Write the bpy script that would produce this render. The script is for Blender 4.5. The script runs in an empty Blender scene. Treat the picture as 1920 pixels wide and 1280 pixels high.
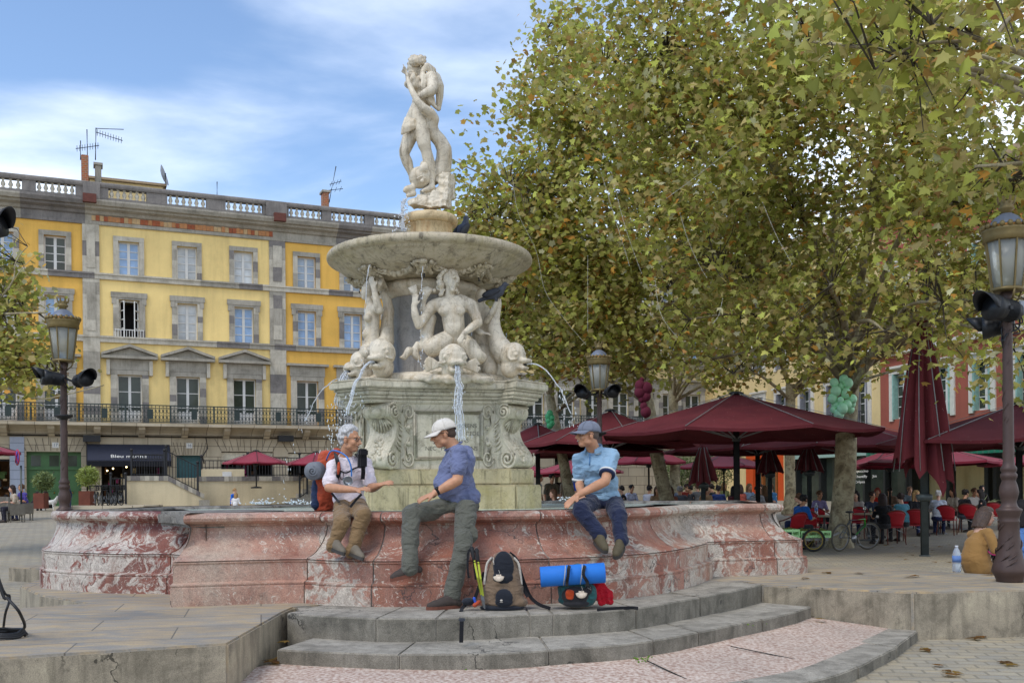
import bpy, bmesh, math, random
import numpy as np
from mathutils import Vector, Matrix, Quaternion, noise
random.seed(7); rng = np.random.default_rng(11)
R = math.radians
scene = bpy.context.scene
C = scene.collection
# ---------------------------------------------------------------- camera model (measured from the photograph)
FP, CX, HY, ROLL, CZ = 1850.0, 960.0, 916.0, .0087, 1.05
cr, sr = math.cos(ROLL), math.sin(ROLL)
def ray(px, py):
    xr = (px-CX)/FP; zr = -(py-HY)/FP
    return Vector((xr*cr+zr*sr, 1.0, -xr*sr+zr*cr))
def P(px, py, Y):
    d = ray(px, py); return Vector((0, 0, CZ)) + d*Y
def G(px, py, Z=0.0):
    d = ray(px, py); t = (Z-CZ)/d.z; return Vector((0, 0, CZ)) + d*t
cam = bpy.data.cameras.new("Camera"); camo = bpy.data.objects.new("Camera", cam); C.objects.link(camo)
cam.sensor_width = 36; cam.lens = 36*FP/1920; cam.shift_y = (HY-640)/1920; cam.clip_end = 2000; cam.clip_start = .05
camo.matrix_world = Matrix(((cr, sr, 0, 0), (0, 0, -1, 0), (-sr, cr, 0, CZ), (0, 0, 0, 1)))
scene.camera = camo
# ---------------------------------------------------------------- materials
def hx(s):
    s = s.lstrip('#'); v = [int(s[i:i+2], 16)/255 for i in (0, 2, 4)]
    return tuple((c/12.92 if c <= .04045 else ((c+.055)/1.055)**2.4) for c in v)
class NT:
    def __init__(s, name):
        s.m = bpy.data.materials.new(name); s.m.use_nodes = True; s.t = s.m.node_tree; s.n = s.t.nodes; s.l = s.t.links
        s.b = s.n['Principled BSDF']; s.out = s.n['Material Output']
        s.tc = s.n.new('ShaderNodeTexCoord')
        s.geo = None
    def co(s, kind='Object', scale=None, rot=None, loc=None):
        src = s.tc.outputs[kind] if kind != 'World' else s.g('ShaderNodeNewGeometry').outputs['Position']
        if scale is None and rot is None and loc is None: return src
        m = s.n.new('ShaderNodeMapping')
        if scale is not None: m.inputs['Scale'].default_value = (scale,)*3 if isinstance(scale, (int, float)) else scale
        if rot is not None: m.inputs['Rotation'].default_value = rot
        if loc is not None: m.inputs['Location'].default_value = loc
        s.l.new(src, m.inputs['Vector']); return m.outputs[0]
    def g(s, t): return s.n.new(t)
    def noise(s, co, scale, detail=6, rough=.6, dist=0):
        n = s.g('ShaderNodeTexNoise'); n.inputs['Scale'].default_value = scale; n.inputs['Detail'].default_value = detail
        n.inputs['Roughness'].default_value = rough; n.inputs['Distortion'].default_value = dist
        s.l.new(co, n.inputs['Vector']); return n.outputs['Fac']
    def vor(s, co, scale, feat='F1', out='Distance'):
        n = s.g('ShaderNodeTexVoronoi'); n.feature = feat; n.inputs['Scale'].default_value = scale
        s.l.new(co, n.inputs['Vector']); return n.outputs[out]
    def ramp(s, fac, stops):
        n = s.g('ShaderNodeValToRGB'); e = n.color_ramp.elements
        while len(e) > len(stops): e.remove(e[-1])
        while len(e) < len(stops): e.new(1)
        for el, (p, c) in zip(e, stops):
            el.position = p; el.color = tuple(c)+(1,) if len(c) == 3 else c
        s.l.new(fac, n.inputs['Fac']); return n.outputs['Color']
    def f(s, fac, a, b):   # grey ramp a..b -> 0..1
        return s.ramp(fac, [(a, (0, 0, 0)), (b, (1, 1, 1))])
    def mix(s, fac, a, b, mode='MIX'):
        n = s.g('ShaderNodeMix'); n.data_type = 'RGBA'; n.blend_type = mode
        for sock, v in ((n.inputs[0], fac), (n.inputs[6], a), (n.inputs[7], b)):
            if isinstance(v, (int, float)): sock.default_value = v
            elif isinstance(v, tuple): sock.default_value = v+(1,) if len(v) == 3 else v
            else: s.l.new(v, sock)
        return n.outputs[2]
    def math(s, op, a, b=None):
        n = s.g('ShaderNodeMath'); n.operation = op
        for sock, v in ((n.inputs[0], a), (n.inputs[1], b)):
            if v is None: continue
            if isinstance(v, (int, float)): sock.default_value = v
            else: s.l.new(v, sock)
        return n.outputs[0]
    def col(s, v):
        if isinstance(v, tuple): s.b.inputs['Base Color'].default_value = v+(1,)
        else: s.l.new(v, s.b.inputs['Base Color'])
    def bump(s, h, strength=.3, dist=.01, prev=None):
        n = s.g('ShaderNodeBump'); n.inputs['Strength'].default_value = strength; n.inputs['Distance'].default_value = dist
        s.l.new(h, n.inputs['Height'])
        if prev is not None: s.l.new(prev, n.inputs['Normal'])
        s.l.new(n.outputs[0], s.b.inputs['Normal']); return n.outputs[0]
    def set(s, **k):
        for a, v in k.items(): s.b.inputs[a.replace('_', ' ')].default_value = v
        return s
def sc(c, k): return tuple(min(1, x*k) for x in c)
MC = {}
def M(name, rgb, rough=.6, metal=0, var=.25, scale=6, bump=.15, bscale=60, bd=.004, spec=.4, coat=0):
    """plain weathered surface: base colour broken by noise, fine bump"""
    if name in MC: return MC[name]
    if isinstance(rgb, str): rgb = hx(rgb)
    k = NT(name); co = k.co('Object')
    n1 = k.noise(co, scale, 7, .65)
    c = k.ramp(n1, [(.28, sc(rgb, 1-var)), (.72, sc(rgb, 1+var))])
    k.col(c); k.set(Roughness=rough, Metallic=metal); k.b.inputs['Specular IOR Level'].default_value = spec
    if bump: k.bump(k.noise(co, bscale, 5), bump, bd)
    MC[name] = k.m; return k.m
def cloth(name, rgb, var=.12, wr=9, ws=.5, rough=.85):
    if name in MC: return MC[name]
    if isinstance(rgb, str): rgb = hx(rgb)
    k = NT(name); co = k.co('Object')
    n1 = k.noise(co, 5, 5, .6); k.col(k.ramp(n1, [(.25, sc(rgb, 1-var)), (.75, sc(rgb, 1+var))]))
    w = k.noise(k.co('Object', scale=(1, 1, 1.7)), wr, 3, .5, 1.2)
    b1 = k.bump(w, ws, .05); k.bump(k.noise(co, 300, 2), .15, .002, b1)
    k.set(Roughness=rough); k.b.inputs['Specular IOR Level'].default_value = .15
    k.b.inputs['Sheen Weight'].default_value = .15
    MC[name] = k.m; return k.m
# ---------------------------------------------------------------- objects
ABS = {}
def tag(o, label=None, cat=None, group=None, kind=None):
    if label: o['label'] = label
    if cat: o['category'] = cat
    if group: o['group'] = group
    if kind: o['kind'] = kind
    return o
def thing(name, label, cat, loc=(0, 0, 0), group=None):
    o = bpy.data.objects.new(name, None); C.objects.link(o); o.location = loc; o.empty_display_size = .1
    ABS[o.name] = Vector(loc); return tag(o, label, cat, group)
def link(name, me, mat=None, parent=None, local=False, loc=None):
    """one mesh object; vertices in world coordinates unless local; children are rebased on their thing"""
    o = bpy.data.objects.new(name, me); C.objects.link(o)
    mats = mat if isinstance(mat, (list, tuple)) else [mat]
    for m in mats:
        if m is not None: me.materials.append(m)
    if parent is not None:
        o.parent = parent
        a = ABS.get(parent.name, Vector((0, 0, 0)))
        if not local: me.transform(Matrix.Translation(-a))
        ABS[o.name] = a
    else:
        a = Vector(loc) if loc is not None else Vector((0, 0, 0))
        if not local: me.transform(Matrix.Translation(-a))
        o.location = a; ABS[o.name] = a
    return o
def kids(o): return [c for c in bpy.data.objects if c.parent == o]
def copy_tree(o, parent=None, table=None):
    c = o.copy(); C.objects.link(c)
    if parent is not None: c.parent = parent
    for ch in list(o.children): copy_tree(ch, c)
    return c
def frame(d, up=Vector((0, 0, 1))):
    d = Vector(d).normalized(); a = d.cross(up)
    if a.length < 1e-4: a = d.cross(Vector((0, 1, 0)))
    a.normalize(); b = a.cross(d); return a, b
class MB:
    def __init__(s): s.v = []; s.f = []; s.m = []; s.cm = 0; s.sm = []
    def add(s, vs, fs, smooth=False):
        o = len(s.v); s.v += [tuple(x) for x in vs]; s.f += [tuple(i+o for i in q) for q in fs]
        s.m += [s.cm]*len(fs); s.sm += [smooth]*len(fs); return s
    def box(s, c, sz, ax=None, taper=1.0):
        c = Vector(c); h = [x/2 for x in sz]
        A = ax or (Vector((1, 0, 0)), Vector((0, 1, 0)), Vector((0, 0, 1)))
        vs = []
        for k in (-1, 1):
            t = taper if k > 0 else 1
            for i, j in ((-1, -1), (1, -1), (1, 1), (-1, 1)):
                vs.append(c+A[0]*(i*h[0]*t)+A[1]*(j*h[1]*t)+A[2]*(k*h[2]))
        return s.add(vs, [(0, 3, 2, 1), (4, 5, 6, 7), (0, 1, 5, 4), (1, 2, 6, 5), (2, 3, 7, 6), (3, 0, 4, 7)])
    def bar(s, a, b, w, t=None, up=Vector((0, 0, 1))):
        a = Vector(a); b = Vector(b); d = b-a; x, y = frame(d, up)
        return s.box((a+b)/2, (w, t or w, d.length), (x, y, d.normalized()))
    def tube(s, pts, r, n=8, cap=True, smooth=True, closed=False):
        pts = [Vector(p) for p in pts]; N = len(pts); rs = r if isinstance(r, (list, tuple)) else [r]*N
        vs = []; fs = []; pa = None
        for i, p in enumerate(pts):
            d = (pts[(i+1) % N]-pts[i-1]) if closed else (pts[min(i+1, N-1)]-pts[max(i-1, 0)])
            if d.length < 1e-9: d = Vector((0, 0, 1))
            d.normalize()
            if pa is None: a, b = frame(d)
            else:
                a = pa-d*pa.dot(d)
                if a.length < 1e-6: a, b = frame(d)
                a.normalize(); b = d.cross(a)
            pa = a
            for k in range(n):
                t = 2*math.pi*k/n; vs.append(p+(a*math.cos(t)+b*math.sin(t))*rs[i])
        M_ = N if closed else N-1
        for i in range(M_):
            for k in range(n):
                k2 = (k+1) % n; j = (i+1) % N
                fs.append((i*n+k, i*n+k2, j*n+k2, j*n+k))
        if cap and not closed: fs += [tuple(range(n-1, -1, -1)), tuple((N-1)*n+k for k in range(n))]
        return s.add(vs, fs, smooth)
    def lathe(s, prof, c=(0, 0, 0), n=32, axis=None, smooth=True, flute=None):
        c = Vector(c); z = Vector(axis).normalized() if axis else Vector((0, 0, 1))
        if axis: x, y = frame(z)
        else: x, y = Vector((1, 0, 0)), Vector((0, 1, 0))
        vs = []; fs = []
        for i, (r, h) in enumerate(prof):
            for k in range(n):
                t = 2*math.pi*k/n; rr = r*(flute(i, k) if flute else 1)
                vs.append(c+x*(rr*math.cos(t))+y*(rr*math.sin(t))+z*h)
        for i in range(len(prof)-1):
            for k in range(n):
                k2 = (k+1) % n; fs.append((i*n+k, i*n+k2, (i+1)*n+k2, (i+1)*n+k))
        fs += [tuple(range(n-1, -1, -1)), tuple((len(prof)-1)*n+k for k in range(n))]
        return s.add(vs, fs, smooth)
    def prism(s, poly, z0, z1, fn=None):
        n = len(poly); fn = fn or (lambda p, z: Vector((p[0], p[1], z)))
        vs = [fn(p, z0) for p in poly]+[fn(p, z1) for p in poly]
        fs = [tuple(range(n-1, -1, -1)), tuple(range(n, 2*n))]+[(i, (i+1) % n, n+(i+1) % n, n+i) for i in range(n)]
        return s.add(vs, fs)
    def ell(s, c, r, n=12, m=8, ax=None):
        c = Vector(c); A = ax or (Vector((1, 0, 0)), Vector((0, 1, 0)), Vector((0, 0, 1)))
        if isinstance(r, (int, float)): r = (r, r, r)
        vs = [c-A[2]*r[2]]; fs = []
        for i in range(1, m):
            ph = -math.pi/2+math.pi*i/m
            for k in range(n):
                t = 2*math.pi*k/n
                vs.append(c+A[0]*(r[0]*math.cos(ph)*math.cos(t))+A[1]*(r[1]*math.cos(ph)*math.sin(t))+A[2]*(r[2]*math.sin(ph)))
        vs.append(c+A[2]*r[2]); T = len(vs)-1
        for k in range(n): fs.append((0, 1+(k+1) % n, 1+k)); fs.append((T, 1+(m-2)*n+k, 1+(m-2)*n+(k+1) % n))
        for i in range(m-2):
            for k in range(n):
                k2 = (k+1) % n; fs.append((1+i*n+k, 1+i*n+k2, 1+(i+1)*n+k2, 1+(i+1)*n+k))
        return s.add(vs, fs, True)
    def cone(s, p0, r0, p1, r1, n=14):
        """capsule with two radii, closed"""
        p0 = Vector(p0); p1 = Vector(p1); d = p1-p0
        if d.length < 1e-5: return s.ell(p0, max(r0, r1))
        u = d.normalized(); a, b = frame(u); pr = []
        for i in range(0, 5): t = -math.pi/2+math.pi/2*i/4; pr.append((r0*math.cos(t), r0*math.sin(t)))
        for i in range(0, 5): t = math.pi/2*i/4; pr.append((r1*math.cos(t), d.length+r1*math.sin(t)))
        pr[0] = (r0*.02, pr[0][1]); pr[-1] = (r1*.02, pr[-1][1])
        vs = []; fs = []
        for r, h in pr:
            for k in range(n):
                t = 2*math.pi*k/n; vs.append(p0+u*h+(a*math.cos(t)+b*math.sin(t))*r)
        for i in range(len(pr)-1):
            for k in range(n):
                k2 = (k+1) % n; fs.append((i*n+k2, i*n+k, (i+1)*n+k, (i+1)*n+k2))
        fs += [tuple(range(n)), tuple((len(pr)-1)*n+k for k in range(n-1, -1, -1))]
        return s.add(vs, fs, True)
    def chain(s, pts):
        for (p, r), (q, t) in zip(pts, pts[1:]): s.cone(p, r, q, t)
        return s
    def mesh(s, name):
        me = bpy.data.meshes.new(name); me.from_pydata([tuple(x) for x in s.v], [], s.f)
        if any(s.m): me.polygons.foreach_set('material_index', s.m)
        me.polygons.foreach_set('use_smooth', s.sm); me.update(); return me
    def build(s, name, mat=None, parent=None, local=False, loc=None, bevel=0, fixn=False):
        me = s.mesh(name)
        if bevel or fixn:
            bm = bmesh.new(); bm.from_mesh(me)
            bmesh.ops.recalc_face_normals(bm, faces=bm.faces)
            if bevel:
                es = [e for e in bm.edges if len(e.link_faces) == 2 and e.calc_face_angle(0) > .5]
                bmesh.ops.bevel(bm, geom=es, offset=bevel, segments=2, affect='EDGES', clamp_overlap=True)
            bm.to_mesh(me); bm.free()
        return link(name, me, mat, parent, local, loc)
    def blob(s, name, mat, parent=None, voxel=.01, smooth=6, local=False, loc=None, wrinkle=0, wscale=8):
        """fuse the overlapping closed shapes into one continuous skin"""
        me = s.mesh(name)
        bm = bmesh.new(); bm.from_mesh(me); bmesh.ops.recalc_face_normals(bm, faces=bm.faces); bm.to_mesh(me); bm.free()
        t = bpy.data.objects.new('tmp', me); C.objects.link(t)
        m = t.modifiers.new('r', 'REMESH'); m.mode = 'VOXEL'; m.voxel_size = voxel; m.use_smooth_shade = True
        if smooth:
            m = t.modifiers.new('s', 'SMOOTH'); m.iterations = smooth; m.factor = .5
        dg = bpy.context.evaluated_depsgraph_get()
        ev = bpy.data.meshes.new_from_object(t.evaluated_get(dg)); ev.name = name
        bpy.data.objects.remove(t); bpy.data.meshes.remove(me)
        if wrinkle:
            n = len(ev.vertices); co = np.empty(n*3); no = np.empty(n*3)
            ev.vertices.foreach_get('co', co); ev.vertices.foreach_get('normal', no)
            co = co.reshape(-1, 3); no = no.reshape(-1, 3)
            d = np.array([noise.noise(Vector((c[0]*wscale, c[1]*wscale, c[2]*wscale*1.6)))-abs(noise.noise(Vector((c[0]*wscale*1.8+5, c[1]*wscale*1.8, c[2]*wscale*2.6)))) for c in co])
            co = co+no*d[:, None]*wrinkle; ev.vertices.foreach_set('co', co.ravel())
        ev.polygons.foreach_set('use_smooth', [True]*len(ev.polygons)); ev.update()
        ev.materials.clear()
        return link(name, ev, mat, parent, local, loc)
def crom(pts, n=8, closed=False):
    pts = [Vector(p) for p in pts]; out = []; N = len(pts)
    for i in range(N if closed else N-1):
        if closed: a, b, c, d = pts[i-1], pts[i], pts[(i+1) % N], pts[(i+2) % N]
        else: a, b, c, d = pts[max(i-1, 0)], pts[i], pts[i+1], pts[min(i+2, N-1)]
        for k in range(n):
            t = k/n
            out.append(.5*((2*b)+(c-a)*t+(2*a-5*b+4*c-d)*t*t+(3*b-a-3*c+d)*t**3))
    if not closed: out.append(pts[-1])
    return out
def text_mesh(txt, size=1, ext=.01, align='CENTER'):
    cu = bpy.data.curves.new('t', 'FONT'); cu.body = txt; cu.size = size; cu.extrude = ext; cu.align_x = align; cu.align_y = 'CENTER'
    t = bpy.data.objects.new('t', cu); C.objects.link(t); dg = bpy.context.evaluated_depsgraph_get()
    me = bpy.data.meshes.new_from_object(t.evaluated_get(dg)); bpy.data.objects.remove(t); bpy.data.curves.remove(cu); return me
def put_text(txt, size, origin, ux, uy, mat, name, parent, ext=.006, squash=1.0):
    me = text_mesh(txt, size, ext); uz = Vector(ux).cross(Vector(uy))
    ux = Vector(ux)*squash
    mt = Matrix(((ux[0], uy[0], uz[0], origin[0]), (ux[1], uy[1], uz[1], origin[1]), (ux[2], uy[2], uz[2], origin[2]), (0, 0, 0, 1)))
    me.transform(mt); me.materials.clear(); return link(name, me, mat, parent)
# ---------------------------------------------------------------- light, sky
scene.view_settings.view_transform = 'Standard'; scene.view_settings.look = 'None'; scene.view_settings.gamma = 1
scene.view_settings.exposure = EXPO = .8
SUN_EL, SUN_AZ = 56, -138      # sun behind the camera, to the left (azimuth from +Y, clockwise)
world = bpy.data.worlds.new("World"); scene.world = world; world.use_nodes = True
wn, wl = world.node_tree.nodes, world.node_tree.links; wn.clear()
sky = wn.new('ShaderNodeTexSky'); sky.sky_type = 'NISHITA'; sky.sun_disc = False
sky.sun_elevation = R(SUN_EL); sky.sun_rotation = R(SUN_AZ); sky.air_density = 1.0; sky.dust_density = .6; sky.ozone_density = 3
tc = wn.new('ShaderNodeTexCoord'); sep = wn.new('ShaderNodeSeparateXYZ'); wl.new(tc.outputs['Generated'], sep.inputs[0])
def wm(op, a, b):
    n = wn.new('ShaderNodeMath'); n.operation = op
    for s_, v in zip(n.inputs, (a, b)):
        if isinstance(v, (int, float)): s_.default_value = v
        else: wl.new(v, s_)
    return n.outputs[0]
zz = wm('ADD', wm('MAXIMUM', sep.outputs[2], 0), .16)
cmb = wn.new('ShaderNodeCombineXYZ'); wl.new(wm('DIVIDE', sep.outputs[0], zz), cmb.inputs[0]); wl.new(wm('DIVIDE', sep.outputs[1], zz), cmb.inputs[1])
mp = wn.new('ShaderNodeMapping'); wl.new(cmb.outputs[0], mp.inputs[0]); mp.inputs['Location'].default_value = (3.1, .4, 0); mp.inputs['Rotation'].default_value = (0, 0, .5)
mp.inputs['Scale'].default_value = (.75, 1.25, 1)
nz = wn.new('ShaderNodeTexNoise'); nz.inputs['Scale'].default_value = 1.35; nz.inputs['Detail'].default_value = 9; nz.inputs['Roughness'].default_value = .52; nz.inputs['Distortion'].default_value = .25
wl.new(mp.outputs[0], nz.inputs['Vector'])
# more cloud towards the horizon and to the right
cov = wm('ADD', nz.outputs['Fac'], wm('ADD', wm('MULTIPLY', sep.outputs[0], .42), wm('MULTIPLY', wm('SUBTRACT', .36, sep.outputs[2]), .85)))
rp = wn.new('ShaderNodeValToRGB'); rp.color_ramp.elements[0].position = .29; rp.color_ramp.elements[1].position = .66
rp.color_ramp.interpolation = 'EASE'
wl.new(cov, rp.inputs[0])
nz2 = wn.new('ShaderNodeTexNoise'); nz2.inputs['Scale'].default_value = 2.2; nz2.inputs['Detail'].default_value = 6; wl.new(mp.outputs[0], nz2.inputs['Vector'])
cr2 = wn.new('ShaderNodeValToRGB'); cr2.color_ramp.elements[0].position = .3; cr2.color_ramp.elements[1].position = .65
cr2.color_ramp.elements[0].color = (4.4, 5.2, 6.5, 1); cr2.color_ramp.elements[1].color = (6.6, 7.0, 7.6, 1); wl.new(nz2.outputs['Fac'], cr2.inputs[0])
mx = wn.new('ShaderNodeMix'); mx.data_type = 'RGBA'; wl.new(rp.outputs[0], mx.inputs[0]); wl.new(sky.outputs[0], mx.inputs[6]); wl.new(cr2.outputs[0], mx.inputs[7])
bg = wn.new('ShaderNodeBackground'); bg.inputs['Strength'].default_value = .13; wl.new(mx.outputs[2], bg.inputs['Color'])
wo = wn.new('ShaderNodeOutputWorld'); wl.new(bg.outputs[0], wo.inputs[0])
sl = bpy.data.lights.new("Sun", 'SUN'); sl.energy = 1.15; sl.angle = R(26); sl.color = (1, .95, .87)
so = bpy.data.objects.new("Sun", sl); C.objects.link(so)
az = R(SUN_AZ); sd = Vector((math.sin(az)*math.cos(R(SUN_EL)), math.cos(az)*math.cos(R(SUN_EL)), math.sin(R(SUN_EL))))
so.rotation_euler = sd.to_track_quat('Z', 'Y').to_euler()
# ---------------------------------------------------------------- stone materials
def paving(name, c1, c2, c3, bw, bh, rot=0, mortar=.012, dark=.35):
    k = NT(name); co = k.co('World', rot=(0, 0, rot)); co2 = k.co('World')
    b = k.g('ShaderNodeTexBrick'); k.l.new(co, b.inputs['Vector']); b.inputs['Scale'].default_value = 1
    b.inputs['Brick Width'].default_value = bw; b.inputs['Row Height'].default_value = bh; b.inputs['Mortar Size'].default_value = mortar
    b.inputs['Color1'].default_value = (0, 0, 0, 1); b.inputs['Color2'].default_value = (1, 1, 1, 1); b.inputs['Mortar'].default_value = (.5, .5, .5, 1); b.inputs['Bias'].default_value = 0
    n1 = k.noise(co2, 1.1, 8, .65, .4); n2 = k.noise(k.co('World', scale=(1, 3, 1), rot=(0, 0, rot)), 3, 6, .6, .6)
    base = k.mix(b.outputs['Color'], c1, c2); base = k.mix(k.f(n2, .42, .62), base, c3); 
    base = k.mix(k.f(n1, .3, .75), k.mix(.5, base, (.10, .095, .085)), base)
    base = k.mix(b.outputs['Fac'], base, sc(c1, dark))
    n3 = k.noise(co2, 70, 4); base = k.mix(.22, base, k.ramp(n3, [(.3, (.1, .1, .1)), (.7, (.8, .8, .8))]), 'OVERLAY')
    k.col(base); k.set(Roughness=.75)
    h = k.math('ADD', k.math('MULTIPLY', b.outputs['Fac'], -1.2), k.math('ADD', n3, n2)); k.bump(h, .35, .008); return k.m
def stone(name, c, dk, lt, scale=3, moss=None, speck=.3, bump=.5, streak=True):
    k = NT(name); co = k.co('World')
    n1 = k.noise(co, scale, 9, .68, .5); col = k.ramp(n1, [(.28, dk), (.5, c), (.74, lt)])
    if streak:
        n2 = k.noise(k.co('World', scale=(5, 5, .7)), 2.2, 5, .6); col = k.mix(k.f(n2, .48, .7), col, k.mix(.55, col, dk))
    if moss:
        n4 = k.noise(co, 2.1, 8, .7); col = k.mix(k.f(n4, .56, .68), col, moss)
    dn = k.g('ShaderNodeTexNoise'); dn.inputs['Scale'].default_value = 2.5; dn.inputs['Detail'].default_value = 6; k.l.new(co, dn.inputs['Vector']); wv = k.g('ShaderNodeVectorMath'); wv.operation = 'MULTIPLY_ADD'; k.l.new(dn.outputs['Color'], wv.inputs[0]); wv.inputs[1].default_value = (.9,)*3; k.l.new(co, wv.inputs[2])
    vv = k.g('ShaderNodeTexVoronoi'); vv.feature = 'DISTANCE_TO_EDGE'; vv.inputs['Scale'].default_value = .8; k.l.new(wv.outputs[0], vv.inputs['Vector']); ck = k.math('MULTIPLY', k.math('LESS_THAN', vv.outputs['Distance'], .005), k.f(k.noise(co, .9, 2), .52, .56)); col = k.mix(k.math('MULTIPLY', ck, .8 if scale > 1.5 else 0), col, sc(dk, .35))
    lic = k.noise(co, 4.5, 8, .75); col = k.mix(k.math('MULTIPLY', k.f(lic, .60, .70), .45), col, sc(lt, 1.1)); blk = k.noise(co, 7.5, 9, .8); col = k.mix(k.math('MULTIPLY', k.f(blk, .57, .68), .55), col, sc(dk, .6))
    n3 = k.noise(co, 160, 3); col = k.mix(speck, col, k.ramp(n3, [(.3, (.05, .05, .05)), (.7, (.9, .9, .9))]), 'OVERLAY')
    k.col(col); k.set(Roughness=.82)
    b1 = k.bump(n1, bump, .02); k.bump(n3, .3, .003, b1); return k.m
m_square = paving('square paving', hx('#b0a392'), hx('#9e968a'), hx('#a79a86'), .55, .28, .35)
m_cobble = paving('cobble paving', hx('#b3a890'), hx('#9c978a'), hx('#b5a585'), .24, .16, .2, .012, .5)
m_slab = paving('slab paving', hx('#a89c88'), hx('#8e8a81'), hx('#bda47c'), 1.25, .62, -.25, .006)
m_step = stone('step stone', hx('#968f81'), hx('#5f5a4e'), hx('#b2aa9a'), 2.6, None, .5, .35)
m_riser = stone('dark riser stone', hx('#777164'), hx('#454238'), hx('#958e80'), 2.6, None, .5, .5)  # step stone in darker tones, only for the upright fronts of the blocks
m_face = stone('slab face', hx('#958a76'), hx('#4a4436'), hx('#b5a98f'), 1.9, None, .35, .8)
k = NT('pink aggregate'); co = k.co('World'); n1 = k.noise(co, 34, 3, .6); n2 = k.noise(co, 1.2, 6)
v = k.vor(co, 42, 'F1', 'Color'); c = k.ramp(n1, [(.36, hx('#9b7968')), (.5, hx('#bfa694')), (.63, hx('#d5c5b5'))])
k.col(k.mix(k.f(n2, .3, .75), k.mix(.35, c, (.2, .18, .15)), c)); k.set(Roughness=.8); k.bump(n1, .4, .006); m_pink = k.m
def blotch_marble(name, red, rose, grey, white, bloom=.6, th=.52, amp=1.5, off=0):
    k = NT(name); co = k.co('World', loc=(off, off*.7, off*.3))
    d = k.g('ShaderNodeTexNoise'); d.inputs['Scale'].default_value = 1.6; d.inputs['Detail'].default_value = 5; k.l.new(co, d.inputs['Vector'])
    w = k.g('ShaderNodeVectorMath'); w.operation = 'MULTIPLY_ADD'; k.l.new(d.outputs['Color'], w.inputs[0]); w.inputs[1].default_value = (1.3, 1.3, 1.3); k.l.new(co, w.inputs[2])
    mpn = k.g('ShaderNodeMapping'); mpn.inputs['Rotation'].default_value = (.3, .75, .2); mpn.inputs['Scale'].default_value = (1.6, 1.6, .75); k.l.new(w.outputs[0], mpn.inputs[0])
    n1 = k.noise(mpn.outputs[0], 4.2, 9, .62, .8); n2 = k.noise(mpn.outputs[0], 11, 7, .6, 1.5); n3 = k.noise(co, .55, 4, .5); n5 = k.noise(co, 2.3, 7, .65)
    base = k.ramp(n5, [(.3, red), (.5, rose), (.72, sc(rose, 1.3))])
    patch = k.math('ADD', n1, k.math('MULTIPLY', k.math('SUBTRACT', n3, .5), amp))
    base = k.mix(k.f(patch, th, th+.08), base, k.ramp(n2, [(.35, grey), (.65, white)]))
    area = k.f(k.noise(co, .8, 3, .5), .44, .58); base = k.mix(k.math('MULTIPLY', k.f(n2, .57, .63), area), base, white)
    # dusty bloom, rust streaks, grime and pits
    n6 = k.noise(k.co('World', scale=(1, 1, .6)), 1.7, 9, .72); base = k.mix(k.math('MULTIPLY', k.f(n6, .42, .66), bloom), base, hx('#b3a18e'))
    n10 = k.noise(k.co('World', scale=(3, 3, .5)), 1.6, 7, .6); base = k.mix(k.math('MULTIPLY', k.f(n10, .54, .72), .5), base, hx('#8f5a3f'))
    n7 = k.noise(co, 9, 9, .75); base = k.mix(k.math('MULTIPLY', k.f(n7, .52, .72), .6), base, hx('#4f4038'))
    n8 = k.noise(co, 95, 4, .7); base = k.mix(.5, base, k.ramp(n8, [(.3, (.08, .08, .08)), (.7, (.85, .85, .85))]), 'OVERLAY')
    pit = k.math('MULTIPLY', k.f(k.noise(co, 60, 3, .6), .60, .68), k.f(k.noise(co, 1.3, 4), .45, .6)); base = k.mix(k.math('MULTIPLY', pit, .6), base, (.06, .05, .045))
    # hairline cracks
    vv = k.g('ShaderNodeTexVoronoi'); vv.feature = 'DISTANCE_TO_EDGE'; vv.inputs['Scale'].default_value = .9; k.l.new(w.outputs[0], vv.inputs['Vector'])
    ck = k.math('MULTIPLY', k.math('LESS_THAN', vv.outputs['Distance'], .0045), k.f(k.noise(co, 1.1, 2), .5, .54)); base = k.mix(k.math('MULTIPLY', ck, .75), base, (.05, .04, .035))
    k.col(base); k.set(Roughness=.55)
    b1 = k.bump(n7, .35, .012); k.bump(n8, .35, .003, b1); return k.m
WHT = (hx('#978c80'), hx('#cfc5b5'))
m_red = [blotch_marble('red veined marble', hx('#65301f'), hx('#915a47'), *WHT, .42, .51, 1.3, 3.0), blotch_marble('pale veined marble', hx('#743f30'), hx('#9b6a57'), *WHT, .5, .46, 1.3, 11.0), blotch_marble('rosy veined marble', hx('#6a3425'), hx('#986350'), *WHT, .45, .52, 1.5, 23.0)]
m_flame = blotch_marble('flamed red marble', hx('#5f2a20'), hx('#7f4436'), hx('#a09488'), hx('#cdc3b5'), .16, .50, .5, 7.0)
m_dusty = blotch_marble('dusty worn marble', hx('#84503f'), hx('#a57c69'), *WHT, .85, .60, 1.0, 17.0)
m_mortar = stone('grey mortar', hx('#7b766d'), hx('#3e3b36'), hx('#98938a'), 5, None, .4)
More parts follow.
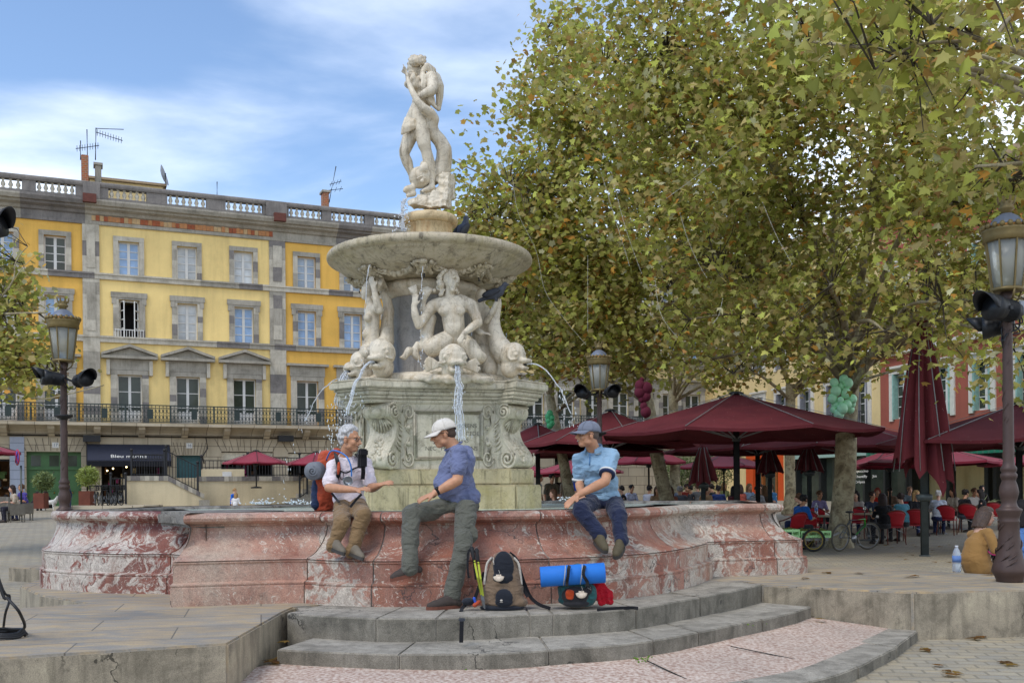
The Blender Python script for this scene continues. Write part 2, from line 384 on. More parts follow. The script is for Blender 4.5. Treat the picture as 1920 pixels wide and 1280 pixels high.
def whitemarble(name, c, dk, stain, sp=.45, green=None, streak=.6):
    k = NT(name); co = k.co('World')
    n1 = k.noise(co, 2.2, 9, .68, .6); n2 = k.noise(k.co('World', scale=(6, 6, .8)), 1.3, 6, .65, .3); n3 = k.noise(co, 14, 8, .7)
    col = k.ramp(n1, [(.25, sc(c, .72)), (.55, c), (.75, sc(c, 1.12))])
    col = k.mix(k.f(n2, .5, .72), col, k.mix(streak, col, stain))
    col = k.mix(k.f(n3, .58, .78), col, k.mix(sp, col, dk))
    if green: col = k.mix(k.f(k.noise(co, 1.7, 9, .72), .48, .66), col, k.mix(.6, col, green))
    # veins
    wv = k.noise(co, 3.1, 10, .6, 2.2); vn = k.math('ABSOLUTE', k.math('SUBTRACT', wv, .5)); col = k.mix(k.ramp(vn, [(0, (1, 1, 1)), (.018, (0, 0, 0))]), col, k.mix(.35, col, dk))
    n4 = k.noise(k.co('World', scale=(9, 9, 1.1)), 1.1, 8, .7, .5); col = k.mix(k.math('MULTIPLY', k.f(n4, .55, .68), .75), col, dk)
    n5 = k.noise(co, 6, 9, .78, .4); col = k.mix(k.math('MULTIPLY', k.f(n5, .54, .66), .55), col, sc(dk, 1.25))
    k.col(col); k.set(Roughness=.5); k.b.inputs['Specular IOR Level'].default_value = .35
    b1 = k.bump(n3, .3, .01); k.bump(k.noise(co, 130, 3), .2, .002, b1); return k.m
m_wm = whitemarble('weathered white marble', hx('#cfc3ac'), hx('#6d6047'), hx('#a98f63'))
m_fig = whitemarble('figure marble', hx('#d3c8b2'), hx('#5f523f'), hx('#a58c63'), .55, None, .6)
m_ped = whitemarble('pedestal marble', hx('#c6bda6'), hx('#57503e'), hx('#94896a'), .5, hx('#9a967d'))
m_base = whitemarble('mossy limestone', hx('#bcae88'), hx('#4a452c'), hx('#8f8250'), .5, hx('#9c8f52'))
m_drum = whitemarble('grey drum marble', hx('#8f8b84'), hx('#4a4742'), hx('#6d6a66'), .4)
m_bowl = whitemarble('bowl marble', hx('#bdb096'), hx('#3a3325'), hx('#8a7850'), .7, hx('#a4986f'))
m_orange = whitemarble('rust stained marble', hx('#cdb68c'), hx('#5a4327'), hx('#b07433'), .45, None, .85)
k = NT('fountain water'); co = k.co('World'); k.col(k.ramp(k.noise(co, 3, 6, .6, .5), [(.3, (.42, .52, .43)), (.7, (.66, .75, .66))])); k.set(Roughness=.16, IOR=1.33)
k.bump(k.noise(co, 9, 4, .6, .6), .35, .03); m_water = k.m
k = NT('falling water'); k.col((.86, .89, .92)); k.set(Roughness=.3, IOR=1.2); k.b.inputs['Transmission Weight'].default_value = .55
k.bump(k.noise(k.co('World', scale=(8, 8, 3)), 14, 4), .6, .02); m_jet = k.m
k = NT('water droplets'); k.col((.9, .93, .95)); k.set(Roughness=.1, IOR=1.33); k.b.inputs['Transmission Weight'].default_value = .5; m_drop = k.m
# ---------------------------------------------------------------- ground
def sst(a, b, x):
    t = min(1, max(0, (x-a)/(b-a))); return t*t*(3-2*t)
def gz(x, y):
    """height of the square's paving"""
    left = -.47+.27*sst(9.0, 14, y)
    right = -.47
    if y > 26: right += .018*(min(y, 60)-26)
    t = sst(-6.5, -4, x); z = left*(1-t)+right*t
    if y > 16: z += (.0115*(y-16))*(1-sst(-12, 0, x)) if y < 60 else .0115*44*(1-sst(-12, 0, x))
    return z
xs = np.unique(np.concatenate([np.linspace(-400, -40, 10), np.linspace(-40, 40, 121), np.linspace(40, 400, 10)]))
ys = np.unique(np.concatenate([np.linspace(-60, 4, 6), np.linspace(4, 20, 65), np.linspace(20, 70, 41), np.linspace(70, 900, 14)]))
mb = MB(); vs = [(x, y, gz(x, y)) for y in ys for x in xs]; nx = len(xs)
mb.add(vs, [(j*nx+i, j*nx+i+1, (j+1)*nx+i+1, (j+1)*nx+i) for j in range(len(ys)-1) for i in range(nx-1)], True)
k = NT('ground'); 
tag(mb.build('ground', m_cobble), kind='structure')
# platform: raised flagged paving round the basin, with the sectors cut out for the steps
S1 = [G(x, y, 0) for x, y in [(538, 1149), (610, 1155), (700, 1159), (780, 1160), (860, 1158), (950, 1154), (1060, 1149), (1180, 1141), (1280, 1125), (1370, 1109), (1432, 1095)]]
S2 = [G(x, y, -.185) for x, y in [(518, 1216), (600, 1220), (700, 1224), (780, 1226), (860, 1226), (950, 1224), (1060, 1216), (1180, 1206), (1290, 1189), (1400, 1166), (1475, 1150), (1520, 1136)]]
KI = [G(x, y, -.375) for x, y in [(1662, 1176), (1590, 1210), (1506, 1240), (1300, 1273)]]+[Vector((.2, 6.72, 0)), Vector((-1.2, 6.55, 0)), Vector((-2.6, 6.9, 0))]
KO = [G(x, y, -.375) for x, y in [(1721, 1182), (1690, 1206), (1620, 1243), (1525, 1276)]]+[Vector((1.0, 6.5, 0)), Vector((-.5, 6.15, 0)), Vector((-2.6, 6.4, 0))]
A_ = G(0, 1232); B_ = G(427, 1205); D_ = G(530, 1146); E_ = G(1430, 1096); F_ = G(1711, 1110); H_ = G(1920, 1105)
dl = (A_-B_).normalized()
front = [B_+dl*6, B_, D_]
plat = [(v.x, v.y) for v in front]+[(v.x, v.y) for v in [D_+Vector((.02, .35, 0)), Vector((-1.0, 9.6, 0)), Vector((1.0, 10.2, 0)), Vector((2.55, 11.0, 0)), E_, F_, H_, H_+(H_-F_)*5]]
plat += [(12, 12.9)]+[(v.x, v.y) for v in [G(1920, 1080), G(1700, 1067), G(1640, 1062), G(1505, 1063)]]+[(3.9, 15), (2.5, 18.6), (-1, 19.5), (-4.5, 18.6), (-6.6, 16), G(15, 1062).to_tuple()[:2], G(85, 1066).to_tuple()[:2], (-5.9, 12.7), (-5.6, 11.2), (-4.9, 10.2), G(165, 1130).to_tuple()[:2], G(0, 1142).to_tuple()[:2], (-8.4, 6.1)]
mb = MB(); mb.prism(plat, -.75, 0); mb.cm = 0
mb.m = [0]*len(mb.f)
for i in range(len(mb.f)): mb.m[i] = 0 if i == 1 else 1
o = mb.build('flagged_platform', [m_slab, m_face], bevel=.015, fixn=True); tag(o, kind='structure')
# riser stones of the top step left of the left arm (sunken sector)
def ring(name, outer, inner_d, z0, z1, joints, mat, lab=None, bev=.01, jitter=.004):
    """a curved step laid in separate blocks"""
    o2 = crom([Vector((p.x, p.y, 0)) for p in outer], 6); N = len(o2)
    acc = [0]
    for a, b in zip(o2, o2[1:]): acc.append(acc[-1]+(b-a).length)
    L = acc[-1]
    def at(s):
        for i in range(N-1):
            if acc[i+1] >= s: return o2[i].lerp(o2[i+1], (s-acc[i])/(acc[i+1]-acc[i]+1e-9)), (o2[i+1]-o2[i]).normalized()
        return o2[-1], (o2[-1]-o2[-2]).normalized()
    mb = MB(); cuts = [0]+[j*L for j in joints]+[L]
    for a, b in zip(cuts, cuts[1:]):
        n = max(2, int((b-a)/.12)); po = []; pi = []; dz = random.uniform(-jitter, jitter); dy = random.uniform(-jitter, jitter)
        for i in range(n+1):
            p, d = at(a+.0015+(b-a-.003)*i/n); nn = Vector((-d.y, d.x, 0))
            w = .014*noise.noise(Vector((p.x*3, p.y*3, z1*7)))
            po.append(p+nn*(dy+w)); pi.append(p+(Vector((-.2, 13.5, 0))-p).normalized()*inner_d)
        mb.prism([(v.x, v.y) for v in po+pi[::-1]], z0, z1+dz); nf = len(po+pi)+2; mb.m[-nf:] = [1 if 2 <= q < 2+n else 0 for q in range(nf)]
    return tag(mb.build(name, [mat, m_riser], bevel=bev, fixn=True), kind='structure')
mb = MB(); mb.prism([(v.x, v.y) for v in crom([Vector((p.x, p.y, 0)) for p in S1], 4)][2:-2]+[(2.7, 11.2), (0, 11.5), (-1.9, 10.5), (-2.02, 9)], -.3, -.012, lambda p, z: Vector((p[0], p[1]+.12, z))); tag(mb.build('step_bed', m_step, fixn=True), kind='structure')
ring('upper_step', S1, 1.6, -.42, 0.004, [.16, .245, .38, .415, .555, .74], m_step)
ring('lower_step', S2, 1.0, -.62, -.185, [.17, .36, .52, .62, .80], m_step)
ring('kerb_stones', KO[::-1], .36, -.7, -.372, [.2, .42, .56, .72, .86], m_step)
def resamp(pts, n):
    c = crom([Vector((p.x, p.y, 0)) for p in pts], 8); acc = [0]
    for a, b in zip(c, c[1:]): acc.append(acc[-1]+(b-a).length)
    out = []
    for i in range(n+1):
        t = acc[-1]*i/n; j = min(len(c)-2, max(0, np.searchsorted(acc, t)-1)); out.append(c[j].lerp(c[j+1], (t-acc[j])/(acc[j+1]-acc[j]+1e-9)))
    return out
ki = resamp(KI[::-1], 40); s2 = [v+(Vector((-.2, 13.5, 0))-v).normalized()*.15 for v in resamp(S2, 40)]
mb = MB(); mb.add([v+Vector((0, 0, -.29)) for v in s2]+[v+(v-Vector((-.2, 13.5, 0))).normalized()*.28+Vector((0, 0, -.392)) for v in ki], [(i, 41+i, 42+i, i+1) for i in range(40)], True); tag(mb.build('pink_terrace', m_pink), kind='structure')
# joints of the pink terrace: thin dark lines of real gap filler, 3 mm proud of nothing - laid as strips
mb = MB()
for (x0, y0, x1, y1) in ((1213, 1238, 1290, 1274), (1370, 1211, 1500, 1237), (728, 1249, 676, 1290), (514, 1238, 480, 1290)):
    a = G(x0, y0, -.30); b = G(x1, y1, -.372); mb.bar(a+Vector((0, 0, .001)), b+Vector((0, 0, .001)), .012, .006)
tag(mb.build('terrace_joint', M('joint dark', (.03, .028, .022))), kind='structure')
# ---------------------------------------------------------------- lower basin: moulded red marble wall in blocks
FC = Vector((-1.0, 13.1, 0))
def rel(a, r): return Vector((-.9+r*math.cos(R(a)), 13.1+r*math.sin(R(a)), 0))
half = [(-5.44, 12.0), (-5.42, 11.3), (-5.22, 10.92), (-4.8, 10.6), (-4.2, 10.27), (-3.55, 10.13), (-3.36, 10.0), (-3.27, 9.6), (-3.12, 8.98), (-2.6, 9.12), (-2.15, 9.23), (-1.95, 9.22)]
half = [Vector((x, y, 0)) for x, y in half]
half += [rel(a, r) for a, r in ((258, 4.14), (261, 4.2), (265, 4.26), (270, 4.28), (275, 4.29), (281, 4.29), (287, 4.28), (293, 4.26), (298, 4.22), (303, 4.15), (308, 4.05), (313, 3.93), (318, 3.83), (323, 3.74), (327, 3.69), (330, 3.66))]
half += [Vector(v+(0,)) for v in ((2.31, 11.4), (2.32, 11.56), (2.62, 11.62), (2.9, 11.69), (3.16, 11.78), (3.46, 11.86), (3.58, 11.98), (3.62, 12.4), (3.6, 13.0))]
outl = half+[Vector((-1.8-v.x, 26.2-v.y, 0)) for v in half]
N_ = len(outl)
# densify
dense = []; own = []
for i in range(N_):
    a, b = outl[i], outl[(i+1) % N_]; n = max(1, int((b-a).length/.16))
    for k_ in range(n): dense.append(a.lerp(b, k_/n)); own.append(i)
ND = len(dense)
nrm = []
for i in range(ND):
    d1 = (dense[i]-dense[i-1]).normalized(); d2 = (dense[(i+1) % ND]-dense[i]).normalized()
    n1 = Vector((-d1.y, d1.x, 0)); n2 = Vector((-d2.y, d2.x, 0)); m_ = (n1+n2); m_.normalize()
    nrm.append(m_*min(1.5, 1/max(.3, m_.dot(n2))))
# the projecting pier at the left is undercut on its front only
for i in range(ND):
    for o_ in (0, len(half)):
        sg = 1 if o_ == 0 else -1
        if own[i] in (6+o_, 7+o_): nrm[i] = Vector((.36*sg, .25*sg, 0))
        if own[i] in (0+o_, 1+o_, 2+o_): nrm[i] = Vector((.42*sg if own[i] != 2+o_ else .55*sg, (.0 if own[i] == o_ else .25 if own[i] == 1+o_ else .5)*sg, 0))
        if own[i] == 8+o_ and (dense[i]-outl[8+o_]).length < 1e-6: nrm[i] = Vector((.16*sg, 1.0*sg, 0))
PROF = [(0, 0), (0, .165), (.012, .172), (.012, .180), (.004, .186), (.004, .198), (.03, .206), (.052, .214), (.055, .375), (.045, .388), (.045, .397), (.085, .399), (.085, .407), (.055, .409), (.062, .418), (.12, .433), (.19, .462), (.25, .505), (.31, .56), (.355, .62), (.38, .68), (.385, .715), (.36, .719), (.355, .735), (.32, .738), (.285, .748), (.262, .768), (.255, .795), (.268, .822), (.30, .840), (.355, .846), (.66, .846), (.70, .835), (.72, .80), (.72, .5)]
basin = thing('fountain_basin', 'large lobed basin of veined red marble with moulded sides, ringing the fountain', 'fountain basin', (FC.x, FC.y, 0))
def sweep(idx, prof, mat, name, parent, off=0, capz=True, jog=0):
    mb = MB(); vs = []; n = len(prof)
    for i in idx:
        for d, z in prof:
            w = .006*noise.noise(Vector((dense[i % ND].x*2.2, dense[i % ND].y*2.2, z*5)))
            vs.append(dense[i % ND]+nrm[i % ND]*(d+off+w+jog)+Vector((0, 0, z)))
    fs = [(a*n+j, (a+1)*n+j, (a+1)*n+j+1, a*n+j+1) for a in range(len(idx)-1) for j in range(n-1)]
    if capz: fs += [tuple(range(n)), tuple((len(idx)-1)*n+j for j in range(n-1, -1, -1))]
    mb.add(vs, fs, True); mb.sm = [True]*(len(mb.f)-2)+[False]*2
    return mb
# joints at outline indices
jo = [0, 2, 5, 7, 11, 14, 18, 23, 29, 32, 35, 36]
ji = sorted(set(own.index(j) for j in jo) | set(own.index(j+len(half)) for j in (0, 5, 7, 11, 18, 23, 29, 34)))
k_all = list(range(ND))
mbc = sweep(list(range(ND))+[0], PROF, m_mortar, 'x', None, off=.014, capz=False)
mbc.build('mortar_core', m_mortar, basin)
for a, b in zip(ji, ji[1:]+[ji[0]+ND]):
    idx = list(range(a, b+1))
    # pull ends in by a few mm to leave an open joint
    keep0 = dense[idx[0] % ND].copy(); keep1 = dense[idx[-1] % ND].copy()
    i0, i1 = idx[0] % ND, idx[-1] % ND
    d0 = (dense[(i0+1) % ND]-dense[i0]).normalized()*.007; d1 = (dense[i1-1]-dense[i1]).normalized()*.007
    dense[i0] = keep0+d0; s0 = sweep([idx[0]], PROF, None, '', None, capz=False).v; dense[i0] = keep0
    dense[i1] = keep1+d1; s1 = sweep([idx[-1]], PROF, None, '', None, capz=False).v; dense[i1] = keep1
    mb = sweep(idx, PROF, m_red, 'x', None, jog=random.uniform(-.004, .004)); n = len(PROF)
    mb.v[:n] = s0; mb.v[-n:] = s1
    mb.build('marble_block', m_flame if own[a % ND] < 7 else m_dusty if own[a % ND] < 11 else random.choice(m_red), basin).data.set_sharp_from_angle(angle=R(28))
for sg in (1, -1):
    q_ = [(-3.72, 10.32), (-3.42, 10.02), (-3.2, 9.62), (-3.07, 9.36), (-2.75, 9.44), (-2.45, 9.75), (-2.3, 10.1), (-2.9, 11.0)]; q_ = q_ if sg == 1 else [(-1.8-x, 26.2-y) for x, y in q_]
    mb = MB(); mb.prism(q_, .70, .850); mb.build('mortar_patch', m_mortar, basin, bevel=.03, fixn=True)
mb = MB(); inner = [dense[i]+nrm[i]*.72 for i in range(ND)]
mb.add([v+Vector((0, 0, .805)) for v in inner], [tuple(range(ND))]); 
wo_ = mb.build('water', m_water); tag(wo_, kind='structure')
mb = MB(); mb.add([v+Vector((0, 0, .3)) for v in inner], [tuple(range(ND))]); mb.build('basin_floor', m_base, basin)
# ---------------------------------------------------------------- pedestal
AX = 283.0
fd = Vector((math.cos(R(AX)), math.sin(R(AX)), 0)); rd = Vector((-fd.y, fd.x, 0))
def L(x, y, z): return Vector((FC.x, FC.y, 0))+rd*x+fd*y+Vector((0, 0, z))   # x right, y towards viewer
ped = thing('fountain_pedestal', 'carved marble pedestal with inscribed panel and scroll brackets in the middle of the basin', 'pedestal', (FC.x, FC.y, .3))
DG = 40
def rotpoly(pts, q):   # quarter turn in local
    for _ in range(q): pts = [(-y, x) for x, y in pts]
    return pts
def octa(hw, ap, ext, hb):
    """plan: four faces of half width hw at apothem ap with corner blocks reaching ext, half breadth hb"""
    out = []
    for q in range(4):
        c, s_ = math.cos(R(45)), math.sin(R(45))
        side = [(-hw, ap), (hw, ap)]
        # corner block to the right (towards +x,+y diagonal)
        dx, dy = math.sin(R(DG)), math.cos(R(DG)); tx, ty = dy, -dx
        side += [(dx*ext-tx*hb, dy*ext-ty*hb), (dx*ext+tx*hb, dy*ext+ty*hb)]
        for _ in range(q): side = [(y, -x) for x, y in side]
        out += side
    return out[::-1]
def pprism(mb, poly, z0, z1): mb.prism(poly, z0, z1, lambda p, z: L(p[0], p[1], z))
mb = MB(); pprism(mb, octa(.62, 1.12, 1.52, .27), .3, 1.10); pprism(mb, octa(.58, 1.06, 1.42, .25), 1.10, 1.30); mb.build('plinth_block', m_base, ped, bevel=.02, fixn=True)
mb = MB(); pprism(mb, octa(.60, 1.00, 1.12, .22), 1.30, 2.12); mb.build('die', m_ped, ped, bevel=.01, fixn=True)
mb = MB()
for (z0, z1, e) in ((2.10, 2.15, .03), (2.15, 2.19, .07), (2.19, 2.24, .10), (2.24, 2.27, .13), (2.27, 2.35, .17), (2.35, 2.38, .15)):
    pprism(mb, octa(.58+e*.6, 1.0+e, 1.42+e, .22+e*.7), z0, z1)
mb.build('cornice', m_ped, ped, bevel=.012, fixn=True)
mb = MB()
for zz0, hh in ((.98, 0),):
    pass
# panel frame and carving on each face
for q in range(4):
    def Q(x, y, z, q=q):
        for _ in range(q): x, y = y, -x
        return L(x, y, z)
    mb = MB(); a0 = 1.0
    for (x0, z0, x1, z1) in ((-.42, 1.42, .42, 1.42), (-.42, 2.0, .42, 2.0), (-.42, 1.42, -.42, 2.0), (.42, 1.42, .42, 2.0)):
        mb.tube([Q(x0, a0+.012, z0), Q(x1, a0+.012, z1)], .016, 8)
        mb.tube([Q(x0*.94, a0+.008, 1.71+(z0-1.71)*.92), Q(x1*.94, a0+.008, 1.71+(z1-1.71)*.92)], .008, 6)
    for sx in (-1, 1):
        for sz in (-1, 1):
            cx_, cz_ = sx*.49, 1.71+sz*.26
            sp = []
            for t in range(26):
                an = t/25*math.pi*3.2; rr = .085*(1-t/25)+.01
                sp.append(Q(cx_+sx*rr*math.cos(an)*.8, a0+.014, cz_+sz*(.02+rr*math.sin(an)*1.2)))
            mb.tube(sp, .012, 6)
            mb.tube([Q(cx_+sx*.02, a0+.01, cz_), Q(cx_+sx*.045, a0+.015, 1.71+sz*.12), Q(cx_-sx*.01, a0+.012, 1.71+sz*.02)], [.02, .016, .008], 6)
            mb.ell(Q(cx_, a0+.01, cz_-sz*.16), .03, 8, 6)
    mb.build('panel_carving', m_ped, ped)
m_engr = M('engraved letters', (.13, .12, .095), .9)
for tx_, xx, sz in (('VNDA', -.06, 1.83), ('FERENS', .24, 1.83), ('F', -.26, 1.735), ('MICRA', .06, 1.735), ('CEDE', .3, 1.735), ('DVNS', .16, 1.65), ('NEC', -.22, 1.55), ('MI', -.06, 1.55), ('FAVENS', .24, 1.55)): put_text(tx_, .072, L(xx, 1.001, sz), rd, Vector((0, 0, 1)), m_engr, 'inscription', ped, .0015, .98)
# scroll brackets on the corners
def bracket(ang):
    dv = rd*math.sin(R(ang))+fd*math.cos(R(ang)); tv = rd*math.cos(R(ang))-fd*math.sin(R(ang)); o = Vector((FC.x, FC.y, 0))
    W_ = lambda r, t, z: o+dv*r+tv*t+Vector((0, 0, z))
    prof = [(1.0, 2.1), (1.30, 2.1), (1.36, 2.06), (1.375, 1.99), (1.345, 1.93), (1.29, 1.9), (1.25, 1.84), (1.245, 1.76), (1.27, 1.68), (1.32, 1.6), (1.39, 1.52), (1.44, 1.45), (1.45, 1.39), (1.425, 1.335), (1.36, 1.305), (1.0, 1.302)]
    pr = [Vector((r, z, 0)) for r, z in prof]; cv = crom(pr[1:-1], 4); poly = [pr[0]]+cv+[pr[-1]]
    mb = MB(); n = len(poly); hw = .19
    vs = [W_(p.x, -hw, p.y) for p in poly]+[W_(p.x, hw, p.y) for p in poly]
    mb.add(vs, [tuple(range(n)), tuple(range(2*n-1, n-1, -1))]+[(i, n+i, n+(i+1) % n, (i+1) % n) for i in range(n)])
    # volutes and ribs on both cheeks
    for s_ in (-1, 1):
        for (cr_, cz_, r0, dr) in ((1.285, 2.0, .1, 1), (1.34, 1.42, .125, -1)):
            sp = []
            for t in range(40):
                a = t/39*math.pi*4.4; rr = r0*(1-t/42); sp.append(W_(cr_+rr*math.cos(a*dr+.6), s_*(hw+.004+.02*t/39), cz_+rr*math.sin(a*dr+.6)))
            mb.tube(sp, [.017]*30+[.02]*10, 6)
        edge = [W_(p.x-.015, s_*(hw-.01), p.y) for p in cv]; mb.tube(edge, .016, 6)
        for t in range(7):   # acanthus fronds on the cheek
            z = 1.88-t*.055; r = 1.2-.018*t if t < 3 else 1.14+.015*t
            mb.tube([W_(r-.1, s_*(hw+.004), z-.05), W_(r-.03, s_*(hw+.014), z+.0), W_(r+.02, s_*(hw+.004), z+.045)], [.006, .018, .004], 6)
    # shell and garland on the front
    for t in range(-4, 5):
        a = t*.28; mb.tube([W_(1.33, t*.008, 1.95), W_(1.285, .13*math.sin(a), 1.88-.03*math.cos(a)), W_(1.26, .165*math.sin(a), 1.90-.16*math.cos(a))], [.012, .018, .01], 6)
    for t in range(34):
        z = 1.68-.3*random.random()**.8; rr = np.interp(z, [1.33, 1.39, 1.45, 1.52, 1.6, 1.68, 1.76], [1.425, 1.45, 1.44, 1.39, 1.32, 1.27, 1.245])
        mb.ell(W_(rr, random.gauss(0, .05), z), (random.uniform(.016, .034),)*3, 7, 5)
    for s_ in (-1, 1): mb.ell(W_(1.345, s_*.1, 2.02), .05, 10, 7); mb.ell(W_(1.39, s_*.1, 2.03), .018, 8, 6)
    mb.ell(W_(1.36, 0, 1.985), (.06, .075, .06), 10, 8, (dv, tv, Vector((0, 0, 1))))
    return mb.build('scroll_bracket', m_ped, ped, fixn=True)
for a in (DG, -DG, 180-DG, 180+DG): bracket(a)
# plinth course under the dolphins
mb = MB(); mb.lathe([(1.05, 2.38), (1.06, 2.46), (1.0, 2.5), (.5, 2.5)], L(0, 0, 0), 24); mb.build('top_course', m_wm, ped)
# ---------------------------------------------------------------- drum and upper bowl
drum = thing('fountain_column', 'grey marble drum column rising behind the stone figures under the bowl', 'column', (FC.x, FC.y, 2.38))
UC = Vector((FC.x-.06, FC.y, 0))
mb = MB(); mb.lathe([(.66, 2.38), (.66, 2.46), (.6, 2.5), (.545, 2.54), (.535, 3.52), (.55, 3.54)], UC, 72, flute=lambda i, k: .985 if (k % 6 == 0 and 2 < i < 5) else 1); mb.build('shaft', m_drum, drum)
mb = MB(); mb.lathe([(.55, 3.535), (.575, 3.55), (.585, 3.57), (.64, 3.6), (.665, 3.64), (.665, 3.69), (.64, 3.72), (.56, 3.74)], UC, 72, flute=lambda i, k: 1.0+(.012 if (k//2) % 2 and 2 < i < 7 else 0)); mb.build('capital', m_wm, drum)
bowl = thing('upper_bowl', 'wide round stone bowl with carved masks and garlands on its underside', 'fountain bowl', (UC.x, UC.y, 3.72))
mb = MB(); mb.lathe([(.5, 3.72), (.62, 3.725), (.72, 3.735), (.85, 3.765), (1.0, 3.82), (1.13, 3.89), (1.2, 3.945), (1.235, 3.975), (1.25, 3.98), (1.262, 3.995), (1.27, 4.01), (1.3, 4.015), (1.335, 4.03), (1.35, 4.06), (1.345, 4.10), (1.325, 4.125), (1.28, 4.135), (1.2, 4.12), (1.1, 4.05), (.5, 3.95), (.3, 3.94)], UC, 192, flute=lambda i, k: 1.0+(.0045 if k % 2 and 12 <= i <= 15 else 0))
mb.build('dish', m_bowl, bowl)
def US(a, t): # point on underside, t 0 inner 1 outer
    r = .8+.38*t; z = np.interp(r, [.72, .85, 1.0, 1.13, 1.2], [3.735, 3.765, 3.82, 3.89, 3.945]); return Vector((UC.x+r*math.cos(a), UC.y+r*math.sin(a), z))
for q in range(8):
    a = R(AX-13+45*q); rdv = Vector((math.cos(a), math.sin(a), 0)); tv = Vector((-rdv.y, rdv.x, 0)); nv = Vector((rdv.x*.42, rdv.y*.42, -.9)).normalized(); uv = nv.cross(tv)*-1
    c = US(a, .42)
    if uv.z < 0: uv = -uv
    mb = MB()
    Xp = lambda x, y, d: c+tv*x+uv*y+nv*d
    mb.ell(Xp(0, 0, .01), (.085, .11, .055), 12, 8, (tv, uv, nv))
    mb.ell(Xp(0, .01, .065), (.018, .045, .022), 8, 6, (tv, uv, nv))
    for s_ in (-1, 1):
        mb.ell(Xp(s_*.035, .035, .055), (.02, .012, .012), 8, 6, (tv, uv, nv)); mb.ell(Xp(s_*.04, -.02, .05), (.025, .025, .015), 8, 6, (tv, uv, nv))
        for t in range(5):
            an = .3+t*.5; mb.ell(Xp(s_*(.085+.02*math.cos(an*2)), .1-.05*t, .03), (.03, .04, .025), 8, 6, (tv, uv, nv))
        sp = [Xp(s_*(.12+.06*t/12+.03*math.cos(t*.6)), .06-.012*t+.03*math.sin(t*.6), .02) for t in range(14)]; mb.tube(sp, [.02]*10+[.012]*4, 6)
    mb.ell(Xp(0, .12, .03), (.06, .04, .03), 10, 6, (tv, uv, nv)); mb.ell(Xp(0, -.055, .055), (.03, .015, .018), 8, 6, (tv, uv, nv))
    for t in range(9):
        mb.ell(Xp(random.gauss(0, .05), .13+random.gauss(0, .02), .035), .02, 7, 5)
    mo = mb.build('lion_mask', m_bowl, bowl)
    mb = MB()
    for t in range(40):
        f_ = t/39; aa = a+R(9)+R(27)*f_; sag = math.sin(f_*math.pi); p = US(aa, .42-.33*sag)
        for _ in range(2):
            mb.ell(p+Vector((random.gauss(0, .016), random.gauss(0, .016), -.01+random.gauss(0, .01))), random.uniform(.016, .03+.014*sag), 7, 5)
    mb.build('garland', m_bowl, bowl)
    mb = MB(); mb.tube([Xp(0, -.055, .05), Xp(0, -.07, .12)], .011, 8); mb.build('spout', M('spout lead', (.03, .03, .03), .5), bowl)
stub = thing('statue_pedestal', 'short fluted pedestal stained rusty orange, standing on the upper bowl', 'pedestal', (UC.x, UC.y, 3.95))
mb = MB(); mb.lathe([(.34, 3.94), (.345, 4.2), (.31, 4.25), (.3, 4.30), (.30, 4.52), (.33, 4.545)], UC, 96, flute=lambda i, k: (1-.03*(k % 4 in (0,)) if 2 < i < 5 else 1)); mb.build('fluted_drum', m_orange, stub)
mb = MB(); mb.lathe([(.33, 4.54), (.36, 4.555), (.375, 4.6), (.365, 4.65), (.33, 4.67), (.29, 4.68), (.1, 4.685)], UC, 64); mb.build('egg_moulding', m_orange, stub)
# ---------------------------------------------------------------- stone figures
def pj(ox, oy, s, Y0):
    """crop coordinates + depth offset (+ = farther) -> world"""
    return lambda x, y, d=0: P(ox+x/s, oy+y/s, Y0+d)
m_leadpipe = M('lead pipe', (.05, .055, .06), .5)
# --- figure on the summit: crop origin (700,80) scale 3.2
Y0 = 13.05; J = pj(700, 80, 3.2, Y0); u = Y0/FP/3.2       # u: metres per crop pixel
nep = thing('sea_god_statue', 'white marble statue of a bearded sea god standing on a fish at the very top', 'statue', (UC.x, UC.y, 4.68))
mb = MB(); c = lambda *p: mb.chain([(J(*q[:3]) , q[3]*u) for q in p])
# legs
c((285, 440, -.02, 60), (292, 520, -.06, 52), (305, 610, -.08, 40), (318, 650, -.06, 33), (335, 720, -.02, 36), (345, 790, 0, 25), (350, 850, .0, 20), (352, 868, 0, 22))
c((352, 868, 0, 22), (318, 882, -.05, 17), (296, 890, -.08, 10))
c((250, 450, .08, 55), (222, 560, .02, 46), (188, 650, 0, 35), (185, 672, .0, 30), (205, 720, .04, 33), (222, 770, .06, 23), (232, 800, .08, 20))
# torso
c((268, 430, .02, 62), (285, 380, .03, 56), (302, 310, .03, 62), (312, 250, .04, 60))
mb.ell(J(268, 330, -.09), (26*u, 20*u, 24*u)); mb.ell(J(290, 262, -.1), (34*u, 20*u, 26*u)); mb.ell(J(262, 385, -.06), (30*u, 26*u, 40*u))
mb.ell(J(290, 450, .1), (55*u, 45*u, 50*u)); mb.ell(J(240, 455, .0), (30*u, 30*u, 30*u))
# neck, head
c((305, 215, .03, 34), (282, 180, .02, 30), (262, 160, .0, 30))
mb.ell(J(255, 128, 0), (47*u, 40*u, 44*u)); mb.ell(J(232, 150, -.01), (28*u, 30*u, 34*u)); mb.ell(J(207, 158, -.01), (10*u, 9*u, 11*u))
mb.ell(J(213, 128, -.01), (14*u, 24*u, 8*u)); mb.ell(J(236, 195, -.02), (26*u, 26*u, 30*u)); mb.ell(J(222, 180, -.02), (16*u, 20*u, 10*u)); mb.ell(J(285, 142, -.085), (8*u, 6*u, 14*u))
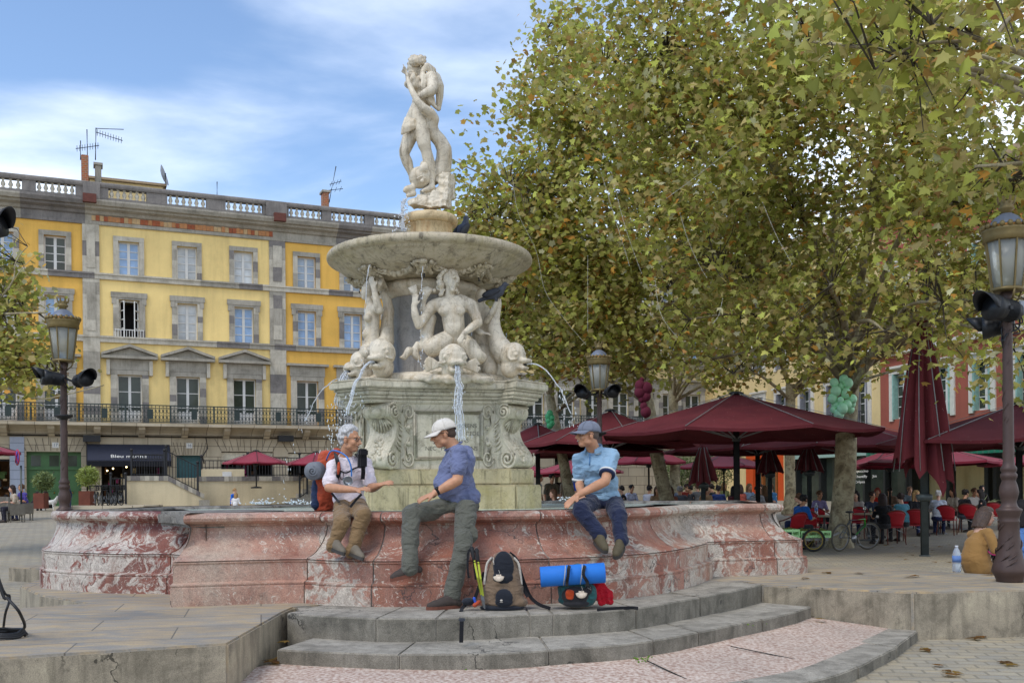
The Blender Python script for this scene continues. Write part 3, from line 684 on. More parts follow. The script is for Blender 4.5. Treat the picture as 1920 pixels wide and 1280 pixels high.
# arms
c((345, 215, -.05, 42), (358, 262, -.14, 36), (352, 285, -.18, 32), (310, 305, -.22, 25), (285, 320, -.22, 20), (272, 330, -.2, 17))
c((275, 235, -.05, 36), (228, 262, -.1, 26), (205, 250, -.12, 22), (225, 225, -.13, 19), (240, 205, -.13, 16))
mb.ell(J(238, 200, -.14), (16*u, 10*u, 20*u)); mb.ell(J(262, 336, -.22), (20*u, 14*u, 14*u))
for i in range(4): c((275-i*4, 318+i*8, -.25, 6), (258-i*4, 326+i*9, -.27, 6), (243-i*3, 320+i*9, -.25, 5))
mb.blob('body', m_fig, nep, .013, 4)
mb = MB()
for i in range(90):
    a = random.uniform(0, 6.28); t = random.random(); x = 262+52*t*math.cos(a); y = 108+38*t*math.sin(a)
    if x < 222 and y > 112: continue
    dz = -.12*math.sqrt(max(0, 1-t*t)); mb.ell(J(x, y, dz), random.uniform(8, 13)*u, 7, 5)
mb.blob('hair', m_fig, nep, .009, 1)
mb = MB()
for i in range(40): mb.ell(J(random.gauss(234, 12), random.gauss(200, 12), -.06-random.random()*.06), random.uniform(7, 12)*u, 7, 5)
mb.blob('beard', m_fig, nep, .009, 1)
mb = MB()  # cloak over the shoulder and down the back
for k_ in range(7):
    t = k_/6; mb.chain([(J(318+t*30, 140+t*25, -.08+.26*t), (17-4*t)*u), (J(350+t*38, 190+t*10, -.04+.24*t), 15*u), (J(385+t*25, 250+t*10, -.02+.2*t), 15*u), (J(388+t*20, 320, .03+.14*t), 14*u), (J(388+t*6, 400, .04+.12*t), 12*u)])
mb.chain([(J(285, 215, -.12), 14*u), (J(302, 160, -.08), 17*u), (J(325, 138, -.02), 18*u), (J(360, 165, .05), 18*u)])
for k_ in range(4): mb.chain([(J(300+k_*16, 190+k_*6, -.13+.01*k_), 9*u), (J(290+k_*20, 260+k_*10, -.16+.02*k_), 9*u), (J(320+k_*16, 340+k_*12, -.13+.03*k_), 10*u), (J(380, 395, -.04), 10*u)])
mb.blob('cloak', m_fig, nep, .012, 2)
mb = MB()  # loin cloth
for k_ in range(7): mb.chain([(J(196+k_*9, 455+k_*2, -.12), 11*u), (J(180+k_*11, 510-k_*2, -.14+.01*(k_ % 2)), (12+3*(k_ % 2))*u), (J(172+k_*13, 548-k_*6, -.13), 8*u)])
mb.chain([(J(200, 460, -.1), 14*u), (J(240, 480, -.13), 18*u), (J(258, 505, -.13), 12*u)]); mb.blob('loincloth', m_fig, nep, .011, 2)
mb = MB()  # great fish coiling up
mb.chain([(J(*q[:3]), q[3]*u) for q in ((285, 805, .0, 62), (345, 800, .12, 62), (410, 765, .12, 58), (425, 700, .08, 50), (425, 640, .04, 46), (400, 590, .02, 42), (360, 545, -.02, 40), (345, 500, -.06, 40), (358, 460, -.1, 38), (340, 425, -.16, 34), (300, 395, -.24, 28), (268, 355, -.27, 22), (245, 315, -.26, 19), (225, 275, -.23, 17), (207, 225, -.18, 13), (196, 170, -.16, 9), (188, 145, -.15, 5))])
mb.ell(J(278, 810, -.02), (66*u, 60*u, 66*u)); mb.chain([(J(235, 870, -.06), 22*u), (J(200, 880, -.1), 20*u), (J(190, 888, -.11), 14*u)])
mb.chain([(J(240, 905, -.06), 20*u), (J(205, 918, -.1), 12*u)]); mb.ell(J(293, 830, -.19), (15*u, 8*u, 13*u)); mb.ell(J(293, 830, -.2), (8*u, 7*u, 7*u))
mb.chain([(J(262, 815, -.19), 5*u), (J(290, 800, -.2), 6*u), (J(318, 818, -.18), 5*u)]); mb.chain([(J(300, 730, .0), 20*u), (J(330, 700, .05), 10*u), (J(300, 760, -.1), 30*u)])
for t in range(4): mb.chain([(J(196, 190, -.16), 6*u), (J(185-4*t, 150+8*t, -.18+.02*t), 7*u), (J(178+6*t, 128+9*t, -.18), 3*u)])
mb.blob('fish', m_fig, nep, .013, 3)
mb = MB()  # rock: broken slabs
rn = random.Random(4)
for q in ((320, 955, -.05, 85, 45), (400, 940, -.05, 80, 55), (440, 860, .06, 55, 95), (350, 920, .08, 90, 60), (290, 965, .06, 60, 30), (430, 960, .08, 60, 40), (410, 800, .12, 45, 60), (250, 960, -.02, 45, 25), (380, 975, -.1, 70, 22)):
    a = rn.uniform(-.5, .5); b = rn.uniform(-.35, .35); A = (Vector((math.cos(a), math.sin(a), b)).normalized(), Vector((-math.sin(a), math.cos(a), .1)).normalized(), Vector((-b, 0, 1)).normalized()); mb.box(J(*q[:3]), (q[3]*1.5*u, 110*u, q[4]*1.6*u), A, .8)
mb.blob('rock', m_fig, nep, .013, 2, wrinkle=.02, wscale=9)
# --- dolphins and tritons
def dolphin(name_lab, head, r, bx, by, tail, fins=True, beak_dir=None, group='dolphins'):
    t = thing('stone_dolphin', name_lab, 'statue', head+Vector((0, 0, -r)), 'carved dolphins spouting water'); mb = MB()
    f = beak_dir.normalized(); side = f.cross(Vector((0, 0, 1))).normalized(); up = Vector((0, 0, 1))
    X = lambda a, b, c_: head+f*(a*r)+side*(b*r)+up*(c_*r)
    mb.ell(head, (r*1.0, r*1.06, r*1.0), 16, 12, (side, f, up)); mb.ell(X(.1, 0, .28), (r*.8, r*.9, r*.78), 16, 12, (side, f, up))
    mb.chain([(X(.2, 0, -.45), r*.75), (X(-.2, 0, -.95), r*.8)])
    # beak: broad upper lip, open mouth, lower lip
    for s_ in (-1, 0, 1):
        mb.chain([(X(.7, .3*s_, -.42), .27*r), (X(1.12, .34*s_, -.50+.05*abs(s_)), .23*r), (X(1.42, .22*s_, -.47), .17*r)])
        mb.chain([(X(.6, .3*s_, -.88), .26*r), (X(1.0, .28*s_, -1.02), .19*r), (X(1.22, .16*s_, -1.0), .13*r)])
    for s_ in (-1, 1):
        mb.ell(X(.62, .74*s_, -.02), (r*.16, r*.2, r*.2), 10, 8, (side, f, up)); mb.ell(X(.70, .84*s_, -.02), (r*.1, r*.12, r*.12), 10, 8, (side, f, up))
        mb.chain([(X(.28, .90*s_, .12), .07*r), (X(.55, .82*s_, .32), .09*r), (X(.88, .58*s_, .2), .07*r)])
        mb.chain([(X(.02, .98*s_, -.1), .06*r), (X(.3, .98*s_, -.45), .08*r), (X(.7, .76*s_, -.4), .06*r)])
        mb.chain([(X(-.25, .96*s_, .1), .05*r), (X(.1, .9*s_, .52), .06*r), (X(.5, .6*s_, .75), .05*r)])
        if fins:
            for q in range(8):
                a = -.45+q*.17; mb.chain([(X(-.1, .9*s_, -.55), .14*r), (X(-.15, s_*(.9+.75*math.cos(a)), -.55+.75*math.sin(a)*.9), .09*r), (X(-.1, s_*(.95+1.25*math.cos(a)), -.62+1.2*math.sin(a)*.9), .045*r)])
    if tail: mb.chain(tail)
    mb.blob('body', m_fig, t, .012, 3)
    m2 = MB(); m2.tube([X(.8, 0, -.72), X(1.16, 0, -.76)], r*.16, 8); m2.build('mouth_pipe', m_leadpipe, t)
    return t, X(1.2, 0, -.75)
def hand(mb, w, d, up, L_, curl=.4, thumb=1, spread=.16):
    """palm, four unequal bent fingers and a side thumb; w wrist, d direction, up = back of the hand"""
    d = Vector(d).normalized(); s_ = d.cross(Vector(up)).normalized(); n = s_.cross(d).normalized(); k_ = L_/.19
    pc = w+d*(.05*k_)
    for i in (-1, 0, 1): mb.cone(w+d*.01*k_+s_*(.018*i*k_), .015*k_, w+d*.088*k_+s_*(.026*i*k_), .0125*k_)
    for i, (ln, off) in enumerate(((.072, -.033), (.082, -.011), (.077, .011), (.06, .033))):
        b = w+d*(.092*k_)+s_*(off*k_); dd = (d+s_*(off*spread*30*.16)).normalized(); p = b; a = curl*.45; pts = [(b, .0095*k_)]
        for j, q in enumerate((.45, .32, .23)):
            v = (dd*math.cos(a)-n*math.sin(a)).normalized(); p = p+v*(ln*q*k_); pts.append((p, (.0088-.0012*j)*k_)); a += curl
        mb.chain(pts)
    tb = w+d*.025*k_-s_*(thumb*.03*k_); td = (d*.75-s_*thumb*.65-n*.25).normalized(); p1 = tb+td*.038*k_; p2 = p1+(d*.9-s_*thumb*.2-n*.35).normalized()*.032*k_
    mb.chain([(tb, .015*k_), (p1, .0115*k_), (p2, .0085*k_)])
# centre group: crop (740,490) scale 5.565
s5 = 5.565; Yc = 12.25; J = pj(740, 490, s5, Yc); u = Yc/FP/s5
trit = thing('triton_statue', 'bare chested stone triton with curly hair sitting above the middle dolphin', 'statue', J(620, 1100), 'stone tritons around the column')
mb = MB(); c = lambda *p: mb.chain([(J(*q[:3]), q[3]*u) for q in p])
c((625, 800, .05, 110), (622, 700, .03, 112), (610, 600, 0, 118), (600, 500, 0, 122)); c((600, 470, .02, 100), (660, 460, .02, 110)); c((540, 480, .02, 105), (600, 470, .02, 110))
mb.ell(J(540, 515, -.10), (92*u, 45*u, 58*u)); mb.ell(J(650, 515, -.10), (92*u, 45*u, 58*u)); mb.ell(J(597, 500, -.09), (120*u, 45*u, 50*u)); c((420, 460, .06, 70), (560, 400, .06, 60), (690, 400, .06, 58), (775, 450, .05, 72))
mb.ell(J(612, 680, -.06), (96*u, 60*u, 110*u))
c((570, 380, .03, 52), (575, 300, 0, 50)); mb.ell(J(575, 190, .0), (75*u, 78*u, 92*u)); mb.ell(J(592, 235, -.03), (58*u, 62*u, 72*u)); mb.ell(J(628, 235, -.09), (14*u, 22*u, 26*u)); mb.ell(J(605, 300, -.06), (36*u, 38*u, 26*u))
mb.ell(J(605, 165, -.07), (48*u, 30*u, 14*u)); mb.ell(J(615, 268, -.085), (20*u, 18*u, 9*u)); mb.ell(J(570, 225, -.08), (20*u, 18*u, 12*u))
c((395, 470, .05, 68), (330, 560, .0, 54), (262, 650, -.05, 46), (250, 670, -.06, 42)); c((250, 670, -.06, 42), (215, 560, -.1, 42), (200, 460, -.1, 30))
c((800, 465, .04, 70), (845, 560, .02, 58), (872, 635, -.05, 48)); c((872, 640, -.06, 47), (800, 690, -.16, 42), (728, 748, -.22, 29))
hand(mb, J(728, 748, -.22), J(660, 850, -.26)-J(728, 748, -.22), Vector((.1, -1, .4)), 150*u, .45, 1)
hand(mb, J(200, 465, -.1), J(225, 310, -.1)-J(200, 465, -.1), Vector((-.3, -1, 0)), 165*u, .3, -1)
mb.blob('body', m_fig, trit, .011, 4)
mb = MB()
for i in range(80):
    a = random.uniform(2.2, 6.9); x = 560+random.uniform(70, 105)*math.cos(a); y = 190+random.uniform(80, 112)*math.sin(a); mb.ell(J(x, y, random.uniform(-.06, .04)), random.uniform(16, 27)*u, 7, 5)
for i in range(26): mb.ell(J(random.gauss(470, 22), random.uniform(200, 350), random.uniform(-.05, .05)), random.uniform(15, 26)*u, 7, 5)
for i in range(8): mb.ell(J(random.gauss(640, 10), random.uniform(290, 330), random.uniform(-.03, .05)), random.uniform(14, 22)*u, 7, 5)
mb.blob('hair', m_fig, trit, .008, 1)
mb = MB(); c = lambda *p: mb.chain([(J(*q[:3]), q[3]*u) for q in p])
c((570, 810, .03, 100), (470, 860, -.05, 105), (400, 900, -.05, 100), (350, 870, .05, 80), (335, 770, .08, 72), (345, 680, .08, 75), (385, 590, .06, 55), (350, 540, .04, 45), (295, 500, .02, 36), (300, 430, .02, 28), (318, 370, .0, 20))
for t in range(5): c((310, 400, 0, 22), (330+14*t-20, 330-12*abs(t-2), -.03, 24), (280+28*t, 262+10*abs(t-2), 0, 10))
c((690, 820, .05, 90), (790, 880, -.05, 80), (850, 980, -.05, 78), (900, 1000, .0, 62), (880, 1030, .05, 50))
c((300, 920, .05, 34), (240, 860, .05, 30), (215, 900, .04, 30), (220, 980, .02, 40), (250, 1010, .02, 30)); c((215, 930, .04, 25), (150, 930, 0, 42), (100, 1000, -.02, 30), (60, 1000, -.02, 14))
mb.blob('fish_tail', m_fig, trit, .012, 2)
mb = MB(); c = lambda *p: mb.chain([(J(*q[:3]), q[3]*u) for q in p])
for t in range(6): c((215, 400, -.06, 16), (180+9*t, 320, -.08, 16), (150+14*t, 280-6*t, -.07, 11))
mb.blob('shell', m_fig, trit, .01, 2)
mb = MB(); mb.chain([(J(80, 1225, -.1), 40*u), (J(300, 1220, -.35), 48*u), (J(560, 1225, -.5), 50*u), (J(800, 1225, -.45), 48*u), (J(1010, 1240, -.2), 35*u)]); mb.ell(J(560, 1180, .1), (300*u, .4, 90*u)); tb_ = mb.blob('rock_base', m_wm, trit, .016, 2, wrinkle=.02)
SPOUTS = []
hd = J(605, 1010, -.42); d_, sp = dolphin('stone dolphin with spread fins under the seated triton, water pouring down the panel', hd, 138*u, 0, 0, None, True, fd+rd*.12); SPOUTS.append(sp)
# right group
hd = J(1230, 985, .15); rr = 135*u
d_, sp = dolphin('stone dolphin on the right hand corner with its tail raised upright', hd, rr, 0, 0, [(hd+Vector((-.08, .08, .02)), rr*.95), (J(1100, 900, .25), 120*u), (J(1060, 800, .3), 92*u), (J(1040, 700, .3), 75*u), (J(1050, 610, .28), 52*u), (J(1070, 540, .25), 36*u), (J(1085, 440, .22), 34*u), (J(1095, 400, .2), 20*u)], False, Vector((.9, -.42, 0))); SPOUTS.append(sp)
t2 = thing('triton_statue', 'shadowed stone triton behind the pigeon, arm bent up to the fish tail', 'statue', J(900, 1100, .5), 'stone tritons around the column')
mb = MB(); c = lambda *p: mb.chain([(J(*q[:3]), q[3]*u) for q in p])
c((915, 950, .5, 110), (905, 700, .5, 100), (890, 560, .5, 105), (880, 500, .5, 95)); mb.ell(J(905, 360, .5), (68*u, 75*u, 85*u)); c((895, 470, .5, 48), (900, 400, .5, 46)); mb.ell(J(935, 370, .44), (40*u, 40*u, 52*u))
c((940, 500, .45, 55), (985, 560, .4, 45), (965, 625, .3, 40)); c((965, 625, .3, 40), (1010, 540, .22, 34), (1060, 440, .18, 26)); hand(mb, J(1060, 440, .18), Vector((.25, 0, 1)), Vector((.5, -1, 0)), 110*u, .5)
c((860, 640, .4, 45), (850, 720, .25, 40), (900, 745, .15, 34)); hand(mb, J(900, 745, .15), Vector((1, -.1, -.12)), Vector((0, -.6, 1)), 130*u, .35)
c((900, 950, .4, 100), (1000, 1000, .4, 80), (1000, 1130, .3, 80)); mb.blob('body', m_fig, t2, .013, 4)
# left group: crop (640,490)
Yl = 12.55; J = pj(640, 490, s5, Yl); u = Yl/FP/s5
ny = thing('nymph_statue', 'stone sea nymph in profile holding a shell up to her ear, left of the column', 'statue', J(330, 1100), 'stone tritons around the column')
mb = MB(); c = lambda *p: mb.chain([(J(*q[:3]), q[3]*u) for q in p])
c((320, 880, 0, 92), (322, 780, 0, 78), (325, 680, 0, 76), (320, 580, 0, 82), (325, 510, 0, 78)); mb.ell(J(272, 585, -.1), (44*u, 44*u, 46*u)); mb.ell(J(285, 590, .08), (44*u, 44*u, 46*u)); mb.ell(J(270, 760, -.02), (55*u, 60*u, 60*u))
c((310, 470, 0, 45), (290, 410, 0, 38)); mb.ell(J(272, 300, 0), (64*u, 62*u, 78*u)); mb.ell(J(250, 330, -.01), (42*u, 46*u, 62*u)); mb.ell(J(216, 340, -.01), (13*u, 14*u, 16*u)); mb.ell(J(235, 380, -.01), (26*u, 26*u, 22*u)); mb.ell(J(222, 300, -.01), (16*u, 30*u, 10*u))
mb.ell(J(295, 260, .02), (62*u, 66*u, 62*u)); c((350, 490, -.06, 54), (400, 512, -.16, 44)); c((395, 510, -.18, 44), (365, 400, -.2, 40), (340, 285, -.2, 28))
hand(mb, J(338, 285, -.2), J(300, 150, -.18)-J(338, 285, -.2), Vector((-.5, -1, 0)), 165*u, .25, -1)
mb.blob('body', m_fig, ny, .011, 4)
mb = MB(); c = lambda *p: mb.chain([(J(*q[:3]), q[3]*u) for q in p])
for t in range(7): c((380, 300, -.12, 20), (395+8*t, 235-10*math.sin(t*.5)+t*4, -.15+.05*t, 34), (430+8*t, 190+t*18, -.1+.04*t, 20))
mb.blob('shell', m_fig, ny, .01, 2)
mb = MB(); c = lambda *p: mb.chain([(J(*q[:3]), q[3]*u) for q in p])
c((440, 340, .1, 40), (480, 420, .1, 50), (495, 520, .1, 60), (480, 620, .1, 66), (475, 720, .1, 76), (465, 830, .05, 90), (420, 900, 0, 100)); c((300, 900, 0, 90), (270, 960, -.1, 90)); mb.blob('fish_tail', m_fig, ny, .012, 3)
hd = J(420, 960, -.45); d_, sp = dolphin('stone dolphin with brown stained brow on the left front corner, spouting', hd, 142*u, 0, 0, None, False, Vector((-.32, -.95, 0))); SPOUTS.append(sp)
hd = J(215, 1060, -.05); d_, sp2 = dolphin('smooth stone dolphin on the far left edge of the pedestal, half behind its neighbour', hd, 120*u, 0, 0, None, False, Vector((-.95, -.3, 0))); SPOUTS.append(sp2)
mb = MB(); mb.ell(J(90, 1120, .3), (75*u, 75*u, 75*u)); mb.ell(J(75, 1170, .2), (30*u, 30*u, 26*u)); mb.chain([(J(60, 1180, .2), 25*u), (J(20, 1210, .15), 20*u)]); mb.chain([(J(100, 1250, 0), 50*u), (J(420, 1250, -.3), 50*u), (J(600, 1250, -.2), 45*u)]); mb.blob('rock_base', m_wm, ny, .014, 2)
# hidden rear pair so that the monument is whole from the side
for sgn in (-1, 1):
    hd = Vector((FC.x+.75*sgn, FC.y+.85, 2.78)); dolphin('stone dolphin on the rear %s corner behind the column' % ('right' if sgn > 0 else 'left'), hd, .3, 0, 0, [(hd, .28), (hd+Vector((-.1*sgn, -.15, .35)), .2), (hd+Vector((-.2*sgn, -.25, .8)), .1)], False, Vector((.6*sgn, .8, 0)))
# ---------------------------------------------------------------- pigeons
def pigeon(lab, p, d, s=1.0, up=.25):
    t = thing('pigeon', lab, 'pigeon', p); d = Vector(d).normalized(); sd_ = d.cross(Vector((0, 0, 1))); ax = (d*math.cos(up)+Vector((0, 0, math.sin(up)))).normalized(); uz = sd_.cross(ax)
    X = lambda a, b, c_: p+Vector((0, 0, .09*s))+ax*(a*s)+sd_*(b*s)+uz*(c_*s)
    mb = MB(); mb.ell(X(0, 0, 0), (.058*s, .11*s, .058*s), 12, 8, (sd_, ax, uz)); mb.chain([(X(.06, 0, .01), .045*s), (X(.115, 0, .045), .03*s), (X(.13, 0, .06), .03*s)]); mb.chain([(X(-.05, 0, 0), .05*s), (X(-.13, 0, -.01), .025*s), (X(-.2, 0, -.015), .02*s)])
    for q in (-1, 1): mb.chain([(X(.0, .02*q, -.04), .018*s), (X(-.01, .02*q, -.085), .007*s)]); 
    mb.cone(X(.15, 0, .055), .012*s, X(.18, 0, .045), .004*s)
    mb.blob('body', M('pigeon slate', (.055, .06, .075), .6, var=.3, scale=20), t, .006, 2)
    for q in (-1, 1):
        m2 = MB(); m2.ell(X(-.03, .048*q, .012), (.016*s, .115*s, .04*s), 10, 8, (sd_, ax, uz)); m2.build('wing', M('pigeon wing', (.025, .027, .033), .6, var=.4, scale=30), t)
pigeon('dark pigeon perched on the raised hand of the right hand stone figure', P(929, 566, 12.4), (.85, -.3, 0), 1.15)
pigeon('grey pigeon half hidden behind the rim of the upper bowl', P(868, 446, 13.5), (.5, .8, 0), 1.3, .7)
# ---------------------------------------------------------------- falling water
def arc_pts(p, v, z_end, n=26, jit=.012):
    g = 9.8; T = (v.z+math.sqrt(v.z*v.z+2*g*(p.z-z_end)))/g; out = []
    for i in range(n+1):
        t = T*i/n; q = p+v*t+Vector((0, 0, -.5*g*t*t)); k_ = i/n
        out.append(q+Vector((random.gauss(0, 1), random.gauss(0, 1), random.gauss(0, 1)))*jit*k_)
    return out
def jet(lab, p, v, z_end, r0, r1, beads=30, sheet=0, solid=.75, spread=.03):
    pts = arc_pts(p, v, z_end); n = int(len(pts)*solid); t = thing('water_jet', lab, 'water jet', p, 'jets of water from the fountain')
    mb = MB(); pp = crom(pts[:n+1], 3); mb.tube(pp, [max(.003, (r0+(r1-r0)*i/len(pp))*(1+.35*noise.noise(Vector((i*.5, r0*99, 0))))) for i in range(len(pp))], 7)
    for s_ in range(sheet):
        o = Vector((random.gauss(0, .03), random.gauss(0, .02), random.gauss(0, .02))); mb.tube([q+o*(.4+i/len(pp)) for i, q in enumerate(pp)], [max(.002, r0*.55*(1+1.1*noise.noise(Vector((i*.7, s_*9.1, 3))))) for i in range(len(pp))], 6)
    mb.build('stream', m_jet, t)
    mb = MB()
    for i in range(int(beads*.6)):
        a = random.uniform(.35, 1)**.8*(len(pts)-1); j = int(min(a, len(pts)-2)); q = pts[j].lerp(pts[j+1], a-j); s_ = spread*a/len(pts)*1.6
        mb.ell(q+Vector((random.gauss(0, s_), random.gauss(0, s_), random.gauss(0, s_))), (random.uniform(.003, .0075),)*2+(random.uniform(.006, .022),), 6, 4)
    mb.build('droplets', m_drop, t)['kind'] = 'stuff'
jet('thick sheet of water pouring from the middle dolphin down the inscribed panel', SPOUTS[0], fd*.35+Vector((0, 0, .1)), 1.45, .010, .010, 150, 8, .9, .035)
jet('thin arched jet from the right hand dolphin falling to the right', SPOUTS[1], Vector((1.35, -.6, .35)), .8, .010, .006, 90, 0, .6, .05)
jet('jet from the brown stained dolphin falling towards the grey haired hiker', SPOUTS[2], Vector((-.75, -1.0, .1)), .8, .016, .008, 110, 1, .6, .05)
jet('broad spray from the far left dolphin breaking into drops', SPOUTS[3], Vector((-.42, -.5, .0)), .8, .012, .008, 170, 7, .5, .07)
jet('fine arched jet leaping far left from behind the left dolphin', P(655, 712, 12.9), Vector((-1.35, -.55, .6)), .8, .008, .005, 40, 0, .62, .02)
for q, (lab, px, py, Y) in enumerate((('fine stream from the left mask of the bowl down past the nymph', 694, 497, 12.0), ('fine stream from the middle mask of the bowl in front of the column', 793, 500, 11.93))):
    jet(lab, P(px, py, Y), Vector((-.16 if q == 0 else -.06, -.25, 0)), .8 if q == 0 else 2.5, .006, .003, 50, 0, .45, .012)
t = thing('water_jet', 'spray spilling off the fish mouth at the summit statue', 'water jet', P(760, 375, 12.8), 'jets of water from the fountain'); mb = MB()
for i in range(130):
    k_ = random.random(); mb.ell(P(760-8*k_+random.gauss(0, 3+6*k_), 372+62*k_, 12.75+random.gauss(0, .04)), random.uniform(.004, .013), 6, 4)
mb.build('droplets', m_drop, t)['kind'] = 'stuff'; mb = MB()
for i in range(4): mb.tube(crom([P(763+i, 370, 12.78), P(758-2*i, 385, 12.74), P(752+3*i, 434, 12.72)], 5), .006, 5)
mb.build('stream', m_jet, t)
t = thing('water_splash', 'white splashes where the jets strike the basin water', 'water splash', P(540, 945, 13.0)); mb = MB()
for (px, py, Y, n) in ((492, 944, 13.2, 60), (560, 944, 12.6, 40), (620, 944, 12.2, 60), (1075, 938, 12.4, 40), (800, 944, 12, 20)):
    for i in range(n): mb.ell(P(px+random.gauss(0, 16), py-abs(random.gauss(0, 4)), Y), (random.uniform(.006, .02), random.uniform(.006, .02), random.uniform(.004, .014)), 6, 4)
o = mb.build('foam', m_drop, t); o['kind'] = 'stuff'
# ---------------------------------------------------------------- buildings
class Fac:
    def __init__(s, O, U): s.O = Vector(O); s.U = Vector(U).normalized(); s.N = Vector((s.U.y, -s.U.x, 0)); s.Z = Vector((0, 0, 1))
    def W(s, px, py, w=0):
        d = ray(px, py); e = Vector((0, 0, CZ)); t = (s.O+s.N*w-e).dot(s.N)/d.dot(s.N); p = e+d*t; return (p-s.O).dot(s.U), p.z
    def V(s, u, v, w=0): return s.O+s.U*u+s.N*w+Vector((0, 0, v))
    def u(s, px, w=0): return s.W(px, 900, w)[0]
    def box(s, mb, u0, u1, v0, v1, w0, w1): mb.box(s.V((u0+u1)/2, (v0+v1)/2, (w0+w1)/2), (abs(u1-u0), abs(w1-w0), abs(v1-v0)), (s.U, -s.N, s.Z)); return mb
    def ext(s, mb, prof, u0, u1):  # profile of (w, v) extruded along u
        mb.prism([(a, b) for a, b in prof], u0, u1, lambda p, z: s.V(z, p[1], p[0])); return mb
    def wall(s, mb, u0, u1, v0, v1, holes, depth=.3):
        hs = [h for h in holes if h[1] > u0 and h[0] < u1]
        us = sorted(set([u0, u1]+[min(u1, max(u0, x)) for h in hs for x in h[:2]])); vs = sorted(set([v0, v1]+[min(v1, max(v0, x)) for h in hs for x in h[2:]]))
        for a, b in zip(us, us[1:]):
            for c, d in zip(vs, vs[1:]):
                m_ = ((a+b)/2, (c+d)/2)
                if any(h[0] < m_[0] < h[1] and h[2] < m_[1] < h[3] for h in hs): continue
                mb.add([s.V(a, c), s.V(b, c), s.V(b, d), s.V(a, d)], [(0, 1, 2, 3)])
        for h in hs:
            a, b, c, d = h
            for (p, q) in (((a, c), (a, d)), ((a, d), (b, d)), ((b, d), (b, c)), ((b, c), (a, c))):
                mb.add([s.V(p[0], p[1]), s.V(q[0], q[1]), s.V(q[0], q[1], -depth), s.V(p[0], p[1], -depth)], [(0, 1, 2, 3)])
def plaster(name, rgb):
    k = NT(name); co = k.co('World'); n1 = k.noise(co, .45, 8, .6); n2 = k.noise(k.co('World', scale=(1.2, 1.2, .12)), 1.6, 7, .65); n3 = k.noise(co, 30, 4)
    c = k.ramp(n1, [(.3, sc(rgb, .86)), (.7, sc(rgb, 1.1))]); c = k.mix(k.f(n2, .47, .72), c, k.mix(.45, c, sc(rgb, .6))); c = k.mix(k.math('MULTIPLY', k.f(k.noise(co, .22, 9, .7), .52, .6), .35), c, sc(rgb, 1.12))
    k.col(k.mix(.12, c, k.ramp(n3, [(.3, (.1,)*3), (.7, (.8,)*3)]), 'OVERLAY')); k.set(Roughness=.9); k.bump(n3, .25, .01); return k.m
m_yel = plaster('pale yellow plaster', hx('#e8cb84')); m_ora = plaster('ochre plaster', hx('#deae52')); m_cream = plaster('cream plaster', hx('#d3bb85')); m_brick = plaster('brick red plaster', hx('#96503f'))
m_greyp = plaster('blue grey render', hx('#9aa0ad')); m_ramp = plaster('ramp plaster', hx('#cfbf9b'))
sL = stone('pale sandstone', hx('#b8b09e'), hx('#938b7a'), hx('#c9c1ae'), 1.2, None, .2, .3); sM = stone('grey sandstone', hx('#9c9586'), hx('#7a7466'), hx('#b0a898'), 1.2, None, .2, .3); sD = stone('dark sandstone', hx('#78726c'), hx('#5c5853'), hx('#8c857d'), 1.2, None, .2, .3)
STN = [sL, sM, sD]
k = NT('ashlar'); co = k.tc.outputs['Object']; b = k.g('ShaderNodeTexBrick'); b.inputs['Scale'].default_value = 1; b.inputs['Brick Width'].default_value = 1.3; b.inputs['Row Height'].default_value = .62; b.inputs['Mortar Size'].default_value = .018
m1 = k.g('ShaderNodeMapping'); k.l.new(k.co('World', rot=(0, 0, R(-23.3))), m1.inputs['Vector']); m1.inputs['Rotation'].default_value = (R(-90), 0, 0); k.l.new(m1.outputs[0], b.inputs['Vector']); b.inputs['Color1'].default_value = hx('#b9ac93')+(1,); b.inputs['Color2'].default_value = hx('#a89b83')+(1,); b.inputs['Mortar'].default_value = hx('#6c6252')+(1,)
n1 = k.noise(k.co('World', scale=(1, 1, .25)), 1.1, 8, .65); k.col(k.mix(k.f(n1, .45, .75), b.outputs['Color'], k.mix(.5, b.outputs['Color'], hx('#6d6353')))); k.set(Roughness=.88); k.bump(b.outputs['Fac'], -.5, .02); m_ash = k.m
def glass(name, rgb, rough=.06, spec=.6):
    k = NT(name); co = k.co('World'); n = k.noise(co, .8, 4); k.col(k.ramp(n, [(.3, sc(rgb, .6)), (.7, sc(rgb, 1.4))])); k.set(Roughness=rough); k.b.inputs['Specular IOR Level'].default_value = spec; k.bump(n, .05, .05); return k.m
g_sky = glass('window glass pale', hx('#8d9dac')); g_blue = glass('window glass blue', hx('#84a2c4')); g_dark = glass('window glass dark', hx('#3c4238'), .08, .4); g_curt = glass('window with net curtain', hx('#b4b8b8')); g_dark2 = glass('window glass brown', hx('#4a4540'), .08, .4); g_in = M('dark interior', (.018, .015, .013), .9)  # pale, blue and dark tones paint sky and tree reflections into the panes
m_white = M('white window paint', '#cfcdc6', .5, var=.08, bump=.05); m_iron = M('green black iron', '#26322f', .5, var=.3); m_blackiron = M('black iron', '#1d1d1e', .5)
F1 = Fac(P(0, 916, 54)*1, Vector((math.cos(R(23.3)), math.sin(R(23.3)), 0))); F1.O.z = 0
W1 = F1.W
bld = thing('apartment_building', 'long four storey building in yellow and ochre plaster with grey stone trim, balustrade and balcony', 'building', F1.V(0, 0, 0))
uE = F1.u(1345); cols_ = [(107, 'o'), (245, 'y'), (354, 'y'), (460, 'y'), (578, 'o'), (664, 'o'), (742, 'o'), (812, 'o'), (880, 'o'), (945, 'o'), (1005, 'o'), (1062, 'o'), (1115, 'o'), (1165, 'o'), (1212, 'o'), (1258, 'o'), (1300, 'o')]
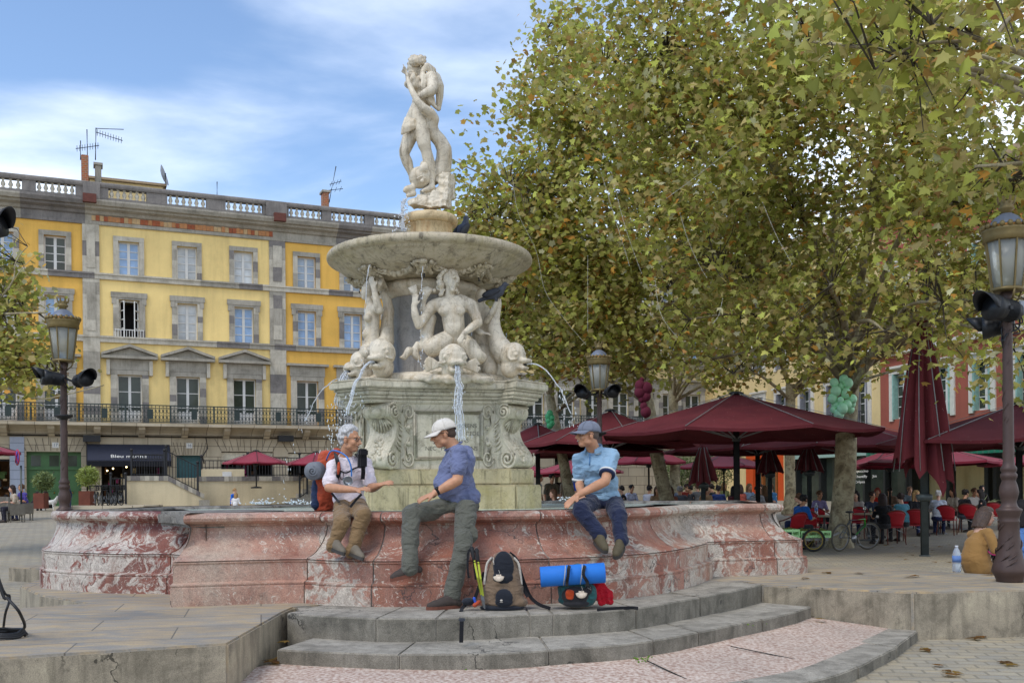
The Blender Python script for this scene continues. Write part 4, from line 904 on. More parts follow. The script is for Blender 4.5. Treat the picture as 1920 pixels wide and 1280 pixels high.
vT0, vT1 = W1(245, 517)[1], W1(245, 454)[1]; vM0, vM1 = W1(356, 641)[1], W1(356, 570)[1]; vF0, vF1 = 5.0, W1(245, 703)[1]
hwT, hwM, hwF = .56, .56, .66
holes = []; wins = []
for px, kd in [(8, 'o')]+cols_:
    uc = F1.u(px); 
    for r_, (a, b_, h) in enumerate(((vT0, vT1, hwT), (vM0, vM1, hwM), (vF0, vF1, hwF))): holes.append((uc-h, uc+h, a, b_)); wins.append((px, uc, r_, a, b_, h))
uP = [F1.u(158), F1.u(190), F1.u(508), F1.u(538)]; uQ = [F1.u(700+90), F1.u(820+0)]
mb = MB(); F1.wall(mb, -8, uP[0], 5, 16.3, holes); mb.build('ochre_wall', m_ora, bld)
mb = MB(); F1.wall(mb, uP[1], uP[2], 5, 16.3, holes); mb.build('yellow_wall', m_yel, bld)
uK = F1.u(795); mb = MB(); F1.wall(mb, uP[3], uK, 5, 16.3, holes); mb.build('ochre_wall', m_ora, bld); mb = MB(); F1.wall(mb, uK, uE, 5, 16.3, holes); mb.build('yellow_wall', m_cream, bld)
# pilasters in blocks of different stone
def blocks(mb, u0, u1, v0, v1, w0, w1, h=.55, p=(.55, .3, .15)):
    v = v0
    while v < v1-.01:
        hh = min(v1-v, h*random.uniform(.7, 1.3)); hh = v1-v if v1-v-hh < .15 else hh
        mb.cm = int(np.random.choice(3, p=p)); F1.box(mb, u0, u1, v, v+hh-.004, w0, w1); v += hh
    mb.cm = 0
np.random.seed(5)
for a, b_ in ((uP[0], uP[1]), (uP[2], uP[3])):
    mb = MB()
    blocks(mb, a, b_, 5, 9.6, -.3, .14, .55); blocks(mb, a, b_, 9.95, 13.15, -.3, .10, .9); blocks(mb, a, b_, 13.5, 16.3, -.3, .10, .8)
    for z0, z1 in ((10.2, 12.9), (13.75, 15.9)): blocks(mb, a+.22, b_-.22, z0, z1, .05, .14, .8)
    mb.build('pilaster', STN, bld)
for v0, v1, e in ((9.58, 9.93, .2), (13.14, 13.48, .2)):
    mb = MB(); u = -8
    while u < uE:
        du = random.uniform(1.2, 2.4); mb.cm = int(np.random.choice(3, p=(.5, .3, .2))); F1.box(mb, u, min(uE, u+du)-.004, v0, v1-.1, -.05, e*.7); F1.box(mb, u, min(uE, u+du)-.004, v1-.1, v1, -.05, e); u += du
    mb.build('string_course', STN, bld)
# cornice, brick strip, parapet
mb = MB(); u = -8
while u < uE:
    du = random.uniform(1.0, 2.2); ue = min(uE, u+du)-.004; mb.cm = int(np.random.choice(3, p=(.35, .35, .3)))
    F1.ext(mb, [(-.3, 16.2), (.12, 16.2), (.14, 16.38), (.08, 16.4), (.08, 16.72), (.2, 16.78), (.3, 16.92), (.55, 17.02), (.6, 17.12), (.75, 17.16), (.85, 17.35), (.85, 17.45), (-.3, 17.5)], u, ue); u += du
mb.build('cornice', [sM, sD, sM], bld)
mb = MB(); uu = F1.u(176)
while uu < F1.u(510):
    mb.cm = random.choice((0, 0, 1, 2)); F1.box(mb, uu, uu+.2, 16.42, 16.72+random.uniform(-.03, .02), .06, .11+random.uniform(0, .03)); uu += .215
mb.build('exposed_tile_strip', [M('terracotta strip', '#b07b50', .9), M('terracotta pale', '#b89a70', .9), M('terracotta red', '#9a5638', .9)], bld)
mb = MB(); F1.ext(mb, [(.15, 17.46), (.55, 17.46), (.55, 17.66), (.2, 17.66)], -8, uE); F1.ext(mb, [(.12, 18.2), (.62, 18.2), (.66, 18.3), (.66, 18.4), (.6, 18.47), (.12, 18.47)], -8, uE); mb.build('parapet_rail', sD, bld)
bays = [(-40, 46), (72, 146), (208, 279), (318, 391), (427, 496), (545, 607), (625, 687), (705, 760), (776, 826), (842, 890), (905, 948), (963, 1005), (1020, 1060), (1075, 1110)]
mb = MB(); pu = -8
for a, b_ in bays:
    ua, ub = F1.u(a, .4), F1.u(b_, .4); mb = MB(); F1.box(mb, pu, ua, 17.6, 18.25, .2, .56); pu = ub; mb.build('parapet_pier', sD, bld)
mb = MB(); F1.box(mb, pu, uE, 17.6, 18.25, .2, .56); mb.build('parapet_pier', sD, bld)
for a, b_ in ((160, 192), (500, 538)): mb = MB(); F1.box(mb, F1.u(a), F1.u(b_), 17.5, 18.42, .3, .72); mb.build('parapet_pier', sD, bld)
for a, b_ in bays:
    ua, ub = F1.u(a, .4), F1.u(b_, .4); n = max(2, round((ub-ua)/.36)); mb = MB()
    for i in range(n): mb.lathe([(.10, 17.66), (.10, 17.72), (.055, 17.75), (.12, 17.86), (.125, 17.92), (.06, 18.08), (.05, 18.12), (.09, 18.15), (.09, 18.2)], F1.V(ua+(i+.5)*(ub-ua)/n, 0, .4), 9)
    mb.build('baluster_row', sL, bld)
for px in (168, 525):
    mb = MB(); a, v = W1(px, 372 if px < 300 else 408, .9); F1.box(mb, a-.35, a+.35, v-.22, v+.25, .7, 1.05); mb.build('rain_hopper', M('rust hopper', '#5e3226', .7), bld)
# windows
def window(f, par, px, uc, row, v0, v1, h, gm, open_=False, curtain=None):
    mb = MB(); d = -.22
    f.box(mb, uc-h, uc-h+.07, v0, v1, d-.06, d); f.box(mb, uc+h-.07, uc+h, v0, v1, d-.06, d); f.box(mb, uc-h+.07, uc+h-.07, v1-.09, v1, d-.06, d); f.box(mb, uc-h+.07, uc+h-.07, v0, v0+.1, d-.06, d)
    if not open_:
        f.box(mb, uc-.075, uc+.075, v0+.1, v1-.09, d-.055, d+.01)
        nb = 4 if row < 2 else 3
        for i in range(1, nb):
            z = v0+.1+(v1-v0-.19)*i/nb
            for s_ in (-1, 1): f.box(mb, uc+s_*.075, uc+s_*(h-.07), z-.022, z+.022, d-.05, d-.005)
        if row == 2:
            for s_ in (-1, 1): f.box(mb, uc+s_*.075, uc+s_*(h-.07), v0+.1, v0+.75, d-.05, d-.002)
    else:
        for s_ in (-1, 1):
            a = f.V(uc+s_*(h-.08), 0, d); bq = f.V(uc+s_*(h-.28), 0, d+.42)
            for z in np.linspace(v0+.08, v1-.1, 5): mb.bar(a+Vector((0, 0, z)), bq+Vector((0, 0, z)), .05, .05)
            for q in (a, bq): mb.bar(q+Vector((0, 0, v0+.05)), q+Vector((0, 0, v1-.08)), .05, .05)
    w = mb.build('window', m_white, par)
    mb = MB(); mb.add([f.V(uc-h+.02, v0+.02, d-.04), f.V(uc+h-.02, v0+.02, d-.04), f.V(uc+h-.02, v1-.02, d-.04), f.V(uc-h+.02, v1-.02, d-.04)], [(0, 1, 2, 3)])
    if open_:
        mb = MB(); f.box(mb, uc-h, uc+h, v0, v1, -1.6, -1.5); f.box(mb, uc-h+.2, uc+h-.25, v0, v0+1.0, -1.5, -1.4); mb.build('room_shadow', g_in, w)
    else: mb.build('pane', gm, w)
    return w
for px, uc, r_, a, b_, h in wins:
    gm = random.choice(((g_sky, g_sky, g_curt, g_blue), (g_blue, g_blue, g_sky, g_curt), (g_dark, g_dark, g_dark2, g_dark))[r_])
    if px == 107 and r_ == 0: gm = g_dark
    window(F1, bld, px, uc, r_, a, b_, h, gm, open_=(px == 245 and r_ == 1))
    mb = MB(); sw = (.27, .30, .36)[r_]; base = a-(.12 if r_ == 0 else .0)
    for s_ in (-1, 1): u0, u1 = (uc-h-sw, uc-h) if s_ < 0 else (uc+h, uc+h+sw); blocks(mb, u0, u1, base, b_+.002, -.1, .09, .5, (.4, .38, .22))
    mb.cm = random.choice((0, 1, 1)); F1.box(mb, uc-h-sw, uc+h+sw, b_+.006, b_+.27, -.1, .092)
    if r_ == 1:
        mb.cm = 1; F1.box(mb, uc-h-sw-.12, uc+h+sw+.12, b_+.12, b_+.42, -.1, .13); F1.box(mb, uc-h-sw-.07, uc-h-sw+.17, b_-.25, b_+.12, -.1, .11); F1.box(mb, uc+h+sw-.17, uc+h+sw+.07, b_-.25, b_+.12, -.1, .11)
    if r_ == 2:
        z = b_+.28; mb.cm = 1; F1.box(mb, uc-h-sw-.05, uc+h+sw+.05, z, z+.62, -.1, .11)
        if 200 < px < 500:
            w_ = h+sw+.48; mb.cm = 0
            for s_ in (-1, 1): F1.box(mb, uc+s_*(h+sw+.03), uc+s_*(h+sw+.22), z-.3, z+.55, -.1, .22)
            mb.cm = 1
            F1.box(mb, uc-w_, uc+w_, z+.62, z+.78, -.1, .42)
            mb.prism([(uc-w_, z+.785), (uc+w_, z+.785), (uc, z+1.26)], -.08, .16, lambda p, w: F1.V(p[0], p[1], w))
            for s_ in (-1, 1):
                mb.prism([(uc+s_*w_, z+.785), (uc+s_*w_, z+.93), (uc, z+1.45), (uc, z+1.28)][::s_], -.08, .44, lambda p, w: F1.V(p[0], p[1], w))
        else: mb.cm = 1; F1.box(mb, uc-h-sw-.25, uc+h+sw+.25, z+.62, z+.76, -.1, .34)
    mb.build('window_surround', STN, bld, fixn=True)
# small balcony bars in the open window
uc = F1.u(245); mb = MB()
for i in range(11): a = uc-.75+i*.15; mb.bar(F1.V(a, vM0, .12), F1.V(a, vM0+.5, .12), .03)
mb.bar(F1.V(uc-.78, vM0+.5, .12), F1.V(uc+.78, vM0+.5, .12), .05); mb.build('window_guard', m_white, bld)
# balcony
mb = MB(); F1.box(mb, -8, uE, 4.78, 4.97, -.1, 1.15); F1.ext(mb, [(-.1, 4.3), (.12, 4.3), (.12, 4.45), (.3, 4.6), (.85, 4.78), (-.1, 4.778)], -8, uE)
uu = -7
while uu < uE: F1.ext(mb, [(.1, 4.2), (.25, 4.2), (.9, 4.6), (.9, 4.779), (.1, 4.779)], uu, uu+.35); uu += 2.35
mb.build('balcony_slab', m_ash, bld, fixn=True)
mb = MB()
for z, t in ((5.97, .06), (5.82, .035), (5.12, .035), (5.03, .05)): mb.bar(F1.V(-8, z, 1.08), F1.V(uE, z, 1.08), t, t)
uu = -8; i = 0
while uu < uE:
    mb.bar(F1.V(uu, 5.0, 1.08), F1.V(uu, 5.95, 1.08), .028 if i % 12 else .08)
    for z in (5.3, 5.66): mb.tube([F1.V(uu+.1+.075*math.cos(t), z+.12*math.sin(t), 1.08) for t in np.linspace(0, 6.283, 9)[:-1]], .014, 4, closed=True)
    if i % 12 == 6: F1.box(mb, uu-.06, uu+.26, 5.2, 5.75, 1.06, 1.1)
    uu += .2; i += 1
mb.build('balcony_railing', m_iron, bld)
# ground floor
gh = []
def gr(px0, px1, py0, py1): a, v1 = W1(px0, py0); b_, _ = W1(px1, py0); _, v0 = W1(px0, py1); h = (a, b_, max(0, v0), v1); gh.append(h); return h
hd_ = gr(49, 152, 846, 960); hs_ = gr(190, 312, 868, 960); ht_ = gr(331, 380, 853, 960); hl_ = gr(-60, 18, 860, 960); h5 = gr(415, 512, 846, 960); h6 = gr(540, 640, 848, 960); h7 = gr(670, 760, 850, 960); h8 = gr(800, 880, 850, 960); h9 = gr(930, 1000, 850, 960); h10 = gr(1040, 1110, 850, 960)
mb = MB(); F1.wall(mb, -8, uE, -1, 4.5, gh, .5); mb.build('ground_floor_wall', m_ash, bld)
mb = MB(); F1.box(mb, F1.u(19), F1.u(46), -1, 4.15, -.1, .08); mb.build('rendered_pier', m_greyp, bld)
mb = MB()
for z in np.arange(.8, 4.1, .5): F1.box(mb, F1.u(19), F1.u(46), z, z+.03, .07, .083)
mb.build('pier_groove', M('groove grey', '#6d7078'), bld)
def voussoir(h, n=9):
    mb = MB(); uc = (h[0]+h[1])/2
    for i in range(n+1):
        a = h[0]+(h[1]-h[0])*i/n; mb.bar(F1.V(a, h[3]+.05, .012), F1.V(uc+(a-uc)*1.25, min(4.25, h[3]+.75), .012), .025, .02, F1.N)
    mb.build('arch_joint', M('joint brown', '#5d5343'), bld)
for h in (hd_, hs_, ht_, h5, h6): voussoir(h)
m_gdoor = M('green door paint', '#3f6438', .5, var=.12)
a, b_, v0, v1 = hd_; mb = MB(); F1.box(mb, a, b_, v0-.5, v1, -.5, -.4)
for i in range(3):
    x0 = a+(b_-a)*(i/3)+.12; x1 = a+(b_-a)*((i+1)/3)-.12
    F1.box(mb, x0, x1, v0+1.15, v1-1.15, -.4, -.36); F1.box(mb, x0+.12, x1-.12, v0+1.27, v1-1.27, -.36, -.33); F1.box(mb, x0, x1, v0+.1, v0+.95, -.4, -.36)
F1.box(mb, a, b_, v1-1.0, v1-.9, -.4, -.3); gd = mb.build('garage_door', m_gdoor, bld)
for i in range(3):
    mb = MB(); F1.box(mb, a+(b_-a)*(i/3)+.22, a+(b_-a)*((i+1)/3)-.22, v1-.8, v1-.2, -.4, -.37); mb.build('door_light', g_dark, gd)
    mb = MB(); mb.ell(F1.V(a+(b_-a)*(i+.5)/3, v0+1.05, -.33), .05, 8, 6); mb.build('door_knob', M('brass', '#8a6d33', .4, 1), gd)
mb = MB(); F1.box(mb, ht_[0], ht_[1], 0, ht_[3], -.5, -.4)
for s_ in (0, 1): F1.box(mb, ht_[0]+.12+s_*.75, ht_[0]+.65+s_*.75, 1.0, ht_[3]-.3, -.4, -.36)
mb.build('teal_door', M('teal door paint', '#2f5c60', .45), bld)
def shop(h, mat, glow=None, seed=0):
    """shop window: dark glass front with goods standing inside"""
    rnd = random.Random(seed); mb = MB(); F1.box(mb, h[0], h[1], h[2]-.5, h[3], -2.6, -2.5); F1.box(mb, h[0]-.1, h[0], h[2]-.5, h[3], -2.5, -.4); F1.box(mb, h[1], h[1]+.1, h[2]-.5, h[3], -2.5, -.4); F1.box(mb, h[0], h[1], h[3], h[3]+.1, -2.5, -.4)
    s_ = mb.build('shop_interior', mat, bld); mb = MB(); 
    for i in range(3): mb.cm = i
    for i in range(46):
        mb.cm = rnd.randrange(4); u = rnd.uniform(h[0]+.1, h[1]-.3); v = rnd.uniform(h[2]+.4, h[3]-.5); F1.box(mb, u, u+rnd.uniform(.08, .3), v, v+rnd.uniform(.1, .45), -2.4+rnd.random(), -1.9+rnd.random())
    mb.build('shop_goods', [M('goods dark', '#2b2422'), M('goods cream', '#c9bb95'), M('goods brown', '#6e4a2b'), M('goods pink', '#a02468')] if glow is None else glow, s_)
    mb = MB(); n = max(2, round((h[1]-h[0])/1.1))
    for i in range(n+1): a = h[0]+(h[1]-h[0])*i/n; F1.box(mb, a-.05, a+.05, h[2]-.5, h[3], -.45, -.33)
    F1.box(mb, h[0], h[1], h[3]-.1, h[3]-.001, -.45, -.34); mb.build('shopfront_frame', m_blackiron, s_)
m_shopin = M('shop interior', '#3a2f25', .9)
shop(hs_, m_shopin, None, 1); shop(hl_, M('bar interior', '#7a5630', .8), [M('bottles amber', '#8a5a20'), M('bottles pale', '#c7a878'), M('goods dark', '#2b2422'), M('bottles green', '#4f6b2c')], 2)
for i, h in enumerate((h5, h6, h7, h8, h9, h10)): shop(h, g_in, None, 5+i)
lm = NT('shop bulb'); lm.b.inputs['Emission Color'].default_value = (1, .75, .35, 1); lm.b.inputs['Emission Strength'].default_value = 6; m_bulb = lm.m
mb = MB()
for px, py in ((201, 882), (222, 872), (226, 871), (237, 875), (212, 878), (92, 851)): u, v = W1(px, py, -.6); mb.ell(F1.V(u, v, -.6), .045, 8, 6)
mb.build('shop_lamp', m_bulb, bld)
mb = MB()
for h in (h5, h6): F1.box(mb, h[0], h[1], h[3]-.75, h[3]-.05, -.3, -.2)
mb.build('shop_fascia', M('cream fascia', '#c3bba6'), bld)
for px, py in ((104, 834), (355, 835)):
    u, v = W1(px, py, .03); mb = MB(); F1.box(mb, u-.17, u+.17, v-.15, v+.15, .0, .03); o = mb.build('house_number_plate', m_white, bld); put_text('17' if px < 200 else '16', .24, F1.V(u, v, .032), F1.U, F1.Z, M('number blue', '#27406b'), 'house_number', o, .003)
# awning with the shop's lettering
aw = thing('shop_awning', 'dark navy shop awning with white lettering on the left of the steps', 'awning', F1.V(F1.u(240), 3.4, .5))
u0, vt = W1(163, 832, .15); u1, _ = W1(318, 833, .15); vb = W1(163, 862, 1.3)[1]; mb = MB()
mb.add([F1.V(u0, vt, .15), F1.V(u1, vt, .15), F1.V(u1, vb, 1.3), F1.V(u0, vb, 1.3), F1.V(u0, vt-.05, .15), F1.V(u1, vt-.05, .15), F1.V(u1, vb-.05, 1.3), F1.V(u0, vb-.05, 1.3)], [(3, 2, 1, 0), (4, 5, 6, 7), (0, 1, 5, 4), (1, 2, 6, 5), (2, 3, 7, 6), (3, 0, 4, 7)])
m_navy = cloth('navy awning cloth', '#2b2e3b', ws=.1); mb.build('canopy', m_navy, aw); mb = MB(); F1.box(mb, u0, u1, vb-.35, vb-.055, 1.27, 1.3); mb.build('valance', cloth('black valance', '#191a20', ws=.1), aw)
for s_, uq in ((1, u0), (-1, u1)):
    mb = MB(); mb.prism([(.15, vt), (1.3, vb), (1.3, vb-.3), (.15, vb-.1)], uq, uq+.02*s_, lambda p, z: F1.V(z, p[1], p[0])); mb.build('side_panel', m_navy, aw)
tn = (F1.V(0, vt, .15)-F1.V(0, vb, 1.3)).normalized(); uc = F1.u(242, 1.1)
put_text('Bleu marine', .40, F1.V(uc, vb, 1.3)+tn*.32+F1.N*.02+Vector((0, 0, .015)), F1.U, tn, m_white, 'lettering', aw, .006, 1.0)
# pipes and cables
mb = MB(); mb.tube([F1.V(-8, 4.25, .16), F1.V(uE, 4.22, .16)], .06, 6); u = F1.u(160); mb.tube([F1.V(u, 4.2, .16), F1.V(u+.1, 3.8, .16), F1.V(u+.1, .3, .16)], .05, 6); u = F1.u(386)
mb.tube([F1.V(u, 4.25, .16), F1.V(u+.1, 3.6, .16), F1.V(u-.2, 3.1, .16), F1.V(u-.1, 2.7, .14)], .04, 6); mb.build('wall_cable', M('cable grey', '#3f3b37'), bld)
mb = MB()
for px in (172, 535): u, v = W1(px, 822, .3); F1.box(mb, u-.45, u+.45, v-.18, v+.18, .1, .6)
mb.build('loudspeaker_box', m_blackiron, bld)
# roof
mb = MB(); F1.box(mb, -8, uE, 16.5, 17.45, -14, -.31); mb.build('roof', M('roof grey', '#6d675e'), bld); mb = MB(); F1.box(mb, -8, uE, -1, 16.49, -14, -3); mb.build('core', m_cream, bld)
u0, v1 = W1(168, 326, -4); u1, v2 = W1(306, 352, -4); mb = MB(); F1.box(mb, u0, u1, 17, v2+.05, -8, -4); r_ = mb.build('roof_house', m_cream, bld); mb = MB()
F1.ext(mb, [(-8.2, v2+.3), (-3.8, v2+.06), (-3.8, v2+.2), (-8.2, v2+.9)], u0-.2, u1+.2); mb.build('tile_roof', M('roof tiles', '#a08a6c', .9, scale=14), r_, fixn=True)
def chim(px0, px1, py, w, mat, cap=True):
    a, v = W1(px0, py, w); b_, _ = W1(px1, py, w); mb = MB(); F1.box(mb, a, b_, 17, v, w-.7, w); c_ = mb.build('chimney', mat, bld, bevel=.03)
    if cap: mb = MB(); F1.box(mb, a-.08, b_+.08, v, v+.14, w-.78, w+.08); mb.build('chimney_cap', sM, c_)
    return a, v
k = NT('old brick'); br = k.g('ShaderNodeTexBrick'); k.l.new(k.co('World', rot=(R(90), 0, 0)), br.inputs['Vector']); br.inputs['Scale'].default_value = 2.2; br.inputs['Color1'].default_value = hx('#a5582f')+(1,); br.inputs['Color2'].default_value = hx('#8a6248')+(1,); br.inputs['Mortar'].default_value = hx('#9a8a75')+(1,); k.col(br.outputs['Color']); k.set(Roughness=.9); m_bricks = k.m
chim(152, 166, 289, -1.5, m_bricks, False); chim(178, 190, 309, -2, sM); chim(606, 617, 360, -3, m_bricks); 
def antenna(lab, base, top, arms):
    w = base[2]; a = F1.V(*W1(base[0], base[1], w), w); b_ = F1.V(*W1(top[0], top[1], w), w); t = thing('roof_antenna', lab, 'antenna', a, 'television antennas on the roof'); mb = MB(); mb.tube([a, b_], .035, 6); mb.build('mast', M('antenna metal', '#3d3f42', .5, .5), t); mb = MB()
    for (x0, y0, x1, y1, n) in arms:
        p = F1.V(*W1(x0, y0, w), w); q = F1.V(*W1(x1, y1, w), w); mb.tube([p, q], .025, 5)
        for i in range(n): c_ = p.lerp(q, (i+.5)/n); mb.tube([c_-F1.N*.3-Vector((0, 0, .08)), c_+F1.N*.3+Vector((0, 0, .08))], .014, 4)
    mb.build('boom', M('antenna metal', '#3d3f42', .5, .5), t)
antenna('short antenna with a toothed boom on the brick chimney', (151, 300, -1.6), (151, 264, -1.6), [(142, 279, 186, 273, 9)]); antenna('tall antenna mast with two long booms', (179, 300, -2), (180, 240, -2), [(180, 241, 232, 243, 0), (180, 248, 230, 264, 10)])
antenna('thin whip antenna beside the brick chimney', (164, 300, -1.8), (163, 243, -1.8), []); antenna('bare thin mast standing alone on the parapet', (407, 372, -.5), (407, 341, -.5), []); antenna('antenna with crossed booms on the right hand chimney', (617, 380, -3), (630, 312, -3), [(618, 346, 640, 340, 4), (616, 357, 643, 354, 3)])
dp = F1.V(*W1(303, 330, -3.8), -3.8); t = thing('satellite_dish', 'grey satellite dish at the end of the roof house', 'satellite dish', dp); mb = MB(); mb.lathe([(.02, 0), (.35, .05), (.62, .18), (.64, .2), (.6, .19), (.3, .07), (.02, .03)], dp, 20, (F1.N*.3+F1.U*1-Vector((0, 0, -.3)))); mb.build('dish', M('dish grey', '#8b8e92'), t); mb = MB(); mb.tube([F1.V(*W1(310, 357, -3.9), -3.9), F1.V(*W1(310, 325, -3.9), -3.9)], .05, 6); mb.build('pole', m_blackiron, t)
# ---------------------------------------------------------------- terrace wall, steps and railings before the building
tw = thing('terrace_wall', 'cream plastered terrace wall with stone coping and steps running down in front of the building', 'wall', F1.V(F1.u(240, 5), 0, 5))
def TP(px, py, w): return F1.W(px, py, w)
a0 = TP(236, 901, 5); a1 = TP(315, 901, 5); a2 = TP(383, 935, 5); mb = MB()
poly = [(a0[0], -1), a0, a1, a2, (a2[0], -1)]; mb.prism(poly[::-1], 4.6, 5, lambda p, w: F1.V(p[0], p[1], w)); mb.build('ramp_wall', m_ramp, tw, fixn=True)
mb = MB(); n = 22
for (p, q, nn) in ((a0, a1, 9), (a1, a2, 9)):
    for i in range(nn):
        x = Vector(p).lerp(Vector(q), i/nn); y = Vector(p).lerp(Vector(q), (i+.985)/nn); mb.cm = random.choice((0, 0, 1, 2)); mb.prism([(x.x, x.y), (y.x, y.y), (y.x, y.y+.26), (x.x, x.y+.26)], 4.55, 5.06, lambda p_, w: F1.V(p_[0], p_[1], w))
b0 = TP(370, 902, 4.2); b1 = TP(565, 902, 4.2)
for i in range(24):
    x = b0[0]+(b1[0]-b0[0])*i/24; y = b0[0]+(b1[0]-b0[0])*(i+.985)/24; mb.cm = random.choice((0, 0, 1, 2)); F1.box(mb, x, y, b0[1], b0[1]+.27, 3.7, 4.26)
mb.build('coping', STN, tw, fixn=True)
mb = MB(); F1.box(mb, b0[0]-1.5, b1[0]+3, -1, b0[1], 3.8, 4.2); mb.build('terrace_front', m_ramp, tw); mb = MB(); F1.box(mb, a0[0], F1.u(760, 2), -1, b0[1]+.2, .4, 3.79); F1.box(mb, F1.u(152, 7), a0[0], -1, .42, .4, 7); mb.build('terrace_floor', m_ash, tw)
c0 = TP(378, 879, 3.9); c1 = TP(458, 879, 3.9); mb = MB(); F1.box(mb, c0[0], c1[0], b0[1]+.27, c0[1], 3.7, 3.95); mb.build('low_wall', m_ramp, tw)
mb = MB(); d0 = TP(417, 884, 3.96); d1 = TP(434, 899, 3.96); F1.box(mb, d0[0], d1[0], d1[1], d0[1], 3.951, 4.0); mb.build('meter_cabinet', m_white, tw)
mb = MB()
for i in range(6): p = TP(536+i*10.5, 941-i*8.2, 4.6); q = TP(568+i*8, 941-i*8.2, 4.6); F1.box(mb, p[0], q[0]+1, -1, p[1], 4.2+.001*i, 5.6-.2*i)
p = TP(375, 937, 5.6); q = TP(393, 937, 5.6); F1.box(mb, p[0], q[0], -1, p[1], 4.3, 5.6); mb.build('steps', sM, tw)
def railing(lab, pts, h, step, arcs=False):
    t = thing('iron_railing', lab, 'railing', F1.V(pts[0][0], pts[0][1], pts[0][2]), 'iron railings on the terrace'); mb = MB()
    for (p, q) in zip(pts, pts[1:]):
        p = Vector(p); q = Vector(q); n = max(2, int((q-p).length/step)); X = lambda v, dz=0: F1.V(v.x, v.y+dz, v.z)
        mb.bar(X(p, h), X(q, h), .05); mb.bar(X(p, .08), X(q, .08), .04)
        if arcs: mb.bar(X(p, h-.25), X(q, h-.25), .035)
        for i in range(n+1): v = p.lerp(q, i/n); mb.bar(X(v, .0), X(v, h), .026)
        if arcs:
            for i in range(n): v = p.lerp(q, (i+.5)/n); mb.tube([X(v, h-.125)+F1.U*.08*math.cos(a)+F1.Z*.1*math.sin(a) for a in np.linspace(0, 6.28, 8)[:-1]], .012, 4, closed=True)
        for v in (p, q): mb.bar(X(v, -.05), X(v, h+.18), .09); mb.ell(X(v, h+.24), .09, 8, 6)
    mb.build('bars', m_blackiron, t)
railing('ornate black railing above the ramp wall', [(TP(247, 901, 4.8)[0], a0[1]+.26, 4.8), (TP(309, 901, 4.8)[0], a0[1]+.26, 4.8)], TP(300, 852, 4.8)[1]-a0[1]-.26, .12, True)
railing('black railing sloping down beside the ramp steps', [(TP(312, 899, 4.8)[0], a0[1]+.26, 4.8), (TP(371, 926, 4.8)[0], a2[1]+.4, 4.8)], 1.35, .18)
railing('long low black railing along the terrace edge', [(c0[0], c0[1], 3.85), (c1[0], c1[1], 3.85)], TP(400, 863, 3.85)[1]-c0[1], .2)
railing('taller black railing in front of the shop windows', [(c1[0]+.2, b0[1]+.27, 3.9), (TP(562, 900, 3.9)[0], b0[1]+.27, 3.9)], 1.05, .16)
railing('black handrail by the right hand steps', [(TP(576, 905, 5.2)[0], .9, 5.2), (TP(562, 915, 5.2)[0], .6, 5.2)], 1.1, .2)
railing('black basement railing behind the parked bicycles', [(TP(208, 945, 5.3)[0], .42, 5.3), (TP(236, 945, 5.3)[0], .42, 5.3)], 1.35, .12)
# ---------------------------------------------------------------- right hand row
F2 = Fac((21.5, 50, 0), (.3, -1, 0)); W2 = F2.W   # u grows towards the viewer
uC = F2.u(1330); uR = F2.u(1652); uZ = F2.u(1990)
def rfac(name, lab, ua, ub, mat, wl, gmat, shut, top=15.5):
    t = thing(name, lab, 'building', F2.V(ua, 0, 0)); hl = []
    for (uc, v0, v1, h) in wl: hl.append((uc-h, uc+h, v0, v1))
    mb = MB(); F2.wall(mb, ua, ub, 3.6, top, hl); mb.build('wall', mat, t)
    for i, (uc, v0, v1, h) in enumerate(wl):
        window(F2, t, 0, uc, 0, v0, v1, h, gmat)
        mb = MB()
        for s_ in (-1, 1): u0, u1 = sorted((uc+s_*h, uc+s_*(h+.3))); F2.box(mb, u0, u1, v0-.1, v1, -.1, .08)
        F2.box(mb, uc-h-.3, uc+h+.3, v1+.004, v1+.3, -.1, .09); F2.box(mb, uc-h-.4, uc+h+.4, v1+.3, v1+.42, -.1, .2); mb.build('window_surround', M('white stone trim', '#c6c0b2', .8, var=.12), t)
        if shut:
            mb = MB()
            for s_ in (-1, 1): u0, u1 = sorted((uc+s_*h, uc+s_*(h-.1))); F2.box(mb, u0, u1, v0, v1, -.2, .12)
            mb.build('shutter', shut, t)
    mb = MB(); F2.box(mb, ua, ub, -1, top, -10, -1.2); mb.build('core', m_cream, t); mb = MB(); F2.ext(mb, [(-.2, top), (.5, top+.1), (.6, top+.5), (-.2, top+.6)], ua, ub); F2.box(mb, ua, ub, top+.6, top+1, -10, .2); mb.build('roof', M('roof tiles', '#a08a6c', .9, scale=14), t, fixn=True)
    return t
wl = []
for i in range(7): uc = uC+1.6+i*2.75; wl += [(uc, 4.4, 7.0, .55), (uc, 8.6, 10.9, .55), (uc, 12.2, 14.2, .55)]
wl = [w for w in wl if w[0] < uR-1]
cb = rfac('cream_building', 'cream building with grey shutters half hidden behind the plane trees', uC, uR, m_cream, wl, g_dark, M('grey shutters', '#77777c', .7))
mb = MB()
for i in range(7):
    uc = uC+1.6+i*2.75
    if uc > uR-1: break
    F2.box(mb, uc-.9, uc+.9, 4.2, 4.32, 0, .55)
    for z in (4.36, 5.2): mb.bar(F2.V(uc-.9, z, .52), F2.V(uc+.9, z, .52), .04)
    for q in range(13): mb.bar(F2.V(uc-.9+q*.15, 4.32, .52), F2.V(uc-.9+q*.15, 5.2, .52), .025)
mb.build('balcony', m_blackiron, cb)
wl = []; 
for px in (1698, 1778, 1852, 1935): uc = F2.u(px-8); vv = (5.0, 8.0); wl += [(uc, 4.6, 7.0, .55), (uc, 10.4, 12.6, .55)]
rb = rfac('red_building', 'brick red building with white stone window trim and pale green shutters on the far right', uR+.01, uZ, m_brick, wl, g_dark, M('pale green shutters', '#86a79b', .6))
